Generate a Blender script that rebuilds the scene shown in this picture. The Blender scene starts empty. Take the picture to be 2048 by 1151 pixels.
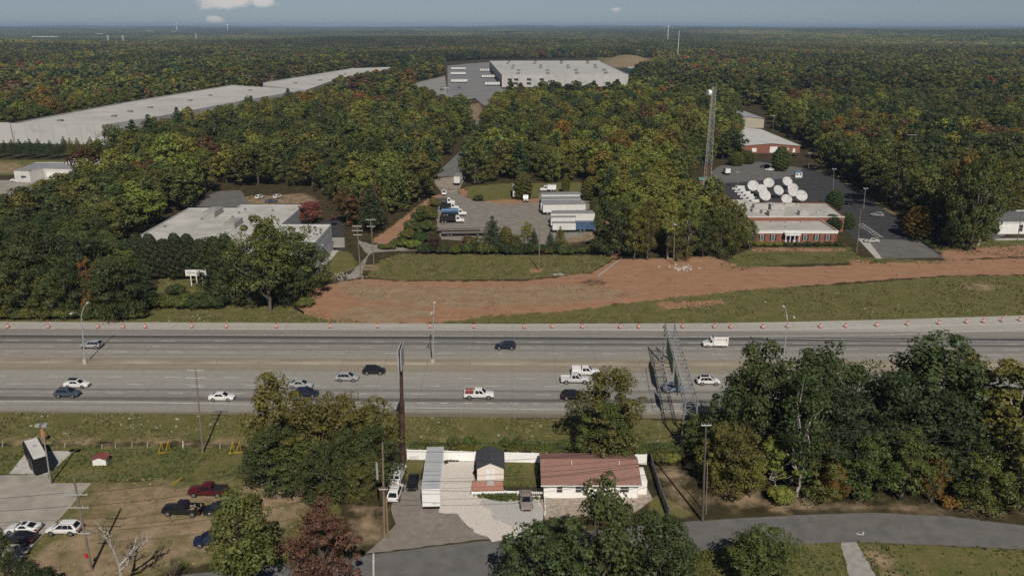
import bpy, bmesh, math, random
import numpy as np
from mathutils import Vector, Matrix, noise as mnoise

R = math.radians
sc = bpy.context.scene
col = sc.collection
random.seed(7)
rng = np.random.default_rng(7)

# ------------------------------------------------------------------ camera
F_PX, CX, CY, HOR = 1593.0, 1024.0, 575.5, 52.0
PITCH = math.atan((CY - HOR) / F_PX)
CAM_H = 68.4
cam_d = bpy.data.cameras.new('camera')
cam_d.sensor_width = 36.0
cam_d.lens = 36.0 * F_PX / 2048.0
cam_d.clip_start = 0.5
cam_d.clip_end = 60000
cam = bpy.data.objects.new('camera', cam_d)
col.objects.link(cam)
cam.location = (0, 0, CAM_H)
cam.rotation_euler = (R(90) - PITCH, 0, 0)
sc.camera = cam

# ------------------------------------------------------------------ sky, sun, exposure
SUN_EL = R(44.0)
SUN_DIR = Vector((0.19 * math.cos(SUN_EL), -0.98 * math.cos(SUN_EL), math.sin(SUN_EL))).normalized()  # towards the sun
world = bpy.data.worlds.new('World')
sc.world = world
world.use_nodes = True
SKY_STRENGTH = 0.05
SUN_STRENGTH = 4.6
sun_d = bpy.data.lights.new('sun', 'SUN')
sun_d.energy = SUN_STRENGTH
sun_d.angle = R(0.53)
sun_d.color = (1.0, 0.925, 0.82)
sun = bpy.data.objects.new('sun', sun_d)
col.objects.link(sun)
sun.location = (0, 0, 400)
sun.rotation_euler = (-SUN_DIR).to_track_quat('-Z', 'Y').to_euler()
sc.view_settings.view_transform = 'Standard'
sc.view_settings.look = 'None'
sc.view_settings.gamma = 1.0
sc.view_settings.use_curve_mapping = False
sc.view_settings.exposure = -0.18
sc.cycles.use_denoising = False
sc.cycles.max_bounces = 5
sc.cycles.diffuse_bounces = 2
sc.cycles.glossy_bounces = 2
sc.cycles.transmission_bounces = 2
sc.cycles.volume_bounces = 0
sc.cycles.caustics_reflective = False
sc.cycles.caustics_refractive = False


def pix_dir(px, py):
    a, b = (px - CX) / F_PX, (py - CY) / F_PX
    c, s = math.cos(PITCH), math.sin(PITCH)
    return Vector((a, c - b * s, -s - b * c))


def P(px, py, z=0.0):
    d = pix_dir(px, py)
    t = (z - CAM_H) / d.z
    return Vector((d.x * t, d.y * t, z))


def W2(poly):
    return [tuple(P(x, y)[:2]) for x, y in poly]


nt = world.node_tree
nt.nodes.clear()
n_out = nt.nodes.new('ShaderNodeOutputWorld')
n_bg = nt.nodes.new('ShaderNodeBackground')
n_sky = nt.nodes.new('ShaderNodeTexSky')
n_sky.sky_type = 'NISHITA'
n_sky.sun_disc = False
n_sky.sun_elevation = SUN_EL
n_sky.sun_rotation = math.atan2(SUN_DIR.x, SUN_DIR.y)
n_sky.altitude = 250
n_sky.air_density = 0.55
n_sky.dust_density = 0.25
n_sky.ozone_density = 3.0
n_bg.inputs['Strength'].default_value = SKY_STRENGTH
# scattered fair-weather cloud, made in sky-direction space
tc = nt.nodes.new('ShaderNodeTexCoord')
mp = nt.nodes.new('ShaderNodeMapping')
mp.inputs['Scale'].default_value = (1.0, 1.0, 2.6)
nt.links.new(tc.outputs['Generated'], mp.inputs['Vector'])
nz = nt.nodes.new('ShaderNodeTexNoise')
nz.inputs['Scale'].default_value = 34.0
nz.inputs['Detail'].default_value = 7.0
nz.inputs['Roughness'].default_value = 0.58
nt.links.new(mp.outputs['Vector'], nz.inputs['Vector'])
cloud_sum = None
for (cx_, cy_, wid, amp) in ((450, -12, 100, 1.0), (425, 0, 60, .9), (430, 38, 26, .8), (525, 4, 42, .75), (785, 12, 18, .45), (1230, 17, 22, .5),
                             (2040, 20, 40, .35), (1500, -150, 110, .9), (150, -240, 150, .9), (900, -330, 170, .9), (-400, -60, 120, .9), (2500, -120, 140, .9)):
    d = pix_dir(cx_, cy_).normalized()
    vs = nt.nodes.new('ShaderNodeVectorMath'); vs.operation = 'SUBTRACT'
    nt.links.new(tc.outputs['Generated'], vs.inputs[0]); vs.inputs[1].default_value = d
    vm = nt.nodes.new('ShaderNodeVectorMath'); vm.operation = 'MULTIPLY'
    nt.links.new(vs.outputs[0], vm.inputs[0]); vm.inputs[1].default_value = (1, 1, 2.2)
    vl = nt.nodes.new('ShaderNodeVectorMath'); vl.operation = 'LENGTH'
    nt.links.new(vm.outputs[0], vl.inputs[0])
    mr = nt.nodes.new('ShaderNodeMapRange'); mr.interpolation_type = 'SMOOTHSTEP'
    nt.links.new(vl.outputs['Value'], mr.inputs['Value'])
    mr.inputs['From Min'].default_value = 0.0
    mr.inputs['From Max'].default_value = wid / 1500.0
    mr.inputs['To Min'].default_value = amp
    mr.inputs['To Max'].default_value = 0.0
    if cloud_sum is None:
        cloud_sum = mr.outputs['Result']
    else:
        ad = nt.nodes.new('ShaderNodeMath'); ad.operation = 'MAXIMUM'
        nt.links.new(cloud_sum, ad.inputs[0]); nt.links.new(mr.outputs['Result'], ad.inputs[1])
        cloud_sum = ad.outputs[0]
ad = nt.nodes.new('ShaderNodeMath'); ad.operation = 'MULTIPLY_ADD'
nt.links.new(nz.outputs['Fac'], ad.inputs[0]); ad.inputs[1].default_value = 1.5
nt.links.new(cloud_sum, ad.inputs[2])
mr = nt.nodes.new('ShaderNodeMapRange'); mr.interpolation_type = 'SMOOTHSTEP'
nt.links.new(ad.outputs[0], mr.inputs['Value'])
mr.inputs['From Min'].default_value = 1.05
mr.inputs['From Max'].default_value = 1.5
mr.inputs['To Max'].default_value = 0.8
mx = nt.nodes.new('ShaderNodeMix'); mx.data_type = 'RGBA'
nt.links.new(mr.outputs['Result'], mx.inputs['Factor'])
hs_ = nt.nodes.new('ShaderNodeHueSaturation'); hs_.inputs['Saturation'].default_value = 0.78
nt.links.new(n_sky.outputs['Color'], hs_.inputs['Color'])
nt.links.new(hs_.outputs['Color'], mx.inputs['A'])
mx.inputs['B'].default_value = (15.5, 14.3, 13.2, 1)
nt.links.new(mx.outputs['Result'], n_bg.inputs['Color'])
nt.links.new(n_bg.outputs['Background'], n_out.inputs['Surface'])

# ------------------------------------------------------------------ materials
MATS = {}


def _new(name):
    m = bpy.data.materials.new(name)
    m.use_nodes = True
    t = m.node_tree
    b = t.nodes['Principled BSDF']
    return m, t, b


def mat(name, c, rough=0.7, var=0.12, scale=1.5, metal=0.0, spec=0.3, bump=0.0, stretch=None, c2=None, detail=5):
    """Plain surface with a noise-driven tone variation (object/world metres)."""
    if name in MATS:
        return MATS[name]
    m, t, b = _new(name)
    b.inputs['Roughness'].default_value = rough
    b.inputs['Metallic'].default_value = metal
    b.inputs['Specular IOR Level'].default_value = spec
    g = t.nodes.new('ShaderNodeNewGeometry')
    mpn = t.nodes.new('ShaderNodeMapping')
    if stretch:
        mpn.inputs['Scale'].default_value = stretch
    t.links.new(g.outputs['Position'], mpn.inputs['Vector'])
    nzn = t.nodes.new('ShaderNodeTexNoise')
    nzn.inputs['Scale'].default_value = scale
    nzn.inputs['Detail'].default_value = detail
    t.links.new(mpn.outputs['Vector'], nzn.inputs['Vector'])
    ramp = t.nodes.new('ShaderNodeValToRGB')
    c2 = c2 or c
    ramp.color_ramp.elements[0].position = 0.3
    ramp.color_ramp.elements[1].position = 0.7
    ramp.color_ramp.elements[0].color = (*[x * (1 - var) for x in c], 1)
    ramp.color_ramp.elements[1].color = (*[min(1, x * (1 + var)) for x in c2], 1)
    t.links.new(nzn.outputs['Fac'], ramp.inputs['Fac'])
    t.links.new(ramp.outputs['Color'], b.inputs['Base Color'])
    if bump:
        bp = t.nodes.new('ShaderNodeBump')
        bp.inputs['Strength'].default_value = bump
        bp.inputs['Distance'].default_value = 0.1
        t.links.new(nzn.outputs['Fac'], bp.inputs['Height'])
        t.links.new(bp.outputs['Normal'], b.inputs['Normal'])
    MATS[name] = m
    return m


def paint_mat():
    """Vehicle paint: colour comes from the object's own viewport colour, so copies share meshes."""
    m, t, b = _new('vehicle_paint')
    oi = t.nodes.new('ShaderNodeObjectInfo')
    g = t.nodes.new('ShaderNodeNewGeometry')
    nzn = t.nodes.new('ShaderNodeTexNoise'); nzn.inputs['Scale'].default_value = 3.0
    t.links.new(g.outputs['Position'], nzn.inputs['Vector'])
    mr_ = t.nodes.new('ShaderNodeMapRange')
    mr_.inputs['To Min'].default_value = 0.86; mr_.inputs['To Max'].default_value = 1.06
    t.links.new(nzn.outputs['Fac'], mr_.inputs['Value'])
    vm_ = t.nodes.new('ShaderNodeVectorMath'); vm_.operation = 'SCALE'
    t.links.new(oi.outputs['Color'], vm_.inputs[0]); t.links.new(mr_.outputs['Result'], vm_.inputs['Scale'])
    t.links.new(vm_.outputs[0], b.inputs['Base Color'])
    b.inputs['Roughness'].default_value = 0.32
    b.inputs['Specular IOR Level'].default_value = 0.5
    b.inputs['Coat Weight'].default_value = 0.35
    b.inputs['Coat Roughness'].default_value = 0.12
    return m


def leaf_mat(name, trans=0.36):
    """Foliage: tint is an attribute of the tree (object property or instance attribute); per-leaf value in 'lv'."""
    m = bpy.data.materials.new(name)
    m.use_nodes = True
    t = m.node_tree
    t.nodes.clear()
    out = t.nodes.new('ShaderNodeOutputMaterial')
    at = t.nodes.new('ShaderNodeAttribute'); at.attribute_type = 'INSTANCER'; at.attribute_name = 'tint'
    lv = t.nodes.new('ShaderNodeAttribute'); lv.attribute_type = 'GEOMETRY'; lv.attribute_name = 'lv'
    mr_ = t.nodes.new('ShaderNodeMapRange')
    mr_.inputs['To Min'].default_value = 0.62; mr_.inputs['To Max'].default_value = 1.46
    t.links.new(lv.outputs['Fac'], mr_.inputs['Value'])
    vm_ = t.nodes.new('ShaderNodeVectorMath'); vm_.operation = 'SCALE'
    t.links.new(at.outputs['Vector'], vm_.inputs[0]); t.links.new(mr_.outputs['Result'], vm_.inputs['Scale'])
    # a little hue drift towards yellow on some leaf groups
    lh = t.nodes.new('ShaderNodeAttribute'); lh.attribute_type = 'GEOMETRY'; lh.attribute_name = 'lh'
    hs = t.nodes.new('ShaderNodeHueSaturation')
    mh = t.nodes.new('ShaderNodeMapRange'); mh.inputs['To Min'].default_value = 0.475; mh.inputs['To Max'].default_value = 0.52
    t.links.new(lh.outputs['Fac'], mh.inputs['Value']); t.links.new(mh.outputs['Result'], hs.inputs['Hue'])
    t.links.new(vm_.outputs[0], hs.inputs['Color'])
    df = t.nodes.new('ShaderNodeBsdfDiffuse'); tr = t.nodes.new('ShaderNodeBsdfTranslucent')
    gl = t.nodes.new('ShaderNodeBsdfGlossy'); gl.inputs['Roughness'].default_value = 0.5
    gl.inputs['Color'].default_value = (0.35, 0.37, 0.38, 1)
    t.links.new(hs.outputs['Color'], df.inputs['Color']); t.links.new(hs.outputs['Color'], tr.inputs['Color'])
    mxs = t.nodes.new('ShaderNodeMixShader'); mxs.inputs['Fac'].default_value = trans
    t.links.new(df.outputs[0], mxs.inputs[1]); t.links.new(tr.outputs[0], mxs.inputs[2])
    mx2 = t.nodes.new('ShaderNodeMixShader'); mx2.inputs['Fac'].default_value = 0.035
    t.links.new(mxs.outputs[0], mx2.inputs[1]); t.links.new(gl.outputs[0], mx2.inputs[2])
    t.links.new(mx2.outputs[0], out.inputs['Surface'])
    return m


PAINT = paint_mat()
LEAF = leaf_mat('foliage')
GLASS = mat('vehicle_glass', (0.012, 0.015, 0.02), 0.08, 0.05, 1, 0, 0.6)
TYRE = mat('tyre_rubber', (0.02, 0.02, 0.02), 0.85)
RIM = mat('wheel_rim', (0.32, 0.32, 0.33), 0.35, 0.05, 3, 0.7)
TRIM = mat('black_trim', (0.018, 0.018, 0.02), 0.6)
HEAD = mat('headlight_lens', (0.6, 0.62, 0.65), 0.15, 0.05, 3, 0, 0.6)
TAIL = mat('tail_light_lens', (0.28, 0.012, 0.012), 0.25, 0.05, 3, 0, 0.5)
BARK = mat('bark', (0.115, 0.095, 0.075), 0.9, 0.35, 2.5, bump=0.4, stretch=(3, 3, 0.6))
PALEBARK = mat('pale_bark', (0.36, 0.33, 0.30), 0.9, 0.3, 2.5, bump=0.4, stretch=(3, 3, 0.6))
WOODPOLE = mat('weathered_pole_wood', (0.19, 0.155, 0.115), 0.9, 0.25, 2.0, stretch=(4, 4, 0.4))
GALV = mat('galvanised_steel', (0.42, 0.43, 0.44), 0.5, 0.12, 2.0, 0.35)
WHITE = mat('white_painted', (0.74, 0.74, 0.72), 0.6, 0.06, 0.8)
OFFWHITE = mat('off_white_painted', (0.55, 0.54, 0.51), 0.65, 0.10, 0.5)
TRAILERW = mat('trailer_white', (0.62, 0.62, 0.61), 0.5, 0.08, 0.7, stretch=(1, 1, 0.3))
TRAILERROOF = mat('trailer_roof_grey', (0.22, 0.225, 0.23), 0.5, 0.12, 0.6)
DARKST = mat('dark_steel', (0.03, 0.028, 0.028), 0.6, 0.2, 2)
RUST = mat('rusty_dark_steel', (0.045, 0.028, 0.022), 0.75, 0.45, 1.2, c2=(0.075, 0.04, 0.03))
INSUL = mat('insulator_grey', (0.4, 0.4, 0.4), 0.4)
BRICK = mat('red_brick', (0.235, 0.098, 0.066), 0.9, 0.16, 2.5, detail=8)
CONC = mat('light_concrete', (0.40, 0.385, 0.355), 0.9, 0.12, 0.35, detail=9)
WHITELINE = mat('white_road_paint', (0.55, 0.55, 0.53), 0.8, 0.35, 1.6)
YELLOWLINE = mat('yellow_road_paint', (0.30, 0.245, 0.15), 0.8, 0.3, 1.6)


def seam_mat(name, c, bw, bh, seam=0.82, var=0.12, scale=.08, rough=.8, vertical=False, rot=0.0):
    """roof membrane or wall panels: sheet seams as thin darker lines, blotchy stains between"""
    m = mat(name, c, rough, var, scale, detail=9)
    t = m.node_tree
    b = t.nodes['Principled BSDF']
    src = b.inputs['Base Color'].links[0].from_socket
    g = t.nodes.new('ShaderNodeNewGeometry')
    mp_ = t.nodes.new('ShaderNodeMapping')
    mp_.inputs['Rotation'].default_value = (R(90) if vertical else 0, 0, rot)
    t.links.new(g.outputs['Position'], mp_.inputs['Vector'])
    bt = t.nodes.new('ShaderNodeTexBrick')
    bt.inputs['Scale'].default_value = 1.0
    bt.inputs['Brick Width'].default_value = bw; bt.inputs['Row Height'].default_value = bh
    bt.inputs['Mortar Size'].default_value = min(bw, bh) * 0.035; bt.inputs['Mortar Smooth'].default_value = 0.4
    bt.inputs['Color1'].default_value = (1, 1, 1, 1); bt.inputs['Color2'].default_value = (.93, .93, .92, 1); bt.inputs['Mortar'].default_value = (seam, seam, seam, 1)
    t.links.new(mp_.outputs['Vector'], bt.inputs['Vector'])
    n2 = t.nodes.new('ShaderNodeTexNoise'); n2.inputs['Scale'].default_value = scale * 4; n2.inputs['Detail'].default_value = 8
    t.links.new(g.outputs['Position'], n2.inputs['Vector'])
    st = t.nodes.new('ShaderNodeMapRange'); st.inputs['From Min'].default_value = .52; st.inputs['From Max'].default_value = .74
    st.inputs['To Min'].default_value = 1.0; st.inputs['To Max'].default_value = .78
    t.links.new(n2.outputs['Fac'], st.inputs['Value'])
    v1 = t.nodes.new('ShaderNodeVectorMath'); v1.operation = 'MULTIPLY'
    t.links.new(src, v1.inputs[0]); t.links.new(bt.outputs['Color'], v1.inputs[1])
    v2 = t.nodes.new('ShaderNodeVectorMath'); v2.operation = 'SCALE'
    t.links.new(v1.outputs[0], v2.inputs[0]); t.links.new(st.outputs['Result'], v2.inputs['Scale'])
    t.links.new(v2.outputs[0], b.inputs['Base Color'])
    return m


# ------------------------------------------------------------------ mesh collector
class MB:
    def __init__(s):
        s.v, s.f = [], []

    def quad(s, *p):
        n = len(s.v)
        s.v += [tuple(q) for q in p]
        s.f.append(tuple(range(n, n + len(p))))
        return s

    def box(s, x0, x1, y0, y1, z0, z1):
        n = len(s.v)
        s.v += [(x0, y0, z0), (x1, y0, z0), (x1, y1, z0), (x0, y1, z0), (x0, y0, z1), (x1, y0, z1), (x1, y1, z1), (x0, y1, z1)]
        s.f += [tuple(n + i for i in q) for q in ((3, 2, 1, 0), (4, 5, 6, 7), (0, 1, 5, 4), (1, 2, 6, 5), (2, 3, 7, 6), (3, 0, 4, 7))]
        return s

    def prism(s, poly, z0, z1):
        """poly: list of (x, y), any order"""
        a = sum(poly[i - 1][0] * poly[i][1] - poly[i][0] * poly[i - 1][1] for i in range(len(poly)))
        if a < 0:
            poly = poly[::-1]
        n, k = len(s.v), len(poly)
        s.v += [(x, y, z0) for x, y in poly] + [(x, y, z1) for x, y in poly]
        s.f.append(tuple(range(n + k, n + 2 * k)))
        s.f.append(tuple(range(n + k - 1, n - 1, -1)))
        for i in range(k):
            j = (i + 1) % k
            s.f.append((n + i, n + j, n + k + j, n + k + i))
        return s

    def tube(s, p0, p1, r0, r1=None, n=7, cap=True):
        r1 = r0 if r1 is None else r1
        p0, p1 = Vector(p0), Vector(p1)
        ax = (p1 - p0).normalized()
        u = ax.orthogonal().normalized()
        w = ax.cross(u)
        b = len(s.v)
        for p, r in ((p0, r0), (p1, r1)):
            for i in range(n):
                a = 2 * math.pi * i / n
                s.v.append(tuple(p + (u * math.cos(a) + w * math.sin(a)) * r))
        for i in range(n):
            j = (i + 1) % n
            s.f.append((b + i, b + j, b + n + j, b + n + i))
        if cap:
            s.f.append(tuple(b + n + i for i in range(n)))
            s.f.append(tuple(b + n - 1 - i for i in range(n)))
        return s

    def path(s, pts, r, n=6):
        for i in range(len(pts) - 1):
            s.tube(pts[i], pts[i + 1], r, n=n, cap=(i in (0, len(pts) - 2)))
        return s

    def loft(s, secs, cap=True):
        b, k = len(s.v), len(secs[0])
        for q in secs:
            s.v += [tuple(p) for p in q]
        for i in range(len(secs) - 1):
            for j in range(k):
                j2 = (j + 1) % k
                s.f.append((b + i * k + j, b + i * k + j2, b + (i + 1) * k + j2, b + (i + 1) * k + j))
        if cap:
            s.f.append(tuple(b + k - 1 - j for j in range(k)))
            s.f.append(tuple(b + (len(secs) - 1) * k + j for j in range(k)))
        return s

    def build(s, name, material, parent=None, smooth=False, loc=None):
        me = bpy.data.meshes.new(name)
        me.from_pydata(s.v, [], s.f)
        bm = bmesh.new(); bm.from_mesh(me)
        bmesh.ops.recalc_face_normals(bm, faces=bm.faces)
        bm.to_mesh(me); bm.free()
        if smooth:
            me.polygons.foreach_set('use_smooth', [True] * len(me.polygons))
        me.materials.append(material)
        return link(name, me, parent, loc)


def link(name, me, parent=None, loc=None):
    o = bpy.data.objects.new(name, me)
    col.objects.link(o)
    if parent is not None:
        o.parent = parent
    if loc is not None:
        o.location = loc
    return o


def tag(o, label=None, cat=None, group=None, kind=None):
    if label: o['label'] = label
    if cat: o['category'] = cat
    if group: o['group'] = group
    if kind: o['kind'] = kind
    return o


def thing(name, label, cat, loc=(0, 0, 0), rz=0.0, group=None):
    o = bpy.data.objects.new(name, None)
    col.objects.link(o)
    o.empty_display_size = 0.5
    o.location = loc
    o.rotation_euler = (0, 0, rz)
    return tag(o, label, cat, group)


KIDS = {}


def kids(o):
    if o.name not in KIDS:
        KIDS[o.name] = [c for c in bpy.data.objects if c.parent == o]
    return KIDS[o.name]


def dup(root, loc, rz, label=None, group=None, colour=None, scale=None):
    r = root.copy(); col.objects.link(r)
    r.location = loc; r.rotation_euler = (0, 0, rz)
    if scale: r.scale = scale
    if label: r['label'] = label
    if group: r['group'] = group
    elif 'group' in r: del r['group']
    for ch in kids(root):
        c = ch.copy(); col.objects.link(c); c.parent = r
        if colour and c.active_material == PAINT: c.color = (*colour, 1)
        for g in kids(ch):
            d = g.copy(); col.objects.link(d); d.parent = c
            if colour and d.active_material == PAINT: d.color = (*colour, 1)
    return r


def structure(o):
    o['kind'] = 'structure'
    return o


def np_mesh(name, V, Q, fattrs=None, material=None):
    """V (n,3), Q (m,k) faces all with k corners; fattrs: face float attributes."""
    me = bpy.data.meshes.new(name)
    k = Q.shape[1]
    me.vertices.add(len(V)); me.vertices.foreach_set('co', V.astype(np.float32).ravel())
    me.loops.add(Q.size); me.loops.foreach_set('vertex_index', Q.astype(np.int32).ravel())
    me.polygons.add(len(Q))
    me.polygons.foreach_set('loop_start', np.arange(0, Q.size, k, dtype=np.int32))
    me.update(calc_edges=True)
    for nm, a in (fattrs or {}).items():
        at = me.attributes.new(nm, 'FLOAT', 'FACE')
        at.data.foreach_set('value', a.astype(np.float32))
    if material: me.materials.append(material)
    return me


def resample(poly, step):
    out = []
    for i in range(len(poly)):
        a, b = Vector(poly[i]), Vector(poly[(i + 1) % len(poly)])
        n = max(1, int((b - a).length / step))
        out += [tuple(a.lerp(b, k / n)) for k in range(n)]
    return out


PAVED = []


def sheet(name, poly, z, material, jitter=0.0, step=1.2, parent=None, world_poly=False, kind=True):
    """Flat ground sheet from a picture-outline laid on the ground, edges made uneven by jitter metres."""
    w = poly if world_poly else W2(poly)
    PAVED.append(w)
    if jitter:
        w = resample(w, step)
        w = [(x + jitter * mnoise.noise((x * 0.35, y * 0.35, 3.1)) + 0.5 * jitter * mnoise.noise((x * 1.3, y * 1.3, 8.1)),
              y + jitter * mnoise.noise((x * 0.35, y * 0.35, 9.7)) + 0.5 * jitter * mnoise.noise((x * 1.3, y * 1.3, 1.1))) for x, y in w]
    bm = bmesh.new()
    f = bm.faces.new([bm.verts.new((x, y, z)) for x, y in w])
    bm.normal_update()
    if f.normal.z < 0: f.normal_flip()
    bmesh.ops.triangulate(bm, faces=bm.faces)
    me = bpy.data.meshes.new(name); bm.to_mesh(me); bm.free()
    me.materials.append(material)
    o = link(name, me, parent)
    if kind and parent is None: structure(o)
    return o


def inside(poly, X, Y):
    c = np.zeros(X.shape, bool)
    n = len(poly)
    for i in range(n):
        x0, y0 = poly[i]; x1, y1 = poly[(i + 1) % n]
        if y0 == y1: continue
        m = ((y0 > Y) != (y1 > Y)) & (X < (x1 - x0) * (Y - y0) / (y1 - y0) + x0)
        c ^= m
    return c


def sdist(poly, X, Y):
    """signed distance, positive inside"""
    d = np.full(X.shape, 1e9)
    n = len(poly)
    for i in range(n):
        x0, y0 = poly[i]; x1, y1 = poly[(i + 1) % n]
        dx, dy = x1 - x0, y1 - y0
        L = dx * dx + dy * dy
        if L < 1e-9: continue
        t = np.clip(((X - x0) * dx + (Y - y0) * dy) / L, 0, 1)
        d = np.minimum(d, np.hypot(X - x0 - t * dx, Y - y0 - t * dy))
    return np.where(inside(poly, X, Y), d, -d)


def text_mesh(name, body, size, material, parent, loc, rot, extrude=0.01):
    cu = bpy.data.curves.new(name, 'FONT')
    cu.body = body; cu.size = size; cu.align_x = 'CENTER'; cu.align_y = 'CENTER'; cu.extrude = extrude
    tmp = bpy.data.objects.new('tmp_text', cu)
    col.objects.link(tmp)
    dg = bpy.context.evaluated_depsgraph_get()
    me = bpy.data.meshes.new_from_object(tmp.evaluated_get(dg))
    bpy.data.objects.remove(tmp)
    me.materials.clear(); me.materials.append(material)
    o = link(name, me, parent, loc)
    o.rotation_euler = rot
    return o

# ------------------------------------------------------------------ terrain
def hz(X, Y):
    X = np.asarray(X, float); Y = np.asarray(Y, float)
    D = np.hypot(X, Y)
    r = np.clip((D - 1500) / 1800, 0, 1)
    h = 9 * np.sin(X / 610 + 1.3) * np.cos(Y / 870 + 0.4) + 7 * np.sin((X + 0.8 * Y) / 430 + 2.0) + 6 * np.sin((0.5 * X - Y) / 690)
    h = h + np.clip((D - 4000) / 3000, 0, 1) * (12 * np.sin(X / 1900 + 0.7) + 9 * np.sin((X - Y) / 2400 + 2.2))
    rise = np.clip((D - 6000) / 14000, 0, 1) ** 0.8 * 34
    # brown-green mound beside the far warehouse
    cx, cy = P(1256, 126)[:2]
    m = 16 * np.exp(-(((X - cx) / 42) ** 2 + ((Y - cy) / 110) ** 2) ** 1.3)
    return np.maximum(r * h, -12) + rise + m


HWK = 0.0105                      # the highway runs very slightly off the picture plane


def HW(s, t):
    return (s, t - HWK * s)


GREEN_P = [
    [(-300, 648), (-300, 630), (300, 626), (320, 556), (440, 556), (560, 606), (660, 632), (750, 646)],
    [(735, 548), (760, 520), (800, 508), (1218, 511), (1222, 520), (1180, 545), (1050, 558), (800, 560), (740, 554)],
    [(872, 646), (950, 630), (1130, 622), (1300, 598), (1500, 578), (1700, 568), (1900, 552), (2300, 545), (2300, 632), (1500, 645)],
    [(1440, 528), (1500, 495), (1700, 494), (1722, 515), (1900, 522), (1880, 528), (1700, 525), (1560, 530), (1450, 545)],
    [(1860, 500), (1940, 480), (2200, 470), (2200, 515), (1950, 512)],
    [(-300, 820), (500, 824), (1400, 842), (2400, 850), (2400, 905), (1370, 902), (820, 900), (500, 902), (480, 880), (-300, 893)],
    [(-300, 895), (90, 890), (480, 893), (500, 960), (300, 958), (180, 962), (110, 968), (95, 950), (-300, 945)],
    [(1300, 1000), (1320, 985), (1390, 1030), (1300, 1040)],
    [(1400, 1092), (1560, 1088), (1690, 1082), (1850, 1088), (2048, 1098), (2400, 1110), (2400, 1300), (1300, 1300)],
    [(1005, 920), (1078, 918), (1078, 972), (1008, 975)],
    [(808, 915), (845, 915), (842, 960), (815, 962)],
    [(895, 908), (955, 912), (948, 930), (930, 925)],
    [(600, 548), (668, 497), (700, 505), (720, 530), (660, 560)],
    [(930, 390), (934, 373), (1000, 367), (1186, 364), (1200, 386), (1080, 394), (1000, 404), (940, 398)],
    [(500, 1100), (600, 1000), (680, 990), (690, 1110), (560, 1151)],
    [(-300, 352), (-300, 320), (215, 320), (215, 330), (60, 336), (25, 350)],
    [(1620, 330), (1660, 340), (1790, 425), (1760, 435), (1690, 390)],
    [(1195, 135), (1320, 138), (1320, 114), (1195, 112)],
    [(180, 962), (560, 955), (640, 985), (600, 1060), (480, 1110), (250, 1160), (-200, 1260), (60, 1100)],
]
CLAY_P = [
    [(600, 612), (622, 578), (700, 560), (735, 556), (800, 562), (1050, 562), (1185, 545), (1228, 520), (1300, 516), (1420, 512), (1480, 532), (1600, 534),
     (1800, 524), (2300, 508), (2300, 546), (1900, 550), (1700, 564), (1450, 584), (1300, 600), (1130, 622), (960, 632), (880, 645), (740, 648), (650, 640), (592, 622)],
    [(742, 482), (790, 448), (862, 392), (885, 388), (884, 400), (850, 420), (800, 470), (770, 490)],
    [(1208, 440), (1222, 440), (1242, 515), (1222, 515)],
    [(985, 400), (1080, 396), (1085, 408), (1010, 411), (960, 404)],
    [(916, 378), (930, 376), (938, 398), (924, 396)],
    [(1300, 604), (1440, 600), (1450, 608), (1340, 618)],
    [(1690, 518), (1745, 520), (1740, 530), (1700, 528)],
    [(1062, 536), (1092, 536), (1092, 543), (1062, 543)],
    [(730, 530), (758, 530), (760, 540), (728, 541)],
    [(1500, 495), (1690, 497), (1692, 502), (1500, 503)],
    [(1880, 500), (2048, 490), (2048, 512), (1890, 520)],
]
TAN_P = [
    [(1395, 1010), (1420, 930), (1480, 975), (1700, 998), (1980, 1008), (2100, 1030), (1900, 1030), (1750, 1024), (1560, 1030)],
    [(640, 648), (690, 612), (860, 604), (885, 640), (760, 650)],
    [(650, 560), (900, 572), (1180, 566), (1300, 590), (1120, 612), (900, 620), (700, 600)],
    [(180, 962), (300, 958), (560, 955), (640, 985), (600, 1060), (480, 1110), (250, 1160), (-200, 1260), (-300, 1180), (60, 1100), (130, 1040)],
    [(1298, 920), (1380, 930), (1392, 1032), (1330, 1030)],
    [(690, 1010), (770, 1000), (790, 1060), (770, 1095), (690, 1105)],
    [(480, 392), (610, 385), (650, 402), (560, 412), (480, 410)],
    [(1900, 570), (2010, 556), (2000, 580), (1950, 590)],
    [(1130, 462), (1200, 458), (1205, 485), (1110, 490)],
    [(880, 215), (960, 205), (985, 240), (890, 240)],
    [(0, 385), (70, 385), (60, 405), (0, 408)],
    [(-300, 350), (-300, 324), (40, 324), (60, 336), (25, 348)],
    [(-300, 868), (480, 872), (480, 895), (-300, 895)],
    [(820, 884), (1400, 888), (1400, 905), (820, 903)],
    [(1700, 1082), (1780, 1086), (1850, 1180), (1740, 1180)],
    [(1620, 325), (1650, 330), (1800, 430), (1790, 452)],
    [(1205, 134), (1310, 136), (1310, 120), (1205, 118)],
    [(640, 165), (800, 130), (812, 134), (640, 172), (470, 195), (20, 262), (0, 250), (460, 168)],
]


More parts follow.
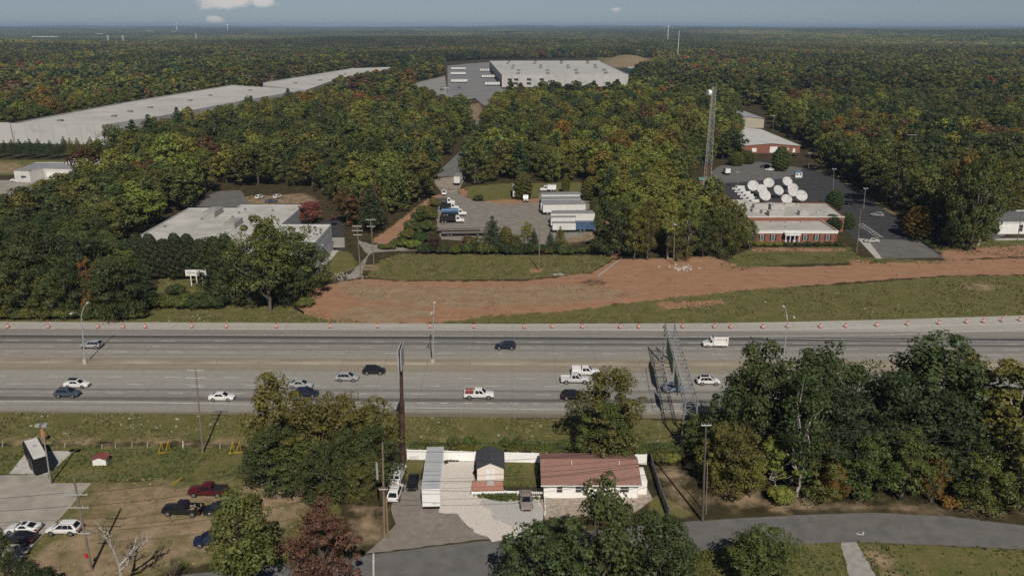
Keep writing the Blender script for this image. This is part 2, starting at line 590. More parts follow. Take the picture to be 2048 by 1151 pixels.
def build_ground():
    ys = np.concatenate([np.linspace(-500, 50, 10), np.geomspace(62, 30000, 900)])
    nc = 430
    a = np.linspace(-1, 1, nc)
    half = np.where(ys < 60, 400, 0.80 * ys + 95)
    Yg = np.repeat(ys[:, None], nc, 1); Xg = a[None, :] * half[:, None]
    X, Y = Xg.ravel(), Yg.ravel()
    Z = hz(X, Y)
    n = len(X)
    mask = np.zeros((n, 4), np.float32)
    sel = (Y > 60) & (Y < 2600)
    for ch, polys, soft in ((0, CLAY_P, 1.6), (1, GREEN_P, 1.6), (2, TAN_P, 3.0)):
        acc = np.zeros(sel.sum())
        for p in polys:
            w = W2(p)
            px = [q[0] for q in w]; py = [q[1] for q in w]
            x_, y_ = X[sel], Y[sel]
            k = (x_ > min(px) - 5) & (x_ < max(px) + 5) & (y_ > min(py) - 5) & (y_ < max(py) + 5)
            if not k.any(): continue
            d = sdist(w, x_[k], y_[k])
            acc[k] = np.maximum(acc[k], np.clip(0.5 + d / (2 * soft), 0, 1))
        mask[sel, ch] = acc
    # small natural relief on unpaved ground
    i = np.arange(n).reshape(len(ys), nc)
    Q = np.stack([i[:-1, :-1], i[:-1, 1:], i[1:, 1:], i[1:, :-1]], -1).reshape(-1, 4)
    me = np_mesh('ground', np.stack([X, Y, Z], 1), Q)
    at = me.attributes.new('mask', 'FLOAT_COLOR', 'POINT')
    mask[:, 3] = 1
    at.data.foreach_set('color', mask.ravel())
    # material
    m, t, b = _new('ground_soil_and_grass')
    b.inputs['Roughness'].default_value = 0.95
    b.inputs['Specular IOR Level'].default_value = 0.1
    g = t.nodes.new('ShaderNodeNewGeometry')

    def nse(scale, detail=6, rough=0.6, stretch=None):
        q = t.nodes.new('ShaderNodeTexNoise'); q.inputs['Scale'].default_value = scale
        q.inputs['Detail'].default_value = detail; q.inputs['Roughness'].default_value = rough
        if stretch:
            mp_ = t.nodes.new('ShaderNodeMapping'); mp_.inputs['Scale'].default_value = stretch
            t.links.new(g.outputs['Position'], mp_.inputs['Vector']); t.links.new(mp_.outputs['Vector'], q.inputs['Vector'])
        else:
            t.links.new(g.outputs['Position'], q.inputs['Vector'])
        return q.outputs['Fac']

    def ramp(src, c0, c1, p0=0.32, p1=0.68):
        r = t.nodes.new('ShaderNodeValToRGB')
        r.color_ramp.elements[0].position = p0; r.color_ramp.elements[1].position = p1
        r.color_ramp.elements[0].color = (*c0, 1); r.color_ramp.elements[1].color = (*c1, 1)
        t.links.new(src, r.inputs['Fac'])
        return r.outputs['Color']

    def mix(f, a_, b_):
        q = t.nodes.new('ShaderNodeMix'); q.data_type = 'RGBA'
        t.links.new(f, q.inputs['Factor']); t.links.new(a_, q.inputs['A']); t.links.new(b_, q.inputs['B'])
        return q.outputs['Result']

    n_big, n_mid, n_fine = nse(0.045, 5), nse(0.28, 7, 0.65), nse(2.2, 6, 0.7)
    n_str = nse(0.5, 8, 0.7, (0.16, 1.4, 1))
    floor_ = ramp(n_mid, (0.030, 0.028, 0.014), (0.075, 0.058, 0.030))
    clay = mix(n_fine, ramp(n_str, (0.205, 0.100, 0.056), (0.39, 0.205, 0.122)), ramp(n_mid, (0.26, 0.150, 0.090), (0.36, 0.240, 0.160)))
    g1 = ramp(n_fine, (0.068, 0.078, 0.022), (0.138, 0.138, 0.046))
    g2 = ramp(n_fine, (0.125, 0.105, 0.046), (0.215, 0.178, 0.085))
    gfac = ramp(n_mid, (0, 0, 0), (1, 1, 1), 0.40, 0.72)
    green = mix(gfac, g1, g2)
    tan = mix(n_fine, ramp(n_str, (0.20, 0.138, 0.082), (0.33, 0.245, 0.16)), ramp(n_mid, (0.165, 0.125, 0.072), (0.36, 0.275, 0.185)))
    ma = t.nodes.new('ShaderNodeAttribute'); ma.attribute_name = 'mask'
    sp = t.nodes.new('ShaderNodeSeparateColor'); t.links.new(ma.outputs['Color'], sp.inputs['Color'])

    def edge(ch, amp=0.55, lo=0.38, hi=0.62):
        ad_ = t.nodes.new('ShaderNodeMath'); ad_.operation = 'MULTIPLY_ADD'
        sm = t.nodes.new('ShaderNodeMath'); sm.operation = 'SUBTRACT'
        t.links.new(n_mid, sm.inputs[0]); sm.inputs[1].default_value = 0.5
        t.links.new(sm.outputs[0], ad_.inputs[0]); ad_.inputs[1].default_value = amp * 2
        t.links.new(sp.outputs[ch], ad_.inputs[2])
        mr_ = t.nodes.new('ShaderNodeMapRange'); mr_.interpolation_type = 'SMOOTHSTEP'
        t.links.new(ad_.outputs[0], mr_.inputs['Value'])
        mr_.inputs['From Min'].default_value = lo; mr_.inputs['From Max'].default_value = hi
        return mr_.outputs['Result']
    c = mix(edge('Green'), floor_, green)
    c = mix(edge('Red', 0.75), c, clay)
    tn = edge('Blue', 0.9, 0.45, 1.22)
    c = mix(tn, c, tan)
    t.links.new(c, b.inputs['Base Color'])
    bp = t.nodes.new('ShaderNodeBump'); bp.inputs['Strength'].default_value = 0.35; bp.inputs['Distance'].default_value = 0.12
    t.links.new(n_fine, bp.inputs['Height']); t.links.new(bp.outputs['Normal'], b.inputs['Normal'])
    me.materials.append(m)
    me.polygons.foreach_set('use_smooth', np.ones(len(me.polygons), bool))
    o = link('ground', me)
    return structure(o)


build_ground()

# ------------------------------------------------------------------ highway
def highway_mat():
    m, t, b = _new('worn_highway_pavement')
    b.inputs['Roughness'].default_value = 0.85
    b.inputs['Specular IOR Level'].default_value = 0.25
    g = t.nodes.new('ShaderNodeNewGeometry')
    sx = t.nodes.new('ShaderNodeSeparateXYZ'); t.links.new(g.outputs['Position'], sx.inputs[0])
    ma = t.nodes.new('ShaderNodeMath'); ma.operation = 'MULTIPLY_ADD'
    t.links.new(sx.outputs['X'], ma.inputs[0]); ma.inputs[1].default_value = HWK; t.links.new(sx.outputs['Y'], ma.inputs[2])
    # long streaks wobble the band edges a little
    mp_ = t.nodes.new('ShaderNodeMapping'); mp_.inputs['Scale'].default_value = (0.012, 1.1, 1)
    t.links.new(g.outputs['Position'], mp_.inputs['Vector'])
    nz_ = t.nodes.new('ShaderNodeTexNoise'); nz_.inputs['Scale'].default_value = 1.6; nz_.inputs['Detail'].default_value = 6
    t.links.new(mp_.outputs['Vector'], nz_.inputs['Vector'])
    mr_ = t.nodes.new('ShaderNodeMapRange'); t.links.new(ma.outputs[0], mr_.inputs['Value'])
    T0, T1 = 131.0, 181.0
    mr_.inputs['From Min'].default_value = T0; mr_.inputs['From Max'].default_value = T1
    r = t.nodes.new('ShaderNodeValToRGB')
    A, B = (.205, .195, .18), (.235, .226, .21)
    stops = [(131.6, (.15, .125, .095)), (133.2, (.155, .135, .105)), (133.8, (.22, .21, .19)), (137.6, (.235, .228, .212)), (138.3, (.115, .108, .10)), (139.2, (.10, .094, .088)),
             (139.9, (.20, .193, .18)), (142.2, (.22, .212, .198)), (142.9, (.13, .124, .116)), (143.8, B), (151.6, (.245, .236, .218)), (152.3, (.215, .19, .15)), (155.6, (.225, .20, .16)),
             (158.2, (.205, .18, .145)), (158.9, (.225, .215, .195)), (163.0, (.23, .22, .20)), (163.6, (.16, .152, .142)), (164.3, (.215, .206, .19)), (166.6, (.20, .19, .175)), (167.0, (.11, .104, .098)),
             (167.7, (.10, .095, .09)), (168.2, (.19, .183, .172)), (169.6, (.165, .16, .152)), (170.4, (.075, .073, .072)), (171.8, (.065, .064, .064)), (172.2, (.195, .18, .165)), (175.7, (.20, .186, .17)),
             (176.3, (.30, .285, .26)), (180.0, (.33, .315, .29))]
    cr = r.color_ramp
    while len(cr.elements) < len(stops): cr.elements.new(0.5)
    stops = [(p, (c[0] * 1.17, c[1] * 1.17, c[2] * 1.16)) for p, c in stops]
    for e, (p, c) in zip(cr.elements, stops):
        e.position = (p - T0) / (T1 - T0); e.color = (*c, 1)
    for e, (p, c) in zip(cr.elements, stops):
        e.position = (p - T0) / (T1 - T0); e.color = (*c, 1)
    t.links.new(mr_.outputs['Result'], r.inputs['Fac'])
    n2 = t.nodes.new('ShaderNodeTexNoise'); n2.inputs['Scale'].default_value = 0.7; n2.inputs['Detail'].default_value = 8
    t.links.new(g.outputs['Position'], n2.inputs['Vector'])
    f1 = t.nodes.new('ShaderNodeMapRange'); f1.inputs['From Min'].default_value = .3; f1.inputs['From Max'].default_value = .7
    f1.inputs['To Min'].default_value = 0.82; f1.inputs['To Max'].default_value = 1.15
    t.links.new(nz_.outputs['Fac'], f1.inputs['Value'])
    f2 = t.nodes.new('ShaderNodeMapRange'); f2.inputs['To Min'].default_value = 0.82; f2.inputs['To Max'].default_value = 1.18
    t.links.new(n2.outputs['Fac'], f2.inputs['Value'])
    # transverse slab joints every 9 m
    sj = t.nodes.new('ShaderNodeMath'); sj.operation = 'PINGPONG'; t.links.new(sx.outputs['X'], sj.inputs[0]); sj.inputs[1].default_value = 4.5
    cj = t.nodes.new('ShaderNodeMath'); cj.operation = 'LESS_THAN'; t.links.new(sj.outputs[0], cj.inputs[0]); cj.inputs[1].default_value = 0.06
    jm = t.nodes.new('ShaderNodeMath'); jm.operation = 'MULTIPLY_ADD'; t.links.new(cj.outputs[0], jm.inputs[0]); jm.inputs[1].default_value = -0.22; jm.inputs[2].default_value = 1.0
    m1 = t.nodes.new('ShaderNodeMath'); m1.operation = 'MULTIPLY'; t.links.new(f1.outputs[0], m1.inputs[0]); t.links.new(f2.outputs[0], m1.inputs[1])
    m2 = t.nodes.new('ShaderNodeMath'); m2.operation = 'MULTIPLY'; t.links.new(m1.outputs[0], m2.inputs[0]); t.links.new(jm.outputs[0], m2.inputs[1])
    v = t.nodes.new('ShaderNodeVectorMath'); v.operation = 'SCALE'
    t.links.new(r.outputs['Color'], v.inputs[0]); t.links.new(m2.outputs[0], v.inputs['Scale'])
    t.links.new(v.outputs[0], b.inputs['Base Color'])
    return m


HMAT = highway_mat()
near_edge = [HW(-420, 132.9), HW(-80, 132.7), HW(0, 131.7), HW(420, 131.3)]
far_edge = [tuple(P(2420, 617)[:2]), tuple(P(2300, 621.5)[:2]), tuple(P(2048, 630.5)[:2]), tuple(P(1800, 638)[:2]), tuple(P(1600, 643)[:2]), tuple(P(1440, 645.8)[:2]), HW(0, 180.4), HW(-420, 180.4)]
far_edge = [HW(420, 195)] + far_edge[1:]
highway = sheet('highway', near_edge + far_edge, 0.03, HMAT, world_poly=True)


def line_strip(pts, w, name, material, parent, z=0.036):
    b = MB()
    for i in range(len(pts) - 1):
        p, q = Vector((*pts[i], 0)), Vector((*pts[i + 1], 0))
        nrm = (q - p).normalized().cross(Vector((0, 0, 1))) * (w / 2)
        b.quad(*[(v.x, v.y, z) for v in (p + nrm, q + nrm, q - nrm, p - nrm)])
    return b.build(name, material, parent)


for t_ in (168.5, 165.2, 161.9, 148.8, 145.2, 141.4):
    off = random.uniform(0, 12)
    b = MB()
    for k in range(-16, 16):
        s = k * 12.0 + off
        p = [HW(s, t_ - .07), HW(s + 3.1, t_ - .07), HW(s + 3.1, t_ + .07), HW(s, t_ + .07)]
        b.quad(*[(x, y, 0.036) for x, y in p])
    b.build('lane_dash_line', WHITELINE, highway)
b = MB()
for k in range(-2, 26):
    s = -40 + k * 4.4
    b.quad(*[(x, y, 0.036) for x, y in (HW(s, 137.5), HW(s + 1.5, 137.5), HW(s + 1.5, 137.68), HW(s, 137.68))])
b.build('short_dash_line', WHITELINE, highway)
line_strip([HW(-420, 137.5), HW(-75, 137.5), HW(-30, 135.8), HW(20, 134.8), HW(420, 134.6)], 0.17, 'edge_line', WHITELINE, highway)
line_strip([HW(-420, 172.1), HW(40, 172.1), tuple(P(1440, 673.4)[:2]), tuple(P(1796, 669)[:2]), tuple(P(2048, 658)[:2]), tuple(P(2300, 647)[:2])], 0.2, 'edge_line', WHITELINE, highway)
line_strip([HW(58, 171.6), tuple(P(2048, 683)[:2]), tuple(P(2300, 686)[:2])], 0.2, 'edge_line', WHITELINE, highway)
line_strip([HW(-420, 176.0), HW(0, 176.0), tuple(P(1440, 660)[:2]), tuple(P(1600, 658)[:2]), tuple(P(1800, 652.5)[:2]), tuple(P(2048, 645.3)[:2]), tuple(P(2300, 636.5)[:2])], 0.2, 'edge_line', WHITELINE, highway)
line_strip([HW(-420, 158.6), HW(420, 158.6)], 0.17, 'median_edge_line', YELLOWLINE, highway)
line_strip([HW(-420, 152.1), HW(420, 152.1)], 0.17, 'median_edge_line', YELLOWLINE, highway)

# concrete median barrier, cast in lengths
BARC = mat('barrier_concrete', (0.235, 0.205, 0.165), 0.9, 0.28, 0.35, stretch=(0.3, 1, 3), detail=8)
barrier = thing('median_barrier', 'long low tan concrete barrier dividing the two highway carriageways', 'barrier', (0, 156, 0))
prof = [(-.32, .03), (-.30, .12), (-.13, .35), (-.09, .84), (.09, .84), (.13, .35), (.30, .12), (.32, .03)]
for k in range(-24, 24):
    s0, s1 = k * 9.0 + 0.02, k * 9.0 + 8.98
    b = MB()
    b.loft([[(s, y - HWK * s, z) for y, z in prof] for s in (s0, s1)])
    b.build('barrier_length', BARC, barrier)

# ------------------------------------------------------------------ other paved ground
ASPH = mat('frontage_asphalt', (0.135, 0.131, 0.127), 0.9, 0.16, 0.5, detail=9)
ASPHD = mat('dark_sealed_asphalt', (0.045, 0.046, 0.05), 0.85, 0.25, 0.35, detail=8)
ASPHM = mat('old_grey_asphalt', (0.13, 0.127, 0.122), 0.9, 0.2, 0.3, detail=8)
GRAVEL = mat('pale_gravel', (0.50, 0.45, 0.385), 0.95, 0.22, 6.0, detail=6, c2=(0.60, 0.57, 0.53))
GRAVELY = mat('grey_yard_gravel', (0.215, 0.195, 0.17), 0.95, 0.2, 0.35, detail=9, bump=0.2)
WARM_ASPH = mat('worn_lot_asphalt', (0.215, 0.19, 0.165), 0.95, 0.16, 0.8, detail=10)
PADC = mat('pale_pad_concrete', (0.42, 0.41, 0.385), 0.9, 0.15, 0.5, detail=9)

road = sheet('frontage_road', [(-500, 1250), (250, 1162), (725, 1110), (1000, 1077), (1390, 1041), (1600, 1029), (1750, 1024), (1900, 1032), (2048, 1050), (2300, 1090),
                               (2300, 1135), (2048, 1098), (1850, 1088), (1690, 1083), (1560, 1089), (1420, 1098), (1200, 1128), (900, 1180), (500, 1260), (-500, 1420)], 0.02, ASPH, 0.12)
b = MB()
cl = [W2([p])[0] for p in ((-300, 1300), (400, 1195), (900, 1132), (1390, 1068), (1600, 1057), (1750, 1053), (1900, 1059), (2048, 1073), (2250, 1105))]
line_strip(cl, 0.12, 'centre_line', mat('faded_yellow_paint', (.165, .145, .105), .9, .3, 1.5), road, 0.026)
line_strip([tuple(P(x, y)[:2]) for x, y in ((747, 1106), (747, 1151))], 0.22, 'stop_line', WHITELINE, road, 0.026)
line_strip([tuple(P(x, y)[:2]) for x, y in ((1712, 1066), (1726, 1069), (1727, 1063))], 0.2, 'utility_mark', WHITELINE, road, 0.027)

sheet('lot_asphalt', [(782, 1010), (815, 962), (842, 958), (880, 935), (955, 960), (1000, 1010), (1010, 1050), (1000, 1074), (730, 1107), (765, 1075), (790, 1050)], 0.024, WARM_ASPH, 0.35, 1.0)
sheet('gravel_drive', [(878, 935), (905, 915), (945, 920), (945, 985), (1085, 988), (1087, 1035), (1060, 1072), (985, 1078), (935, 1050), (915, 1030), (880, 1020)], 0.028, GRAVEL, 0.9, 0.9)
sheet('grey_gravel_patch', [(960, 1000), (1085, 998), (1086, 1034), (1060, 1066), (990, 1040)], 0.033, mat('grey_gravel', (0.42, 0.412, 0.395), 0.95, 0.24, 6.0, detail=6), 1.6, 0.9)
sheet('patio_path', [(1080, 1000), (1290, 968), (1305, 1000), (1270, 1025), (1090, 1040)], 0.026, mat('stone_patio', (0.34, 0.285, 0.235), 0.9, 0.3, 1.4), 0.3)
sheet('concrete_drive', [(-300, 955), (95, 948), (100, 965), (184, 965), (120, 1035), (70, 1085), (40, 1120), (-300, 1200)], 0.022, mat('worn_drive_concrete', (0.315, 0.29, 0.25), 0.95, 0.2, 0.4, detail=9), 0.12)
sheet('concrete_pad', [(18, 947), (56, 900), (148, 902), (96, 948)], 0.03, PADC, 0.05)
sheet('gravel_driveway', [(1682, 1084), (1712, 1084), (1752, 1151), (1800, 1230), (1720, 1230), (1698, 1151)], 0.028, mat('grey_drive_gravel', (0.31, 0.295, 0.275), 0.95, 0.2, 1.0, detail=9), 0.25)

yard = sheet('gravel_yard', [(882, 478), (872, 440), (880, 400), (888, 388), (912, 380), (922, 392), (950, 401), (1010, 408), (1075, 406), (1080, 385), (1190, 384), (1204, 460), (1140, 478), (1095, 492), (1070, 492)], 0.03, GRAVELY, 0.8)
sheet('yard_entrance', [(862, 357), (932, 352), (917, 382), (886, 388)], 0.034, mat('entrance_concrete', (0.27, 0.235, 0.19), 0.95, 0.15, 0.3), 0.1)
sheet('access_road', [(865, 354), (895, 326), (925, 298), (948, 262), (952, 240), (968, 236), (970, 250), (962, 270), (945, 300), (932, 352)], 0.04, mat('access_asphalt', (0.15, 0.148, 0.145), 0.9, 0.12, 0.2), 0.1)
sheet('studio_car_park', [(1432, 404), (1425, 375), (1420, 345), (1440, 330), (1520, 322), (1605, 335), (1650, 345), (1700, 372), (1790, 432), (1850, 480), (1885, 515), (1762, 517), (1715, 487), (1690, 460), (1660, 420), (1648, 408)], 0.03, ASPHD, 0.1)
sheet('studio_pale_asphalt', [(1420, 345), (1440, 332), (1520, 324), (1605, 336), (1590, 355), (1500, 363), (1440, 366)], 0.036, ASPHM, 0.1)
sheet('visitor_apron', [(1737, 477), (1838, 481), (1885, 515), (1762, 517)], 0.036, ASPHM, 0.1)
sheet('concrete_walk', [(1714, 476), (1735, 478), (1764, 517), (1752, 517)], 0.038, CONC)
sheet('side_car_park', [(1940, 470), (1955, 445), (1985, 440), (2010, 470), (1990, 478)], 0.03, ASPHM, 0.2)
sheet('office_rear_lot', [(378, 412), (432, 383), (482, 380), (500, 410), (450, 416)], 0.03, ASPHM, 0.4)
sheet('office_side_road', [(628, 452), (670, 430), (686, 445), (690, 500), (668, 500)], 0.03, ASPHD, 0.2)
sheet('gravel_lane', [(714, 480), (740, 488), (835, 496), (835, 500), (750, 504), (736, 512), (720, 555), (690, 560), (735, 510)], 0.034, mat('lane_gravel', (0.25, 0.23, 0.20), 0.95, 0.2, 0.6), 0.5)
sheet('depot_yard', [(-300, 400), (-300, 362), (60, 360), (90, 350), (165, 352), (175, 365), (140, 395), (100, 425), (60, 420), (40, 398)], 0.05, mat('depot_concrete', (0.28, 0.255, 0.225), 0.9, 0.15, 0.15), 0.3)
sheet('warehouse_apron', [(895, 190), (895, 132), (930, 128), (985, 124), (1004, 178), (1250, 176), (1255, 184), (1010, 186), (985, 192), (990, 205), (968, 212), (950, 196)], 0.12, mat('apron_asphalt', (0.19, 0.19, 0.19), 0.9, 0.12, 0.06), 0)
sheet('warehouse_car_park', [(790, 192), (835, 165), (890, 152), (895, 190), (950, 196), (900, 206), (850, 205)], 0.10, mat('pale_lot_asphalt', (0.24, 0.235, 0.225), 0.9, 0.15, 0.06), 0)
sheet('warehouse_drive', [(965, 236), (985, 240), (1000, 210), (985, 195), (960, 198), (975, 212), (968, 222)], 0.14, mat('apron_asphalt', (0.19, 0.19, 0.19)), 0)
b = MB()
for i in range(9):                         # painted hatching beside the studio
    p0, p1 = P(1719 + i * 4.6, 449 + i * 3.1), P(1727 + i * 4.6, 447.5 + i * 3.1)
    b.tube((p0.x, p0.y, .04), (p1.x, p1.y, .04), .09, n=4)
for q0, q1 in (((1716, 450), (1758, 478)), ((1726, 448), (1766, 476))):
    p0, p1 = P(*q0), P(*q1)
    b.tube((p0.x, p0.y, .04), (p1.x, p1.y, .04), .12, n=4)
structure(b.build('painted_hatching', WHITELINE))

# ------------------------------------------------------------------ trees
H0 = 15.0


def leaf_quads(rg, C, Rr, npc, size, flat=0.8, cval=None, keep=0.0):
    """leaf-sized quads over the outside of foliage clumps centred at C (n,3) with radii Rr."""
    n = len(C)
    idx = np.repeat(np.arange(n), npc)
    d = rg.normal(size=(len(idx), 3)); d[:, 2] += 0.25
    d /= np.linalg.norm(d, axis=1)[:, None]
    rad = Rr[idx] * (0.62 + 0.45 * rg.random(len(idx)) ** 0.6)
    pos = C[idx] + d * rad[:, None] * np.array([1, 1, flat])
    nrm = d + rg.normal(size=d.shape) * 0.38 + np.array([0, 0, 0.2])
    nrm /= np.linalg.norm(nrm, axis=1)[:, None]
    a = np.cross(nrm, rg.normal(size=d.shape)); a /= np.linalg.norm(a, axis=1)[:, None] + 1e-9
    bb = np.cross(nrm, a)
    s = size * (0.6 + 0.8 * rg.random(len(idx)))
    asp = 0.55 + 0.5 * rg.random(len(idx))
    a = a * (s * 0.5)[:, None]; bb = bb * (s * 0.5 * asp)[:, None]
    V = np.stack([pos - a, pos - bb, pos + a, pos + bb], 1)   # lozenge leaf
    cv = cval if cval is not None else rg.random(n)
    lv = np.clip(0.4 * cv[idx] + 0.6 * rg.random(len(idx)), 0, 1)
    lh = np.clip(0.5 * cv[::-1][idx] + 0.5 * rg.random(len(idx)), 0, 1)
    V = V.reshape(-1, 3)
    Q = np.arange(len(V)).reshape(-1, 4)
    return V, Q, lv, lh


def tubes_np(segs, n=6):
    V, Q = [], []
    for p0, p1, r0, r1 in segs:
        p0, p1 = Vector(p0), Vector(p1)
        ax = (p1 - p0).normalized(); u = ax.orthogonal().normalized(); w = ax.cross(u)
        b = len(V)
        for p, r in ((p0, r0), (p1, r1)):
            for i in range(n):
                an = 2 * math.pi * i / n
                V.append(tuple(p + (u * math.cos(an) + w * math.sin(an)) * r))
        for i in range(n):
            j = (i + 1) % n
            Q.append((b + i, b + j, b + n + j, b + n + i))
    return np.array(V), np.array(Q)


def limb_segs(rg, base, tip, r, bend=0.12, n=3):
    base, tip = np.array(base, float), np.array(tip, float)
    L = np.linalg.norm(tip - base)
    pts = [base]
    for k in range(1, n):
        t = k / n
        pts.append(base + (tip - base) * t + rg.normal(size=3) * L * bend * 0.5 + np.array([0, 0, -L * 0.06 * math.sin(math.pi * t)]))
    pts.append(tip)
    return [(pts[k], pts[k + 1], r * (1 - k / (n + .3)), r * (1 - (k + 1) / (n + .3))) for k in range(n)]


def broadleaf(seed, nclump, npc, size, R=5.0, z0=0.2, lod=0, top=1.0):
    rg = np.random.default_rng(seed)
    C, Rr = [], []
    lob = rg.uniform(0, 6.28, 3); la = rg.uniform(0.12, 0.34, 3)
    ga = 2.39996
    for i in range(nclump):
        h = (i + 0.5) / nclump
        h = h ** 0.85
        a = i * ga + rg.normal() * 0.5
        if lod == 0 and h > .15 and math.sin(a * 2 + lob[0] + 7 * h) > .72 and rg.random() < .6: continue
        prof = (math.sin(math.pi * (0.10 + 0.86 * h) ** 0.8)) ** 0.62
        rr = R * prof * min(1.3, max(.6, 1 + la[0] * math.sin(a + lob[0]) + la[1] * math.sin(2 * a + lob[1]) + la[2] * math.sin(3 * a + lob[2])))
        f = (0.35 + 0.65 * rg.random() ** 0.45)
        cr = (rg.uniform(0.85, 1.9) if lod else rg.uniform(0.5, 1.55)) * (R / 5.0)
        z = (z0 + (0.97 - z0) * h) * H0 * top - cr * 0.4
        C.append((rr * f * math.cos(a) * 0.86, rr * f * math.sin(a) * 0.86, z + rg.normal() * (0.5 if lod else 0.75)))
        Rr.append(cr)
    C = np.array(C); Rr = np.array(Rr)
    V, Q, lv, lh = leaf_quads(rg, C, Rr, npc, size)
    segs = limb_segs(rg, (0, 0, -0.3), (rg.normal() * .3, rg.normal() * .3, H0 * 0.72), 0.30, 0.03, 4)
    if lod < 2:
        for k in rg.choice(len(C), 18 if lod == 0 else 7, replace=False):
            zz = max(1.8, C[k][2] * 0.45 + rg.uniform(-.5, .5))
            segs += limb_segs(rg, (0, 0, zz), C[k], 0.14 if lod == 0 else 0.11, 0.14, 3)
    tV, tQ = tubes_np(segs, 6 if lod == 0 else 4)
    return (V, Q, lv, lh), (tV, tQ)


def pine(seed, npc, size, R=3.6, lod=0, ntier=15, bare=0.28):
    rg = np.random.default_rng(seed)
    C, Rr = [], []
    for i in range(ntier):
        h = i / (ntier - 1)
        z = (bare + (0.98 - bare) * h) * H0
        rr = R * (1 - h) ** 0.75 * (0.75 + 0.4 * rg.random()) + 0.25
        k = max(2, int(6 * (1 - h) + 2))
        a0 = rg.random() * 6.28
        for j in range(k):
            a = a0 + 6.283 * j / k + rg.normal() * .2
            for f in ((0.45, 0.95) if rr > 1.2 else (0.5,)):
                C.append((rr * f * math.cos(a), rr * f * math.sin(a), z - 0.25 * rr * f * 0.5 + rg.normal() * .15))
                Rr.append(0.45 + 0.34 * rr * 0.6)
    C = np.array(C); Rr = np.array(Rr)
    V, Q, lv, lh = leaf_quads(rg, C, Rr, npc, size, flat=0.45)
    segs = [((0, 0, -.3), (0, 0, H0 * .5), .24, .15), ((0, 0, H0 * .5), (0, 0, H0 * .97), .15, .03)]
    tV, tQ = tubes_np(segs, 5)
    return (V, Q, lv, lh), (tV, tQ)


def ovoid(seed, nclump, npc, size, R=3.4):
    """dense clipped-looking evergreen or small round ornamental, leafy to the ground"""
    rg = np.random.default_rng(seed)
    C, Rr = [], []
    for i in range(nclump):
        h = (i + .5) / nclump; a = i * 2.39996
        rr = R * (math.sin(math.pi * (0.18 + 0.80 * h)) ** 0.7)
        C.append((rr * .78 * math.cos(a), rr * .78 * math.sin(a), (0.05 + 0.88 * h) * H0)); Rr.append(rg.uniform(.8, 1.25))
    C = np.array(C); Rr = np.array(Rr)
    V, Q, lv, lh = leaf_quads(rg, C, Rr, npc, size)
    tV, tQ = tubes_np([((0, 0, -.3), (0, 0, H0 * .8), .2, .06)], 5)
    return (V, Q, lv, lh), (tV, tQ)


def shrub(seed, npc, size):
    rg = np.random.default_rng(seed)
    n = 16
    a = rg.uniform(0, 6.28, n); r = 5.2 * np.sqrt(rg.random(n))
    C = np.stack([r * np.cos(a), r * np.sin(a), 3.0 + (7.5 - r) * rg.uniform(.4, 1.25, n)], 1)
    Rr = rg.uniform(1.8, 3.4, n)
    V, Q, lv, lh = leaf_quads(rg, C, Rr, npc, size)
    segs = []
    for k in range(6):
        segs += limb_segs(rg, (rg.normal() * .4, rg.normal() * .4, -.3), C[k], .22, .1, 2)
    tV, tQ = tubes_np(segs, 4)
    return (V, Q, lv, lh), (tV, tQ)


def bare(seed, leafn=60):
    rg = np.random.default_rng(seed)
    segs = []

    def grow(p, d, L, r, lev):
        tip = p + d * L
        segs.extend(limb_segs(rg, p, tip, r, 0.08, 2))
        if lev == 0: return
        for k in range(rg.integers(3, 5)):
            q = p + (tip - p) * rg.uniform(.45, 1.0)
            nd = d + rg.normal(size=3) * .55; nd[2] = abs(nd[2]) * .8 + .25
            grow(q, nd / np.linalg.norm(nd), L * rg.uniform(.55, .8), r * .58, lev - 1)
    grow(np.array([0, 0, -.3]), np.array([.05, 0, 1.0]), 6.5, .5, 3)
    tips = np.array([s[1] for s in segs[-leafn:]])
    V, Q, lv, lh = leaf_quads(rg, tips, np.full(len(tips), .5), 3, .3)
    tV, tQ = tubes_np(segs, 5)
    return (V, Q, lv, lh), (tV, tQ)


PROTO = {}


def reg(key, data, bark=None):
    (V, Q, lv, lh), (tV, tQ) = data
    cm = np_mesh('crown_' + key, V, Q, {'lv': lv, 'lh': lh}, LEAF)
    tm = np_mesh('trunk_' + key, tV, tQ, None, bark or BARK)
    PROTO[key] = (cm, tm, data)


for i in range(5):
    reg('broad%d' % i, broadleaf(100 + i, 92, 112, 0.31, R=5.0 + 0.3 * (i % 3 - 1), z0=(0.18, 0.24, 0.14, 0.3, 0.2)[i]))
    reg('mid%d' % i, broadleaf(200 + i, 36, 60, 0.62, R=5.0 + 0.3 * (i % 3 - 1), z0=(0.2, 0.26, 0.15, 0.34, 0.22)[i], lod=1))
for i in range(2):
    reg('pine%d' % i, pine(300 + i, 42, 0.32))
    reg('midpine%d' % i, pine(320 + i, 10, 0.8))
reg('tall0', broadleaf(131, 70, 105, 0.31, R=3.9, z0=0.36), PALEBARK)
reg('tall1', broadleaf(132, 62, 105, 0.31, R=3.7, z0=0.42), PALEBARK)
reg('ovoid0', ovoid(401, 80, 170, 0.40))
reg('ovoid1', ovoid(402, 72, 170, 0.40, 3.0))
reg('shrub0', shrub(501, 230, 0.85))
reg('shrub1', shrub(502, 230, 0.85))
reg('bare0', bare(601), PALEBARK)
reg('bare1', bare(602, 200), BARK)

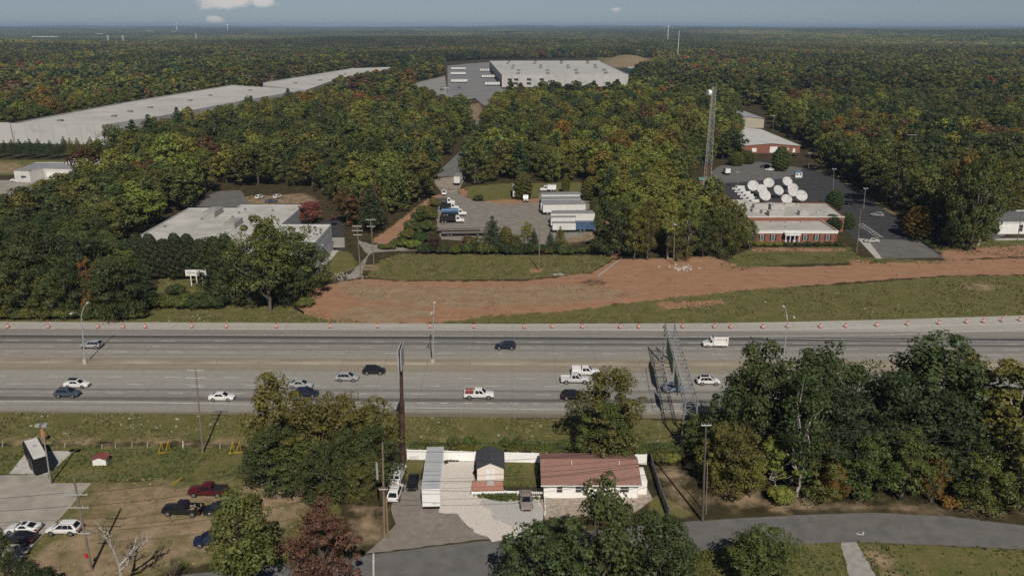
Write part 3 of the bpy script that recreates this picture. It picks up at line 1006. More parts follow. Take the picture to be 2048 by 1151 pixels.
# autumn palette (leaf albedo)
TINT = {
    'dark': (0.052, 0.065, 0.023), 'deep': (0.036, 0.047, 0.020), 'green': (0.078, 0.090, 0.026), 'olive': (0.110, 0.110, 0.030), 'yg': (0.152, 0.164, 0.036),
    'yellow': (0.190, 0.165, 0.032), 'gold': (0.200, 0.135, 0.032), 'orange': (0.20, 0.100, 0.034), 'rust': (0.130, 0.078, 0.036), 'red': (0.135, 0.078, 0.050),
    'pink': (0.23, 0.085, 0.066), 'brown': (0.135, 0.088, 0.046), 'grey': (0.165, 0.140, 0.095), 'pine': (0.040, 0.058, 0.024), 'wine': (0.088, 0.034, 0.034),
}
TINT = {k: tuple(min(.5, x * (1.62 if k in ('dark', 'deep', 'pine', 'green') else 1.42 if k in ('olive', 'yg') else 1.2)) for x in v) for k, v in TINT.items()}
WORD = {'dark': 'dark green', 'deep': 'very dark green', 'green': 'green', 'olive': 'olive green', 'yg': 'yellow-green', 'yellow': 'yellow', 'gold': 'golden yellow', 'orange': 'orange',
        'rust': 'rust brown', 'red': 'red', 'pink': 'pinkish red', 'brown': 'brown', 'grey': 'thin greyish', 'pine': 'dark green', 'wine': 'wine red'}


def jit(c, amt=0.22):
    k = 1 + random.uniform(-amt, amt)
    return [c[0] * k * (1 + random.uniform(-.12, .12)), c[1] * k * (1 + random.uniform(-.06, .06)), c[2] * k]


TREES = []          # every tree that stands as its own object


def add_tree(x, y, h, w, key, tint, label, cat='tree', name='broadleaf_tree', group=None, z=0.0, parts=True):
    cm, tm, data = PROTO[key]
    spread = {'broad': 9.0, 'mid': 9.0, 'tall': 7.0, 'pine': 7.2, 'midpi': 7.2, 'ovoid': 7.0, 'shrub': 14.0, 'bare': 9.0}[key.rstrip('0123456789')[:5]]
    t = thing(name, label, cat, (x, y, z), random.uniform(0, 6.28), group)
    sx = w / spread
    t.scale = (sx * random.uniform(.94, 1.06), sx, h / H0)
    c = link('crown' if not key.startswith('shrub') else 'foliage', cm, t)
    c['tint'] = tint
    link('trunk' if not key.startswith('shrub') else 'stem', tm, t)
    TREES.append(t)
    return t


def hgt(bx, by, ty):
    Y = P(bx, by).y
    d = pix_dir(bx, ty)
    return CAM_H + d.z * (Y / d.y)


def pxm(bx, by, z=5.0):
    q = P(bx, by)
    depth = q.y * math.cos(PITCH) + (CAM_H - z) * math.sin(PITCH)
    return F_PX / depth


def tree_px(bx, by, ty, wpx, key, tint, label, **kw):
    h = hgt(bx, by, ty) / 0.99
    q = P(bx, by)
    return add_tree(q.x, q.y, h, wpx / pxm(bx, by, h * .6), key, jit(TINT[tint], .1), label, **kw)


# --- south of the highway, each placed by where its foot stands
def many(rows, label, group, cat='tree', name='broadleaf_tree'):
    for k, (bx, by, ty, w, key, tint) in enumerate(rows):
        lab = label.replace('{c}', WORD[tint])
        g = group + ', ' + WORD[tint]
        tree_px(bx, by, ty, w, key, tint, lab, group=g, cat=cat, name=name)


tree_px(1212, 905, 746, 160, 'broad4', 'olive', 'round olive tree beside the highway, behind the brown-roofed house')
tree_px(1215, 921, 812, 110, 'broad4', 'green', 'lower green tree behind the white fence under the round olive tree')
many([(562, 935, 751, 135, 'broad0', 'olive'), (640, 962, 800, 125, 'broad1', 'olive'), (700, 935, 788, 110, 'broad2', 'olive'), (752, 930, 800, 100, 'broad3', 'olive'),
      (540, 985, 868, 118, 'broad4', 'dark'), (580, 960, 850, 130, 'broad2', 'dark'), (650, 1005, 890, 110, 'broad0', 'dark'), (600, 985, 880, 110, 'broad1', 'green'), (745, 962, 860, 100, 'broad4', 'dark'),
      (738, 985, 912, 85, 'broad3', 'green'), (712, 1000, 930, 70, 'broad2', 'green'), (690, 975, 860, 80, 'broad1', 'dark')],
     '{c} tree in the clump between the parked pickups and the billboard pole', 'trees beside the billboard pole')
tree_px(652, 1176, 1014, 140, 'broad1', 'red', 'red-leaved tree on the edge of the frontage road by the lot')
tree_px(625, 1185, 1045, 100, 'bare1', 'rust', 'half-bare rust-coloured tree beside the red-leaved tree', name='bare_tree')
tree_px(700, 978, 905, 55, 'bare1', 'brown', 'thin leafless tree at the corner of the lot beside the clump', name='bare_tree')
tree_px(492, 1195, 990, 160, 'broad3', 'green', 'olive spreading tree over the parked cars on the dirt field')
tree_px(10, 1150, 1058, 55, 'broad0', 'dark', 'small dark tree beside the white coupe and dark sedan')
tree_px(70, 1195, 1128, 90, 'broad2', 'deep', 'dark tree at the foot of the dirt field below the white hatchback')
tree_px(345, 1175, 1100, 45, 'bare1', 'brown', 'thin twiggy tree between the dead trunk and the olive tree', name='bare_tree')
tree_px(252, 1182, 1040, 120, 'bare0', 'grey', 'dead pale grey tree with bare forking branches beside the leaning pole', name='dead_tree')
many([(1195, 1232, 966, 185, 'broad0', 'dark'), (1085, 1240, 1050, 190, 'broad2', 'dark'), (1315, 1235, 1040, 190, 'broad4', 'dark')],
     '{c} oak on the far side of the frontage road in front of the house', 'oaks in front of the house')
tree_px(1512, 1165, 1060, 140, 'broad3', 'green', 'bushy green tree on the lawn beside the frontage road bend')
tree_px(1395, 1215, 1120, 110, 'broad1', 'olive', 'olive tree on the lawn between the oaks and the bushy green tree')
many([(1505, 930, 688, 165, 'broad0', 'dark'), (1612, 925, 696, 160, 'broad1', 'dark'), (1705, 922, 728, 160, 'broad2', 'dark'), (1832, 945, 676, 215, 'broad3', 'dark'), (1762, 962, 752, 170, 'broad4', 'deep'),
      (1905, 930, 712, 150, 'broad0', 'olive'), (2012, 990, 728, 180, 'tall0', 'olive'), (2075, 945, 735, 150, 'broad1', 'olive'), (1456, 935, 775, 115, 'broad2', 'dark'), (1582, 965, 795, 150, 'broad3', 'deep'),
      (1668, 972, 790, 150, 'broad4', 'deep'), (1885, 975, 780, 180, 'broad1', 'deep'), (1432, 974, 850, 85, 'broad0', 'olive'), (1470, 982, 852, 110, 'broad2', 'olive'), (1545, 988, 868, 90, 'tall1', 'yg'),
      (1590, 994, 745, 110, 'tall0', 'dark'), (1636, 992, 885, 105, 'broad4', 'green'), (1722, 998, 872, 115, 'broad0', 'green'), (1800, 1000, 862, 120, 'broad1', 'green'), (1862, 1004, 905, 70, 'broad3', 'gold'),
      (1962, 1012, 900, 120, 'broad2', 'olive'), (2045, 1018, 905, 120, 'broad4', 'green'), (1500, 994, 905, 60, 'broad3', 'yg'), (1660, 1000, 925, 60, 'broad0', 'gold'), (1930, 998, 845, 110, 'broad3', 'dark'),
      (2120, 1000, 760, 170, 'broad0', 'dark'), (1490, 905, 760, 120, 'broad4', 'dark'), (1960, 905, 770, 130, 'broad2', 'dark'), (1398, 905, 828, 80, 'broad1', 'green')],
     '{c} tree in the roadside wood beside the sign gantry', 'roadside wood by the gantry')
SHR = []
for (bx, by, ty, w, t_) in ((855, 893, 868, 16, 'green'), (907, 892, 864, 26, 'green'), (941, 893, 863, 28, 'green'), (1010, 893, 868, 26, 'green'), (1036, 893, 864, 24, 'green'), (1128, 899, 872, 30, 'green'),
                             (1105, 903, 888, 40, 'green'), (1075, 904, 890, 36, 'olive'), (1160, 903, 886, 44, 'green'), (1245, 903, 893, 30, 'olive'), (985, 903, 888, 44, 'olive'), (880, 900, 888, 34, 'olive'), (930, 902, 888, 40, 'olive'), (1030, 903, 888, 40, 'olive'), (1280, 905, 892, 30, 'green'), (1060, 900, 884, 26, 'green')):
    tree_px(bx, by, ty, w, random.choice(['shrub0', 'shrub1']), t_, WORD[t_] + ' sapling growing along the white fence behind the house lot', cat='shrub', name='sapling', group='saplings along the white fence, ' + WORD[t_])
tree_px(1318, 923, 893, 40, 'shrub0', 'green', 'round green bush at the corner of the grey board fence', cat='shrub', name='bush')
tree_px(1345, 926, 898, 30, 'shrub1', 'yg', 'yellow-green bush beside the corner of the grey board fence', cat='shrub', name='bush')
tree_px(1560, 1004, 960, 55, 'shrub1', 'yg', 'yellow-green bush under the roadside wood at the frontage road bend', cat='shrub', name='bush')
tree_px(1900, 1012, 985, 45, 'shrub0', 'gold', 'golden bush under the roadside wood beside the frontage road', cat='shrub', name='bush')

# --- north of the highway
for i in range(9):
    tree_px(258 + 25 * i, 557 - (i % 2) * 3, 476 - (i % 3) * 5 - (i in (1, 4)) * 6, 46, 'ovoid%d' % (i % 2), 'deep', 'dark evergreen screening tree in the row before the white flat-roofed office',
            group='evergreens before the office', name='evergreen_tree')
many([(497, 612, 492, 115, 'broad0', 'dark'), (540, 622, 436, 125, 'broad3', 'green'), (578, 608, 478, 75, 'broad1', 'dark'), (455, 590, 470, 90, 'broad2', 'dark'), (548, 600, 500, 110, 'broad4', 'dark')],
     '{c} tree at the front corner of the white office by the clay bank', 'trees at the office corner')
tree_px(240, 630, 512, 118, 'broad2', 'dark', 'round dark tree beside the highway at the edge of the western wood')
tree_px(184, 622, 520, 38, 'tall0', 'orange', 'narrow orange tree beside the round dark tree at the highway')
tree_px(186, 632, 572, 34, 'shrub0', 'orange', 'orange bush under the narrow orange tree at the highway', cat='shrub', name='bush')
for (bx, by, ty, w, t_) in ((325, 612, 583, 50, 'olive'), (362, 613, 578, 55, 'green'), (400, 613, 580, 60, 'dark'), (435, 612, 572, 60, 'dark'), (352, 590, 558, 40, 'dark'), (425, 575, 548, 36, 'dark'), (610, 612, 590, 40, 'olive')):
    tree_px(bx, by, ty, w, random.choice(['shrub0', 'shrub1']), t_, WORD[t_] + ' bush below the white sign on three posts', cat='shrub', name='bush', group='bushes below the sign, ' + WORD[t_])
many([(-18, 628, 520, 110, 'broad2', 'dark'), (28, 632, 545, 80, 'broad0', 'olive'), (66, 628, 500, 100, 'broad4', 'dark'), (108, 633, 548, 76, 'broad2', 'green'), (146, 629, 520, 84, 'broad0', 'dark'), (215, 633, 556, 60, 'broad4', 'dark'),
      (272, 628, 545, 60, 'broad0', 'dark'), (5, 606, 455, 120, 'broad4', 'dark'), (85, 604, 450, 120, 'broad0', 'dark'), (160, 600, 462, 110, 'broad2', 'deep')],
     '{c} tree in the front row of the western wood', 'front of the western wood')
for k in range(13):
    t_ = random.choice(['dark', 'olive', 'green', 'dark'])
    tree_px(-10 + k * 24, 635, random.uniform(600, 614), random.uniform(36, 52), random.choice(['shrub0', 'shrub1']), t_, WORD[t_] + ' bush at the highway edge of the western wood', cat='shrub', name='bush', group='bushes at the western wood edge, ' + WORD[t_])
tree_px(622, 447, 404, 52, 'broad1', 'pink', 'pinkish red ornamental tree at the rear corner of the white office')
tree_px(1832, 474, 411, 56, 'ovoid0', 'gold', 'pear-shaped golden brown tree on the car park island')
tree_px(1560, 341, 292, 42, 'ovoid1', 'green', 'round green tree on the car park island before the far brick building')
tree_px(1472, 331, 303, 30, 'ovoid0', 'olive', 'small olive tree on the car park edge beside the lattice tower')
tree_px(1494, 327, 300, 34, 'ovoid1', 'green', 'small green tree on the car park edge beside the small olive tree')
tree_px(1667, 419, 380, 36, 'ovoid0', 'pine', 'dark conical evergreen at the rear corner of the brick studio', name='evergreen_tree')
tree_px(1662, 462, 428, 44, 'ovoid1', 'deep', 'dark round evergreen at the east wall of the brick studio', name='evergreen_tree')
tree_px(1692, 456, 424, 34, 'ovoid0', 'dark', 'dark evergreen at the east corner of the brick studio', name='evergreen_tree')
many([(1936, 502, 300, 105, 'broad0', 'green'), (1955, 490, 318, 80, 'tall0', 'olive'), (1910, 482, 310, 70, 'tall0', 'gold'), (1892, 462, 322, 76, 'broad1', 'dark'), (1926, 488, 360, 70, 'tall1', 'olive'),
      (2000, 430, 322, 110, 'broad4', 'olive'), (1790, 415, 285, 100, 'broad3', 'green')],
     '{c} tree overhanging the studio car park', 'trees beside the studio car park')
many([(1470, 508, 408, 62, 'broad0', 'olive'), (1440, 512, 418, 60, 'broad2', 'green'), (1405, 514, 430, 55, 'broad4', 'dark'), (1498, 500, 440, 34, 'broad1', 'green'), (1375, 515, 400, 50, 'tall0', 'olive'),
      (1335, 518, 395, 50, 'tall1', 'yg'), (1295, 520, 400, 52, 'broad3', 'olive'), (1268, 520, 410, 48, 'broad1', 'yg')],
     '{c} tree at the front of the middle wood beside the brick studio', 'front of the middle wood')
# the planted hedge round the truck yard
hx = [(842 + i * 13.5, 508, random.uniform(474, 492), 22) for i in range(29)]
for (bx, by, ty, w) in hx:
    t_ = random.choice(['deep', 'dark', 'dark', 'olive', 'green'])
    tree_px(bx, by + random.uniform(-2, 2), ty, w, random.choice(['shrub0', 'shrub1']), t_, WORD[t_] + ' bush in the hedge along the front of the truck yard', cat='shrub', name='hedge_bush', group='hedge before the truck yard, ' + WORD[t_])
for (bx, by, ty, w, key, t_) in ((985, 505, 432, 46, 'pine0', 'pine'), (1012, 502, 452, 30, 'ovoid0', 'olive'), (1055, 500, 446, 28, 'tall0', 'yg'), (1068, 503, 458, 22, 'pine1', 'pine'), (1100, 502, 462, 20, 'pine0', 'pine'),
                                 (1120, 503, 452, 26, 'pine1', 'olive'), (870, 505, 476, 30, 'broad1', 'wine'), (935, 500, 470, 28, 'broad2', 'rust'), (950, 503, 474, 30, 'broad4', 'olive'), (1032, 505, 470, 34, 'broad0', 'olive')):
    nm = 'pine_tree' if 'pine' in key else 'broadleaf_tree'
    tree_px(bx, by, ty, w, key, t_, WORD[t_] + (' pine' if 'pine' in key else ' young tree') + ' standing in the hedge along the front of the truck yard', name=nm, group='trees in the yard hedge, ' + WORD[t_] + nm)
for (bx, by, ty, w, key, t_) in ((1046, 398, 342, 42, 'ovoid1', 'green'), (1131, 385, 350, 18, 'ovoid0', 'olive'), (1180, 400, 352, 38, 'ovoid0', 'olive')):
    tree_px(bx, by, ty, w, key, t_, {1046: 'dense green tree standing over the parked trailer', 1131: 'slim olive tree behind the white trailers', 1180: 'olive tree at the end of the white trailers'}[bx])
tree_px(957, 401, 386, 24, 'shrub0', 'dark', 'clipped round bush on the bank of the truck yard', cat='shrub', name='bush')
for k, (bx, by) in enumerate(((1190, 420), (1194, 435), (1199, 450), (1203, 465), (1208, 480), (1213, 495))):
    tree_px(bx, by + 6, by - 26, 24, 'ovoid0', 'green', 'green columnar bush in the row beside the white trailers', cat='shrub', name='hedge_bush', group='green row beside the white trailers')
for (bx, by, ty, w, t_) in ((868, 412, 392, 24, 'olive'), (850, 428, 404, 32, 'green'), (838, 442, 416, 34, 'dark'), (862, 438, 414, 30, 'olive'), (825, 460, 432, 36, 'green'), (852, 462, 432, 36, 'green'), (815, 478, 450, 36, 'olive'),
                            (842, 484, 452, 34, 'dark'), (800, 492, 470, 36, 'green'), (824, 496, 472, 38, 'yg'), (778, 498, 482, 28, 'green'), (765, 497, 484, 22, 'green')):
    tree_px(bx, by, ty, w, random.choice(['shrub0', 'shrub1']), t_, WORD[t_] + ' bush on the bank west of the truck yard', cat='shrub', name='bush', group='bushes on the yard bank, ' + WORD[t_])
for k in range(9):
    bx = 1515 + k * 20
    tree_px(bx, 490.5, 481, 20, random.choice(['shrub0', 'shrub1']), 'yg' if k < 3 else 'dark', ('yellow-green' if k < 3 else 'dark') + ' clipped shrub under the studio front windows', cat='shrub', name='clipped_shrub',
            group='clipped shrubs under the studio windows, ' + ('yg' if k < 3 else 'dark'))
for k, (bx, by) in enumerate(((1853, 487), (1860, 491), (1866, 496))):
    tree_px(bx, by, by - 10, 16, 'shrub0', 'dark', 'dark clipped bush in the short row at the car park corner', cat='shrub', name='hedge_bush', group='short row at the car park corner')

# --- woods: scattered over everything north of the highway that is not cleared
CLEAR = [
    [(-700, 700), (-700, 634), (285, 631), (310, 600), (450, 590), (470, 626), (600, 622), (640, 560), (672, 492), (668, 452), (690, 440), (700, 476), (742, 488), (800, 440), (852, 392), (866, 352), (880, 322), (905, 296),
     (932, 262), (938, 234), (980, 232), (976, 252), (952, 302), (940, 345), (934, 374), (1010, 367), (1190, 365), (1206, 385), (1216, 440), (1240, 522), (1340, 524), (1430, 516), (1500, 505), (1468, 502), (1418, 472), (1382, 432), (1368, 402),
     (1376, 360), (1424, 325), (1476, 318), (1470, 212), (1540, 212), (1552, 255), (1622, 290), (1650, 340), (1710, 366), (1800, 418), (1866, 478), (1908, 508), (1946, 500), (1968, 455), (1955, 408), (2500, 398), (2500, 700)],
    [(252, 565), (240, 500), (262, 478), (378, 410), (430, 378), (500, 372), (610, 376), (668, 400), (700, 428), (676, 500), (640, 560), (470, 600), (300, 610)],
    [(-700, 470), (-700, 316), (228, 314), (228, 348), (176, 374), (142, 398), (90, 438), (44, 452), (30, 470)],
    [(-700, 322), (-700, 262), (10, 262), (460, 185), (525, 178), (700, 146), (815, 134), (815, 150), (690, 184), (640, 214), (480, 250), (340, 282), (230, 312), (205, 322)],
    [(938, 242), (980, 242), (994, 214), (1008, 203), (1262, 199), (1274, 150), (1310, 138), (1310, 112), (1205, 112), (975, 116), (885, 122), (885, 150), (835, 163), (785, 190), (850, 210), (885, 232)],
]
CLEARW = [W2(p) for p in CLEAR]


def scatter(y0, y1, sp, seed, half=0.70, pad=60):
    rg = np.random.default_rng(seed)
    pts = []
    for yy in np.arange(y0, y1, sp * 0.87):
        hw = half * yy + pad
        xs = np.arange(-hw, hw, sp)
        pts.append(np.stack([xs + rg.uniform(-.42, .42, len(xs)) * sp + (sp / 2 if rg.random() > .5 else 0), yy + rg.uniform(-.42, .42, len(xs)) * sp], 1))
    pts = np.concatenate(pts)
    ok = np.ones(len(pts), bool)
    if y0 < 2200:
        for w in CLEARW: ok &= ~inside(w, pts[:, 0], pts[:, 1])
    return pts[ok]


def palette(x, y, rg):
    """which autumn tone grows where (slow drifts, by the look of each wood)"""
    q = mnoise.noise((x * 0.012, y * 0.012, 4.2)); q2 = mnoise.noise((x * 0.03, y * 0.03, 9.1))
    u = x / max(y, 1) * 2.6                      # -1.7 .. 1.7 across
    r = rg.random()
    if y < 260 and u < -0.6: tab = (('deep', .2), ('dark', .40), ('green', .2), ('olive', .16), ('yellow', .02), ('orange', .02))
    elif y < 700 and -0.35 < u < 0.95: tab = (('pine', .05), ('dark', .10), ('green', .30), ('olive', .20), ('yg', .33), ('yellow', .03), ('gold', .02), ('brown', .015), ('rust', .015))
    elif y < 700 and u <= -0.35: tab = (('dark', .18), ('green', .28), ('olive', .26), ('yg', .15), ('yellow', .07), ('gold', .03), ('brown', .02), ('rust', .02), ('orange', .006))
    elif y < 700: tab = (('deep', .08), ('dark', .34), ('green', .24), ('olive', .2), ('yg', .12), ('gold', .03), ('brown', .03), ('rust', .03), ('orange', .012))
    else: tab = (('deep', .12), ('dark', .24), ('green', .24), ('olive', .20), ('yg', .13), ('yellow', .03), ('gold', .03), ('brown', .05), ('grey', .03), ('rust', .02), ('orange', .006), ('pink', .004), ('wine', .006))
    f = y > 700
    q3 = mnoise.noise((x * 0.0045, y * 0.0022, 7.7)) if f else 0.0
    r = (r * 0.5 + (0.5 + 0.8 * q + 0.35 * q2 + 0.5 * q3) * 0.5 - 0.5) * 1.7 + 0.5
    r = abs(r) if r < 1 else 2 - r
    r = max(0, min(.999, r)) * sum(w for _, w in tab)
    for k, w in tab:
        r -= w
        if r < 0: return k
    return tab[0][0]


for k in range(17):
    tree_px(-12 + k * 13.2 + random.uniform(-3, 3), 318 - (k % 3) * 2.5, random.uniform(272, 286), random.uniform(17, 26), 'pine%d' % (k % 2), 'pine' if k < 12 else 'olive', ('dark' if k < 12 else 'olive') + ' conifer in the row before the blank warehouse wall',
            name='pine_tree', group='conifers before the warehouse wall, ' + ('dark' if k < 12 else 'olive'))
near = scatter(188, 720, 9.0, 11)
near = near[np.argsort(near[:, 1])]
rgp = np.random.default_rng(5)
budget = 300 - sum(1 for t in TREES if t['category'] == 'tree')
wood_pts = []
ZN = lambda x, y: ('western wood beside the highway' if x < -95 and y < 330 else 'wood behind the white office' if x < -10 else 'middle wood below the tower' if x < 95 else 'eastern wood')
for x, y in near:
    u = x / y
    vis = abs(u) < 0.66
    k = palette(x, y, rgp)
    bt_ = rgp.beta(1.6, 1.8)
    h = 9.5 + 10.5 * bt_ + rgp.normal() * 1.2
    if x < -95 and y < 330: h = min(h, 16) * .92
    w = 6.8 + 8.6 * bt_ + rgp.normal() * .8
    pn = rgp.random() < 0.10
    if pn: k, w, h = 'pine', w * .75, h * 1.08
    # keep the trees low beside buildings' open fronts
    if vis and budget > 0:
        key = ('pine%d' % rgp.integers(2)) if pn else (('broad%d' if y < 245 else 'mid%d') % rgp.integers(5))
        zone = ZN(x, y)
        lab = WORD[k] + (' pine' if pn else ' tree') + ' in the ' + zone
        add_tree(x, y, h, w, key, jit(TINT[k]), lab, name='pine_tree' if pn else 'broadleaf_tree', group=zone + ', ' + WORD[k] + (' pines' if pn else ''))
        budget -= 1
    else:
        wood_pts.append((x, y, h, w, pn, k))


def inst_cloud(name, rows, protos, kind_label, seed):
    """one woodland object: tree meshes instanced on its points (scale, turn, kind and tint are point attributes)"""
    rg = np.random.default_rng(seed)
    n = len(rows)
    me = bpy.data.meshes.new(name)
    V = np.array([r[0:3] for r in rows], np.float32)
    me.vertices.add(n); me.vertices.foreach_set('co', V.ravel())
    for nm, ty, key, dat in (('tint', 'FLOAT_VECTOR', 'vector', np.array([r[5] for r in rows], np.float32)), ('tscale', 'FLOAT_VECTOR', 'vector', np.array([(r[4], r[4], r[3]) for r in rows], np.float32)),
                             ('turn', 'FLOAT', 'value', rg.uniform(0, 6.28, n).astype(np.float32)), ('which', 'INT', 'value', np.array([r[6] for r in rows], np.int32))):
        a = me.attributes.new(nm, ty, 'POINT'); a.data.foreach_set(key, dat.ravel())
    o = link(name, me)
    pc = bpy.data.collections.new(name + '_kinds')
    for i, pm in enumerate(protos):
        po = bpy.data.objects.new('%s_kind_%02d' % (name, i), pm); pc.objects.link(po)
    ng = bpy.data.node_groups.new(name + '_scatter', 'GeometryNodeTree')
    ng.interface.new_socket('Geometry', in_out='INPUT', socket_type='NodeSocketGeometry')
    ng.interface.new_socket('Geometry', in_out='OUTPUT', socket_type='NodeSocketGeometry')
    N = ng.nodes.new
    gi, go, ip, ci = N('NodeGroupInput'), N('NodeGroupOutput'), N('GeometryNodeInstanceOnPoints'), N('GeometryNodeCollectionInfo')
    ci.inputs['Collection'].default_value = pc
    ci.inputs['Separate Children'].default_value = True
    ci.inputs['Reset Children'].default_value = True
    ip.inputs['Pick Instance'].default_value = True

    def attr(nm, ty):
        q = N('GeometryNodeInputNamedAttribute'); q.data_type = ty; q.inputs['Name'].default_value = nm
        return q.outputs['Attribute']
    cx = N('ShaderNodeCombineXYZ'); ng.links.new(attr('turn', 'FLOAT'), cx.inputs['Z'])
    ng.links.new(gi.outputs[0], ip.inputs['Points']); ng.links.new(ci.outputs[0], ip.inputs['Instance'])
    ng.links.new(attr('which', 'INT'), ip.inputs['Instance Index'])
    ng.links.new(cx.outputs[0], ip.inputs['Rotation']); ng.links.new(attr('tscale', 'FLOAT_VECTOR'), ip.inputs['Scale'])
    ng.links.new(ip.outputs[0], go.inputs[0])
    md = o.modifiers.new('scatter', 'NODES'); md.node_group = ng
    o['kind'] = 'stuff'; o['label'] = kind_label; o['category'] = 'woodland'
    return o


def whole(key):
    (V, Q, lv, lh), (tV, tQ) = PROTO[key][2]
    me = np_mesh('tree_' + key, np.concatenate([V, tV]), np.concatenate([Q, tQ + len(V)]),
                 {'lv': np.concatenate([lv, np.zeros(len(tQ))]), 'lh': np.concatenate([lh, np.zeros(len(tQ))])}, LEAF)
    me.materials.append(BARK)
    mi = np.zeros(len(Q) + len(tQ), np.int32); mi[len(Q):] = 1
    me.polygons.foreach_set('material_index', mi)
    return me


mids = [whole('mid%d' % i) for i in range(5)] + [whole('midpine%d' % i) for i in range(2)]
rows = []
for x, y, h, w, pn, k in wood_pts:
    rows.append((x, y, float(hz(x, y)), h / H0, w / (7.2 if pn else 9.0), jit(TINT[k]), int(5 + rgp.integers(2) if pn else rgp.integers(5))))
inst_cloud('woodland', rows, mids, 'mixed autumn woodland around the warehouses', 21)
# farther woods: coarser crowns
for i in range(4):
    reg('far%d' % i, broadleaf(700 + i, 20, 22, 1.7, R=5.2, z0=0.12, lod=2))
fars = [whole('far%d' % i) for i in range(4)]
fp = scatter(720, 2300, 12.5, 12, 0.72, 60)
rows = []
for x, y in fp:
    k = palette(x, y, rgp)
    rows.append((x, y, float(hz(x, y)), rgp.uniform(10, 19.5) / H0, rgp.uniform(11, 20) / 9.4, jit([v * (1 + .45 * mnoise.noise((x * .006, y * .003, 1.5))) for v in TINT[k]]), int(rgp.integers(4))))
inst_cloud('far_woodland', rows, fars, 'mixed autumn woodland beyond the long warehouses', 22)


def canopy_patch(seed):
    rg = np.random.default_rng(seed)
    n = 46
    C = np.stack([rg.uniform(-26, 26, n), rg.uniform(-26, 26, n), rg.uniform(7, 13, n)], 1)
    V, Q, lv, lh = leaf_quads(rg, C, rg.uniform(3.6, 5.6, n), 11, 4.2, flat=.75)
    return np_mesh('canopy_%d' % seed, V, Q, {'lv': lv, 'lh': lh}, LEAF)


pats = [canopy_patch(800 + i) for i in range(5)]
rows = []
for (y0, y1, sp, sc_) in ((2300, 5200, 40, 1.0), (5200, 11000, 72, 1.8), (11000, 27000, 150, 3.6)):
    pp = scatter(y0, y1, sp, 13, 0.72, 100)
    for x, y in pp:
        k = palette(x, y, rgp)
        if rgp.random() < 0.025: continue
        c = jit([v * max(.35, 1 + .8 * mnoise.noise((x * .0016, y * .0007, 5.5))) for v in TINT[k]], .3)
        zs = 1.0 if sc_ < 1.5 else 1.15
        rows.append((x, y, float(hz(x, y)) - 1, zs, sc_ * rgp.uniform(.9, 1.15), c, int(rgp.integers(5))))
inst_cloud('distant_woodland', rows, pats, 'distant woods running to the horizon', 23)

# ------------------------------------------------------------------ vehicles (front is +X)
def lerp3(a, b, t):
    return tuple(a[i] + (b[i] - a[i]) * t for i in range(3))


def bilin(q, u, v):
    return lerp3(lerp3(q[0], q[1], u), lerp3(q[3], q[2], u), v)


def inset_quad(q, u0, u1, v0, v1, off):
    n = (Vector(q[1]) - Vector(q[0])).cross(Vector(q[3]) - Vector(q[0])).normalized() * off
    return [tuple(Vector(bilin(q, u, v)) + n) for u, v in ((u0, v0), (u1, v0), (u1, v1), (u0, v1))]


def body_secs(st):
    out = []
    for x, w, zb, zt in st:
        h = zt - zb
        half = [(w * .86, zb), (w * .985, zb + .22 * h), (w, zb + .55 * h), (w * .97, zt - .10 * h), (w * .86, zt)]
        out.append([(x, y, z) for y, z in half] + [(x, -y, z) for y, z in half[::-1]])
    return out


def wheel(parent, x, y, r, w=0.24):
    """tyre with a rim face; axle along Y"""
    s = 1 if y > 0 else -1
    b = MB(); b.tube((0, -w / 2 * s, 0), (0, w / 2 * s, 0), r, n=14)
    o = b.build('wheel', TYRE, parent, loc=(x, y, r))
    b = MB(); b.tube((0, w / 2 * s, 0), (0, (w / 2 + .02) * s, 0), r * .70, r * .6, n=12)
    b.build('rim', RIM, o)
    return o


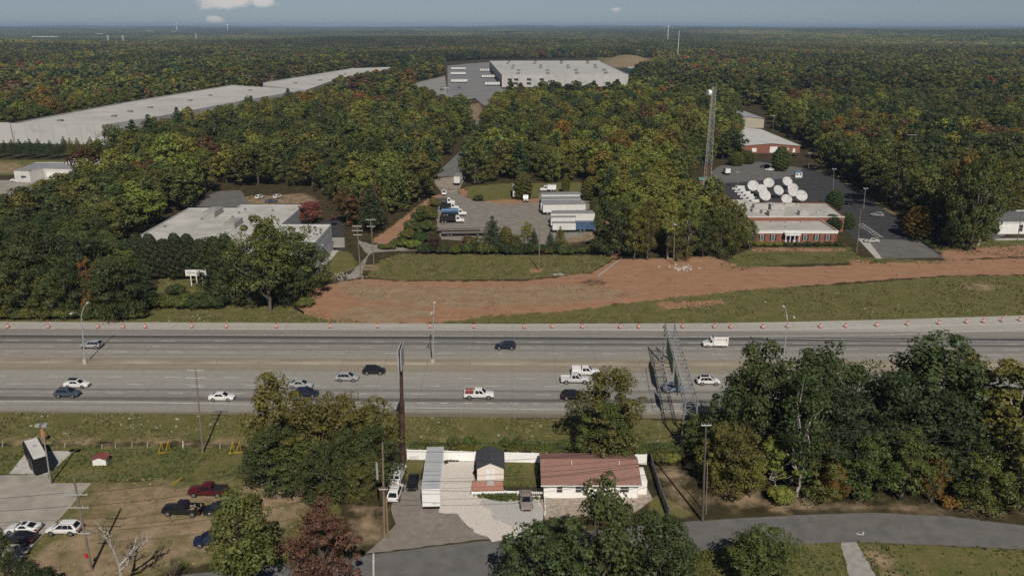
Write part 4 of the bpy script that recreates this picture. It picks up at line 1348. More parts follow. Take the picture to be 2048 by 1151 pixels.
def car(name, label, kind, loc, rz, colour, group=None):
    S = {
        'sedan': dict(L=4.85, W=1.86, r=.34, st=[(-2.42, .80, .42, .80), (-2.30, .90, .25, .98), (-1.5, .93, .20, 1.02), (0, .93, .20, .98), (1.3, .92, .20, .93), (2.05, .88, .22, .80), (2.36, .76, .25, .68), (2.43, .6, .32, .55)],
                      cb=(-1.98, 1.25, .98, .82), ct=(-1.05, .25, 1.45, .62), ax=(-1.42, 1.42)),
        'coupe': dict(L=4.7, W=1.9, r=.35, st=[(-2.3, .80, .42, .85), (-2.1, .93, .25, 1.0), (-1.3, .96, .18, 1.0), (0, .94, .18, .93), (1.2, .93, .18, .88), (2.0, .88, .2, .74), (2.3, .72, .25, .6)],
                      cb=(-2.0, 1.0, .95, .80), ct=(-.75, .15, 1.32, .58), ax=(-1.4, 1.42)),
        'suv': dict(L=4.7, W=1.92, r=.37, st=[(-2.33, .84, .55, .98), (-2.25, .92, .40, 1.08), (-1.5, .95, .34, 1.10), (0, .95, .33, 1.06), (1.15, .94, .33, 1.03), (1.95, .91, .35, .92), (2.26, .80, .38, .78), (2.35, .62, .45, .64)],
                    cb=(-2.26, 1.32, 1.04, .88), ct=(-1.62, .30, 1.68, .66), ax=(-1.36, 1.40)),
        'van': dict(L=5.5, W=2.0, r=.37, st=[(-2.75, .92, .45, 1.12), (-2.70, .98, .3, 1.18), (0, 1.0, .28, 1.18), (1.5, .99, .28, 1.15), (2.2, .95, .3, 1.02), (2.65, .85, .35, .86), (2.74, .7, .42, .7)],
                    cb=(-2.70, 1.75, 1.15, .94), ct=(-2.62, 1.05, 2.08, .80), ax=(-1.65, 1.78)),
        'pickup': dict(L=5.9, W=2.0, r=.41, st=[(-2.95, .93, .52, .82), (-2.9, .99, .42, .86), (-1.0, .99, .38, .86), (-.96, .99, .36, 1.18), (1.2, .99, .36, 1.17), (2.3, .97, .38, 1.10), (2.82, .90, .42, .98), (2.92, .8, .5, .85)],
                       cb=(-.98, 1.35, 1.16, .93), ct=(-.80, .52, 1.88, .76), ax=(-1.85, 1.85)),
    }[kind]
    t = thing(name, label, 'pickup truck' if kind == 'pickup' else ('van' if kind == 'van' else 'car'), loc, rz, group)
    b = MB(); b.loft(body_secs(S['st']))
    x0, x1, zb, wb = S['cb']; a0, a1, zt, wt = S['ct']
    B = [(x0, -wb, zb - .04), (x1, -wb, zb - .04), (x1, wb, zb - .04), (x0, wb, zb - .04)]
    T = [(a0, -wt, zt), (a1, -wt, zt), (a1, wt, zt), (a0, wt, zt)]
    n = len(b.v)
    b.v += B + T
    Tm = [(a0 + .12, -wt + .12, zt + .035), (a1 - .1, -wt + .12, zt + .035), (a1 - .1, wt - .12, zt + .035), (a0 + .12, wt - .12, zt + .035)]
    b.v += Tm
    for i in range(4):
        j = (i + 1) % 4
        b.f += [(n + i, n + j, n + 4 + j, n + 4 + i), (n + 4 + i, n + 4 + j, n + 8 + j, n + 8 + i)]
    b.f.append((n + 8, n + 9, n + 10, n + 11))
    if kind == 'pickup':
        for y0, y1 in ((-.99, -.90), (.90, .99)): b.box(-2.93, -.97, y0, y1, .80, 1.20)
        b.box(-2.94, -2.86, -.90, .90, .80, 1.19)
    body = b.build('body', PAINT, t, smooth=True)
    body.data.set_sharp_from_angle(angle=R(38))
    body.color = (*colour, 1)
    ws = [B[1], B[2], T[2], T[1]]; rw = [B[3], B[0], T[0], T[3]]
    MB().quad(*inset_quad(ws, .07, .93, .10, .92, .012)).build('windscreen', GLASS, t)
    if kind not in ('van',) or 'camper' in name:
        MB().quad(*inset_quad(rw, .10, .90, .16, .88, .012)).build('rear_window', GLASS, t)
    else:
        for u0, u1 in ((.06, .46), (.54, .94)): MB().quad(*inset_quad(rw, u0, u1, .35, .88, .012)).build('rear_window', GLASS, t)
    for side in (0, 1):
        q = [B[0], B[1], T[1], T[0]] if side == 0 else [B[2], B[3], T[3], T[2]]
        cuts = {'sedan': ((.20, .51), (.525, .84)), 'coupe': ((.30, .78),), 'suv': ((.10, .315), (.33, .595), (.61, .90)), 'van': ((.76, .95),), 'pickup': ((.12, .46), (.51, .86))}[kind]
        for u0, u1 in cuts:
            if side: u0, u1 = 1 - u1, 1 - u0
            MB().quad(*inset_quad(q, u0, u1, .10, .90, .012)).build('side_window', GLASS, t)
    if kind in ('coupe',):
        MB().quad((a0 + .15, -wt + .16, zt + .045), (a1 - .12, -wt + .16, zt + .045), (a1 - .12, wt - .16, zt + .045), (a0 + .15, wt - .16, zt + .045)).build('roof_glass', GLASS, t)
    xf, wf, zf0, zf1 = S['st'][-2]; xr, wr_, zr0, zr1 = S['st'][1]
    for s in (-1, 1):
        MB().box(xf - .28, xf + .02, min(s * wf * .62, s * wf * .98), max(s * wf * .62, s * wf * .98), zf1 - .20, zf1 - .03).build('headlight', HEAD, t)
        MB().box(S['st'][0][0] - .02, xr + .12, min(s * wr_ * .72, s * wr_ * .985), max(s * wr_ * .72, s * wr_ * .985), zr1 - .34, zr1 - .10).build('tail_light', TAIL, t)
        MB().box(x1 - .42, x1 - .24, min(s * wb, s * (wb + .24)), max(s * wb, s * (wb + .24)), zb + .02, zb + .17).build('door_mirror', PAINT, t).color = (*colour, 1)
    MB().box(S['st'][-1][0] - .06, S['st'][-1][0] + .015, -.55, .55, S['st'][-1][2] + .02, S['st'][-1][3] - .04).build('grille', TRIM, t)
    for x in S['ax']:
        for s in (-1, 1):
            MB().tube((x, s * (S['W'] / 2 - .04), S['r'] + .02), (x, s * (S['W'] / 2 + .012), S['r'] + .02), S['r'] * 1.17, n=16).build('wheel_arch', TRIM, t)
            wheel(t, x, s * (S['W'] / 2 - .075), S['r'])
    return t


def cpos(px, py, rz=0.0, half=0.95):
    """near-side wheels touch the ground at this picture point"""
    q = P(px, py)
    return (q.x, q.y + half, 0.035)


WHT, SIL, BLK, NAVY, GRY, MAR = (.72, .72, .71), (.36, .37, .38), (.012, .012, .014), (.015, .02, .04), (.06, .075, .10), (.085, .008, .014)
PI = math.pi
HD = -math.atan(HWK)
for (nm, kind, px, py, rz, c, lab) in (
    ('suv', 'suv', 180, 698, PI + HD, SIL, 'silver crossover heading west on the highway past the double-arm lamp'),
    ('suv', 'suv', 1011, 700, PI + HD, NAVY, 'dark navy crossover heading west on the highway, alone in its lane'),
    ('sedan', 'sedan', 150, 777, HD, WHT, 'white sedan with dark roof panel just ahead of the grey crossover on the highway'),
    ('suv', 'suv', 131, 796, HD, GRY, 'dark blue-grey crossover beside the white sedan on the highway'),
    ('sedan', 'sedan', 441, 803, HD, WHT, 'white sedan in the highway lane beyond the tall three-arm pole'),
    ('suv', 'suv', 693, 764, HD, SIL, 'silver crossover heading east beside the black large crossover'),
    ('suv', 'suv', 747, 750, HD, BLK, 'black large crossover in the highway lane next to the median'),
    ('sedan', 'sedan', 600, 778, HD, SIL, 'grey sedan on the highway half hidden behind the olive tree'),
    ('suv', 'suv', 611, 796, HD, NAVY, 'dark navy crossover on the highway peeking out behind the olive tree'),
    ('pickup_truck', 'pickup', 1172, 753, HD, WHT, 'white pickup with canopy-high cargo beside another white pickup on the highway'),
    ('pickup_truck', 'pickup', 1151, 768, HD, (.55, .56, .57), 'pale silver pickup half hidden by the round olive tree'),
    ('suv', 'suv', 1147, 801, HD, BLK, 'black crossover mostly hidden behind the round olive tree'),
    ('suv', 'suv', 1350, 786, HD, (.16, .20, .28), 'blue-grey crossover passing under the sign gantry'),
    ('suv', 'suv', 1418, 771, HD, WHT, 'white crossover with dark roof glass beside the roadside wood'),
    ('sports_coupe', 'coupe', 40, 1070, PI, WHT, 'white low coupe with black glass roof parked on the concrete drive'),
    ('hatchback', 'suv', 122, 1072, PI, WHT, 'white hatchback parked on the dirt beside the concrete drive'),
    ('sedan', 'sedan', 30, 1091, PI, BLK, 'black sedan parked beside the white low coupe'),
    ('pickup_truck', 'pickup', 412, 995, PI - .03, MAR, 'dark red crew-cab pickup with black bed cover on the dirt field'),
    ('pickup_truck', 'pickup', 361, 1033, PI - .05, BLK, 'black crew-cab pickup with cluttered open bed on the dirt field'),
    ('sedan', 'sedan', 436, 1029, PI + .3, BLK, 'black car half hidden by the olive tree beside the black pickup'),
    ('suv', 'suv', 418, 1094, PI + .2, (.012, .02, .06), 'dark blue car mostly hidden under the olive tree'),
):
    car(nm, lab, kind, cpos(px, py), rz, c)
# lot and far car parks
car('panel_van', 'white panel van with ribbed roof parked at the foot of the billboard pole', 'van', tuple(P(796, 955)[:2]) + (.03,), PI / 2 - .06, WHT)
car('suv', 'white crossover parked behind the white panel van', 'suv', tuple(P(791, 991)[:2]) + (.03,), PI / 2 - .06, WHT)
car('compact_car', 'small black car parked between the white van and the grey box trailer', 'sedan', tuple(P(826, 970)[:2]) + (.03,), -PI / 2 + .03, BLK).scale = (.82, .92, 1.0)
car('sedan', 'silver-brown sedan parked on the pale gravel drive', 'sedan', tuple(P(1052, 1006)[:2]) + (.035,), -PI / 2 + .04, (.26, .22, .20))
car('sedan', 'silver sedan parked on the visitor apron of the brick studio', 'sedan', cpos(1745, 486), PI - .12, (.45, .44, .42))
car('sedan', 'silver car in the shade under the pear-shaped golden tree', 'sedan', cpos(1822, 470), PI, SIL)
car('suv', 'grey crossover parked along the wood beside the studio car park', 'suv', cpos(1756, 434), 2.6, SIL)
car('suv', 'dark crossover driving beside the brick studio', 'suv', cpos(1694, 410), 2.5, NAVY)
car('suv', 'dark crossover parked beside the round green tree island', 'suv', cpos(1531, 336), PI, BLK)
car('sedan', 'white sedan parked beside the round green tree island', 'sedan', cpos(1541, 342), PI, WHT)
car('sedan', 'blue sedan parked near the foot of the lattice tower', 'sedan', cpos(1427, 392), .3, (.04, .06, .18))
car('pickup_truck', 'white pickup parked at the foot of the lattice tower', 'pickup', cpos(1417, 379), .1, WHT)
car('suv', 'black crossover parked before the far brick building', 'suv', cpos(1590, 312), 1.2, BLK)
car('pickup_truck', 'white pickup coming through the truck yard gate', 'pickup', tuple(P(888, 389)[:2]) + (.035,), -PI / 2 + .1, WHT)
for k in range(6):
    car('news_van', 'white van in the slanting row beside the satellite dishes', 'van', tuple(P(1476 + k * 5.6, 381 + k * 5.6)[:2]) + (.04,), PI - .25, WHT, 'white vans beside the dishes')
car('suv', 'white crossover parked on the tan lot behind the flat-roofed office', 'suv', tuple(P(520, 397)[:2]) + (.02,), 1.2, WHT)
car('suv', 'white crossover half hidden by trees behind the flat-roofed office', 'suv', tuple(P(556, 396)[:2]) + (.02,), 1.2, WHT)
car('sedan', 'dark sedan parked close behind the flat-roofed office', 'sedan', tuple(P(543, 405)[:2]) + (.02,), .1, GRY)
car('sedan', 'white car parked before the low depot building', 'sedan', tuple(P(33, 363)[:2]) + (.06,), .1, WHT)
for k, (px, py) in enumerate(((884, 181), (893, 178), (886, 174), (918, 177))):
    car('suv', 'car parked in front of the big warehouse gatehouse', 'suv', tuple(P(px, py)[:2]) + (.14,), 0, (BLK, WHT, SIL, GRY)[k], 'cars before the big warehouse')

pick = [o for o in bpy.data.objects if o.get('label', '').startswith('dark red crew-cab')][0]
MB().box(-2.88, -.99, -.91, .91, 1.17, 1.21).build('bed_cover', TRIM, pick)
pick = [o for o in bpy.data.objects if o.get('label', '').startswith('black crew-cab')][0]
b = MB()
for k in range(14):
    x, y = random.uniform(-2.7, -1.2), random.uniform(-.7, .7)
    b.tube((x, y, .9), (x + random.uniform(-.6, .6), y + random.uniform(-.5, .5), random.uniform(1.0, 1.25)), .07, n=5)
b.build('bed_load', mat('scrap_wood', (.28, .22, .16), .9, .4, 3), pick)
pick = [o for o in bpy.data.objects if o.get('label', '').startswith('white pickup with canopy')][0]
MB().box(-2.85, -1.02, -.9, .9, 1.0, 1.72).build('cargo_box', WHITE, pick)
for o in [o for o in bpy.data.objects if o.get('label', '').startswith(('white crossover with dark roof', 'white sedan with dark roof'))]:
    zt = 1.72 if 'crossover' in o['label'] else 1.49
    MB().box(-1.55 if zt > 1.6 else -.7, .1, -.52, .52, zt - .02, zt + .004).build('roof_glass', GLASS, o)
pv = [o for o in bpy.data.objects if o.get('label', '').startswith('white panel van')][0]
b = MB()
for k in range(6): b.box(-2.4, .9, -.62 + k * .24, -.55 + k * .24, 2.11, 2.14)
b.build('roof_rib', mat('van_rib_grey', (.3, .3, .31)), pv)

# work pickup with a ladder rack
wp = car('pickup_truck', 'white work pickup with ladder rack and red load in its bed', 'pickup', cpos(958, 799), HD, WHT)
b = MB()
for x in (-2.8, -1.9, -1.0):
    for y in (-.9, .9): b.tube((x, y, 1.18), (x, y, 1.95), .035, n=5)
    b.tube((x, -.9, 1.95), (x, .9, 1.95), .035, n=5)
for y in (-.9, .9): b.tube((-2.85, y, 1.95), (-.6, y, 1.95), .035, n=5)
b.build('ladder_rack', GALV, wp)
MB().box(-2.6, -1.2, -.6, .6, 1.2, 1.62).build('red_load', mat('red_tarp', (.30, .035, .02), .7), wp)


def lettered_van():
    t = thing('moving_van', 'white moving van with red lettering on its tall box body', 'van', cpos(1431, 695.5), PI + HD)
    b = MB()
    b.loft(body_secs([(.6, .96, .35, 1.2), (1.5, .96, .32, 1.18), (2.2, .93, .34, 1.05), (2.62, .85, .38, .9), (2.72, .7, .42, .74)]))
    b.loft([[(.55, -.95, 1.1), (.55, .95, 1.1), (.55, .85, 2.1), (.55, -.85, 2.1)], [(1.0, -.95, 1.1), (1.0, .95, 1.1), (1.0, .82, 2.05), (1.0, -.82, 2.05)], [(1.75, -.93, 1.12), (1.75, .93, 1.12), (1.74, .9, 1.15), (1.74, -.9, 1.15)]])
    b.build('cab', PAINT, t).color = (*WHT, 1)
    MB().quad((1.68, -.84, 1.2), (1.68, .84, 1.2), (1.07, .74, 2.0), (1.07, -.74, 2.0)).build('windscreen', GLASS, t)
    for s in (-1, 1): MB().quad((.75, s * .955, 1.25), (1.5, s * .955, 1.25), (1.12, s * .885, 1.9), (.75, s * .885, 1.9)).build('side_window', GLASS, t)
    bx = MB().box(-2.75, .5, -1.02, 1.02, .55, 2.62).build('box_body', WHITE, t)
    MB().box(-2.74, .49, -.98, .98, 2.625, 2.645).build('roof_skin', TRAILERROOF, bx)
    red = mat('red_lettering', (.42, .03, .03), .6)
    for s in (-1, 1):
        text_mesh('lettering', 'U-HAUL', .62, red, bx, (-.75, s * 1.026, 2.02), (R(90), 0, 0 if s < 0 else PI), .004)
    MB().box(-2.6, .5, -.8, .8, .38, .55).build('chassis', TRIM, t)
    for s in (-1, 1):
        bq = MB()
        bq.quad((-2.3, s * 1.027, 2.2), (-2.05, s * 1.027, 2.25), (-2.15, s * 1.027, 1.75), (-2.45, s * 1.027, 1.55), (-2.55, s * 1.027, 1.0), (-2.35, s * 1.027, 1.6))
        bq.build('side_graphic', mat('dark_graphic', (.05, .035, .04), .6), bx)
    for x in (-1.7, 1.75):
        for s in (-1, 1): wheel(t, x, s * .86, .38)
    MB().box(2.62, 2.75, -.6, .6, .42, .66).build('grille', TRIM, t)
    for s in (-1, 1): MB().box(2.4, 2.66, min(s * .5, s * .8), max(s * .5, s * .8), .72, .86).build('headlight', HEAD, t)


lettered_van()


def box_trailer(name, label, loc, rz, L=16.0, H=4.05, W=2.6, group=None, wall=None, roof=None, cat='trailer', floor=1.15):
    """front end +X, rear doors -X"""
    t = thing(name, label, cat, loc, rz, group)
    b = MB().box(-L / 2, L / 2, -W / 2, W / 2, floor, H)
    body = b.build('box_body', wall or TRAILERW, t)
    b = MB().box(-L / 2 + .02, L / 2 - .02, -W / 2 + .02, W / 2 - .02, H + .002, H + .03)
    k = -L / 2 + .6
    while k < L / 2 - .4:
        b.box(k, k + .08, -W / 2 + .05, W / 2 - .05, H + .03, H + .06); k += .9
    b.build('roof_panel', roof or TRAILERROOF, body)
    b = MB()
    k = -L / 2 + .5
    while k < L / 2 - .2:
        for s in (-1, 1): b.box(k, k + .05, min(s * W / 2, s * (W / 2 + .025)), max(s * W / 2, s * (W / 2 + .025)), floor + .1, H - .12)
        k += 1.2
    for s in (-1, 1):
        b.box(-L / 2, L / 2, min(s * W / 2, s * (W / 2 + .03)), max(s * W / 2, s * (W / 2 + .03)), floor - .04, floor + .1)
        b.box(-L / 2, L / 2, min(s * W / 2, s * (W / 2 + .03)), max(s * W / 2, s * (W / 2 + .03)), H - .12, H + .02)
    b.build('side_rail', OFFWHITE if wall is None else wall, body)
    for s in (-1, 1):
        MB().box(-L / 2 - .05, -L / 2, min(s * .03, s * (W / 2 - .08)), max(s * .03, s * (W / 2 - .08)), floor + .1, H - .12).build('rear_door', wall or TRAILERW, body)
    b = MB().box(-L / 2, L / 2, -.55, .55, floor - .25, floor - .04); b.box(-L / 2, -L / 2 + .12, -W / 2 + .1, W / 2 - .1, .5, .62)
    for s in (-1, 1): b.box(-L / 2 + .02, -L / 2 + .1, s * .6 - .05, s * .6 + .05, .6, floor - .1)
    b.build('chassis', DARKST, t)
    b = MB()
    for s in (-1, 1): b.box(L / 2 - 2.6, L / 2 - 2.45, s * .8 - .08, s * .8 + .08, .0, floor)
    b.build('landing_leg', DARKST, t)
    for x in (-L / 2 + 1.7, -L / 2 + 3.0):
        for s in (-1, 1): wheel(t, x, s * (W / 2 - .3), .5, .5)
    return t


def on(px, py, half=1.3, z=.035):
    q = P(px, py)
    return (q.x, q.y + half, z)


GT = 'white box trailers in the truck yard'
box_trailer('box_trailer', 'white semi trailer at the back of the truck yard row', on(1121, 409), .03, 15.5)
box_trailer('box_trailer', 'white semi trailer second from the back of the truck yard row', on(1122, 419), .05, 15.5)
box_trailer('box_trailer', 'long white semi trailer with its rear doors showing on the gravel', on(1128, 430), .06, 16.2)
box_trailer('box_trailer', 'long white semi trailer behind the blue box trailer', on(1145, 449), .04, 16.0)
box_trailer('box_trailer', 'short white box trailer between two others in front of the long one', on(1127, 457), .02, 9.0)
box_trailer('box_trailer', 'low white box trailer with rusty tan roof strip', on(1128, 466), .02, 8.0, 3.5)
for k, (px, py, dy, L_) in enumerate(((1121, 409, 3.0, 15), (1122, 419, 2.9, 15.5), (1124, 430, 2.9, 16), (1126, 430, 5.8, 16), (1146, 449, 2.9, 15))):
    q = on(px, py); box_trailer('box_trailer', 'white semi trailer packed side by side in the truck yard row', (q[0], q[1] + dy, q[2]), .05, L_, group='trailers packed in the truck yard row')
BLUEW = mat('blue_container', (.055, .10, .19), .6, .12, .8)
box_trailer('container_trailer', 'blue box on a low trailer chassis beside the white trailers', on(1171, 465), .02, 7.0, 3.6, wall=BLUEW, roof=mat('blue_container_roof', (.12, .16, .21), .6))
box_trailer('box_trailer', 'white trailer parked nose-in under the dense green tree on the clay bank', tuple(P(1031, 392)[:2]) + (.02,), PI / 2 + .03, 14)
box_trailer('box_trailer', 'white trailer standing at the entrance gate of the truck yard', tuple(P(917, 366)[:2]) + (.035,), PI / 2 - .05, 13)
LOTW = mat('lot_trailer_white', (.78, .78, .77), .5, .05, .8)
lt = box_trailer('storage_trailer', 'white storage trailer with long grey ribbed roof on the house lot', (P(860, 1021).x, P(860, 1021).y + 6.2, .03), PI / 2 + .035, 12.4, 3.7, 2.65, wall=LOTW, roof=mat('lot_trailer_roof', (.40, .42, .44), .5, .08, .7), floor=.75)
text_mesh('unit_number', '4 001', .34, mat('grey_lettering', (.16, .16, .17)), [c for c in bpy.data.objects if c.parent == lt and c.name.startswith('box_body')][0], (-6.262, -.45, 1.25), (R(90), 0, -PI / 2), .004)


def cab_truck(name, label, loc, rz, kind, L=7.5, cab=WHT, load=None, group=None):
    t = thing(name, label, 'truck', loc, rz, group)
    b = MB()
    f = L / 2
    b.loft([[(f - 3.1, -1.1, .7), (f - 3.1, 1.1, .7), (f - 3.1, 1.05, 2.65), (f - 3.1, -1.05, 2.65)], [(f - 1.75, -1.1, .7), (f - 1.75, 1.1, .7), (f - 1.95, 1.0, 2.6), (f - 1.95, -1.0, 2.6)],
            [(f - 1.4, -1.1, .7), (f - 1.4, 1.1, .7), (f - 1.5, .95, 1.6), (f - 1.5, -.95, 1.6)], [(f - .1, -1.0, .65), (f - .1, 1.0, .65), (f - .15, .82, 1.38), (f - .15, -.82, 1.38)]])
    b.build('cab', PAINT, t).color = (*cab, 1)
    MB().quad((f - 1.62, -.92, 1.72), (f - 1.62, .92, 1.72), (f - 1.86, .88, 2.45), (f - 1.86, -.88, 2.45)).build('windscreen', GLASS, t)
    for s in (-1, 1): MB().quad((f - 2.9, s * 1.105, 1.6), (f - 1.9, s * 1.09, 1.6), (f - 2.05, s * 1.06, 2.35), (f - 2.9, s * 1.07, 2.35)).build('side_window', GLASS, t)
    MB().box(-f, f - .3, -.45, .45, .55, .85).build('chassis', DARKST, t)
    MB().box(f - .08, f, -.6, .6, .75, 1.25).build('grille', RIM, t)
    x0, x1 = -f, f - 3.3
    if kind == 'tank':
        b = MB(); b.tube((x0, 0, 1.95), (x1, 0, 1.95), 1.05, n=16)
        tk = b.build('tank', load, t, smooth=False)
        MB().tube(((x0 + x1) / 2, 0, 2.98), ((x0 + x1) / 2, 0, 3.15), .35, n=10).build('hatch', GALV, tk)
    elif kind == 'dump':
        b = MB().box(x0, x1, -1.2, 1.2, 1.0, 1.12)
        for s in (-1, 1): b.box(x0, x1, s * 1.2 - .06, s * 1.2 + .06, 1.1, 2.4)
        b.box(x1 - .08, x1, -1.15, 1.15, 1.1, 2.6); b.box(x0, x0 + .08, -1.15, 1.15, 1.1, 2.3)
        k = x0 + .5
        while k < x1:
            for s in (-1, 1): b.box(k, k + .1, s * 1.26 - .06, s * 1.26 + .06, 1.1, 2.38)
            k += .8
        b.build('dump_bed', load, t)
    elif kind == 'flat':
        MB().box(x0, x1, -1.2, 1.2, 1.05, 1.2).build('flat_bed', load, t)
    elif kind == 'box':
        bx = MB().box(x0, x1, -1.2, 1.2, 1.0, 3.1).build('box_body', load, t)
        MB().box(x0 + .03, x1 - .03, -1.17, 1.17, 3.1, 3.13).build('roof_panel', TRAILERROOF, bx)
    for x in (f - 1.0, x0 + 1.0, x0 + 2.1):
        for s in (-1, 1): wheel(t, x, s * .95, .48, .35)
    return t


BLKBED = mat('black_dump_bed', (.018, .018, .02), .55, .2, 1)
cab_truck('dump_truck', 'black-bodied dump truck with white cab in the truck yard', on(904, 447), .06, 'dump', 9.0, load=BLKBED)
cab_truck('tank_truck', 'blue tank truck with white cab between two dark trucks', on(908, 433), .10, 'tank', 9.5, load=mat('blue_tank', (.045, .11, .21), .4))
cab_truck('dump_truck', 'dark dump truck with white cab behind the blue tank truck', on(899, 421), .0, 'dump', 7.5, load=BLKBED)
cab_truck('flatbed_truck', 'dark flatbed truck with white cab at the end of the truck row', on(890, 410), .05, 'dump', 8.0, load=mat('grey_bed', (.07, .07, .075), .6))
cab_truck('white_truck', 'white truck parked nose-out beside the trailer on the clay bank', tuple(P(1051, 402)[:2]) + (.03,), -PI / 2 + .05, 'flat', 6.0, load=WHITE)
cab_truck('box_truck', 'white box truck behind the row of white trailers', on(1096, 384), PI, 'box', 7.0, load=WHITE)
cab_truck('box_truck', 'white box truck parked near the tower beside the pale asphalt', tuple(P(1452, 348)[:2]) + (.04,), PI / 2, 'box', 6.5, load=WHITE)
cab_truck('box_truck', 'white box truck parked by the far trees of the studio car park', on(1470, 329), 0, 'box', 6.5, load=WHITE)
for (px, py, lab) in ((917, 467, 'long empty dark flatbed trailer with rails in the truck yard'), (926, 473, 'low flatbed trailer with tan deck behind the yard hedge')):
    t = thing('flatbed_trailer', lab, 'trailer', on(px, py), .06)
    b = MB().box(-7.5, 7.5, -1.25, 1.25, .95, 1.1)
    b.build('deck', mat('deck_tan', (.20, .17, .14), .9, .2, 1), t)
    b = MB()
    for s in (-1, 1): b.box(-7.5, 7.5, s * 1.27 - .04, s * 1.27 + .04, .8, 1.22)
    b.box(-7, 7, -.5, .5, .7, .95)
    b.build('side_rail', DARKST, t)
    for x in (-5.2, -4.1, 5.0):
        for s in (-1, 1): wheel(t, x, s * .95, .45, .35)

# enclosed black trailer on the concrete pad
q = P(76, 930)
t = thing('enclosed_trailer', 'black enclosed trailer with pale roof parked on the concrete pad', 'trailer', (q.x, q.y + .2, .035), R(130))
BB = mat('black_trailer_skin', (.013, .013, .015), .45)
bx = MB().loft([[(-4.0, -1.25, .45), (-4.0, 1.25, .45), (-4.0, 1.25, 2.9), (-4.0, 1.0, 3.05), (-4.0, -1.0, 3.05), (-4.0, -1.25, 2.9)], [(3.8, -1.25, .45), (3.8, 1.25, .45), (3.8, 1.25, 2.9), (3.8, 1.0, 3.05), (3.8, -1.0, 3.05), (3.8, -1.25, 2.9)],
                [(4.6, -.7, .45), (4.6, .7, .45), (4.5, .7, 2.7), (4.5, .55, 2.8), (4.5, -.55, 2.8), (4.5, -.7, 2.7)]]).build('body', BB, t)
MB().box(-3.9, 3.8, -.95, .95, 3.052, 3.075).build('roof_panel', OFFWHITE, bx)
MB().box(.4, .9, -.25, .25, 3.075, 3.2).build('roof_vent', GALV, bx)
MB().tube((4.5, 0, .5), (5.6, 0, .5), .07).build('tow_bar', DARKST, t)
for x in (-.9, .2):
    for s in (-1, 1): wheel(t, x, s * 1.2, .38)

# ------------------------------------------------------------------ house lot
def slab(b, q, th):
    """thick sloping panel from a quad, thickness downwards"""
    n = len(b.v)
    b.v += [tuple(p) for p in q] + [(p[0], p[1], p[2] - th) for p in q]
    b.f += [(n, n + 1, n + 2, n + 3), (n + 7, n + 6, n + 5, n + 4)] + [(n + i, n + 4 + i, n + 4 + (i + 1) % 4, n + (i + 1) % 4) for i in range(4)]


def window(parent, x, z, w, h, y=0.0, axis='x', out=-1, frame=None, pane=None, mull=1, name='window'):
    """framed pane set on a wall; axis x: wall along X facing out*Y; axis y: wall along Y facing out*X"""
    frame = frame or WHITE; pane = pane or MATS['house_glass']

    def bx(b, a0, a1, d0, d1, z0, z1):
        d0, d1 = sorted((y + out * d0, y + out * d1))
        if axis == 'x': b.box(a0, a1, d0, d1, z0, z1)
        else: b.box(d0, d1, a0, a1, z0, z1)
    b = MB()
    e = max(.05, .07 * w)
    bx(b, x - w / 2, x + w / 2, .0, .06, z, z + e); bx(b, x - w / 2, x + w / 2, .0, .06, z + h - e, z + h)
    bx(b, x - w / 2, x - w / 2 + e, .0, .06, z + e, z + h - e); bx(b, x + w / 2 - e, x + w / 2, .0, .06, z + e, z + h - e)
    for k in range(1, mull + 1):
        zz = z + h * k / (mull + 1)
        bx(b, x - w / 2 + e, x + w / 2 - e, .02, .05, zz - .025, zz + .025)
    o = b.build(name, frame, parent)
    b = MB(); bx(b, x - w / 2 + e, x + w / 2 - e, .003, .022, z + e, z + h - e)
    b.build('pane', pane, o)
    return o


mat('house_glass', (.05, .06, .07), .1, .1, 1, 0, .6)
mat('far_glass', (.035, .04, .05), .15, .1, 1, 0, .5)
SHING = mat('brown_shingle', (.255, .145, .118), .95, .20, 3.0, detail=10, stretch=(.5, 3, 3), bump=.3)
SIDING = mat('white_siding', (.84, .83, .80), .7, .05, 1.2, stretch=(.3, .3, 4))

# house: eave line from the picture, ridge to the back
he = P(1088, 968, 2.6); hr = P(1284, 971, 2.6)
yw = he.y
xl, xr = he.x, hr.x
yb = yw + 9.4
house = thing('house', 'white single-storey house with brown shingle roof behind the dark oaks', 'house', ((xl + xr) / 2, (yw + yb) / 2, 0))
ox, oy = house.location.x, house.location.y
hx0, hx1, hy0, hy1 = xl - ox, xr - ox - .4, yw - oy + .35, yb - oy - .35
b = MB().box(hx0, hx1, hy0, hy1, 0, 2.62)
yr = (hy0 + hy1) / 2
for x in (hx0 + .003, hx1 - .003): b.quad((x, hy0, 2.6), (x, hy1, 2.6), (x, yr, 4.05))
hw_ = b.build('wall', SIDING, house)
b = MB()
slab(b, [(hx0 - .45, hy0 - .45, 2.50), (hx1 + .45, hy0 - .45, 2.50), (hx1 + .45, yr, 4.22), (hx0 - .45, yr, 4.22)], .12)
slab(b, [(hx0 - .45, hy1 + .45, 2.50), (hx1 + .45, hy1 + .45, 2.50), (hx1 + .45, yr + .002, 4.22), (hx0 - .45, yr + .002, 4.22)], .12)
hroof = b.build('roof', SHING, house)
MB().box(hx0 - .47, hx1 + .47, hy0 - .56, hy0 - .452, 2.36, 2.52).build('gutter', WHITE, hroof)
for x in (-3.0, 4.4): MB().tube((x, yr - 1.0, 3.8), (x, yr - 1.0, 4.45), .07, n=8).build('vent_pipe', WHITE, hroof)
for x, w in ((hx0 + 2.4, .95), (hx1 - 2.1, 1.5), (hx0 + 6.2, .95), (hx1 - 9.0, 1.2)): window(house, x, .95, w, 1.25, hy0)
d = MB().box(hx1 - 6.3, hx1 - 5.3, hy0 - .05, hy0, .1, 2.15).build('door', mat('grey_door', (.30, .27, .24), .6), house)
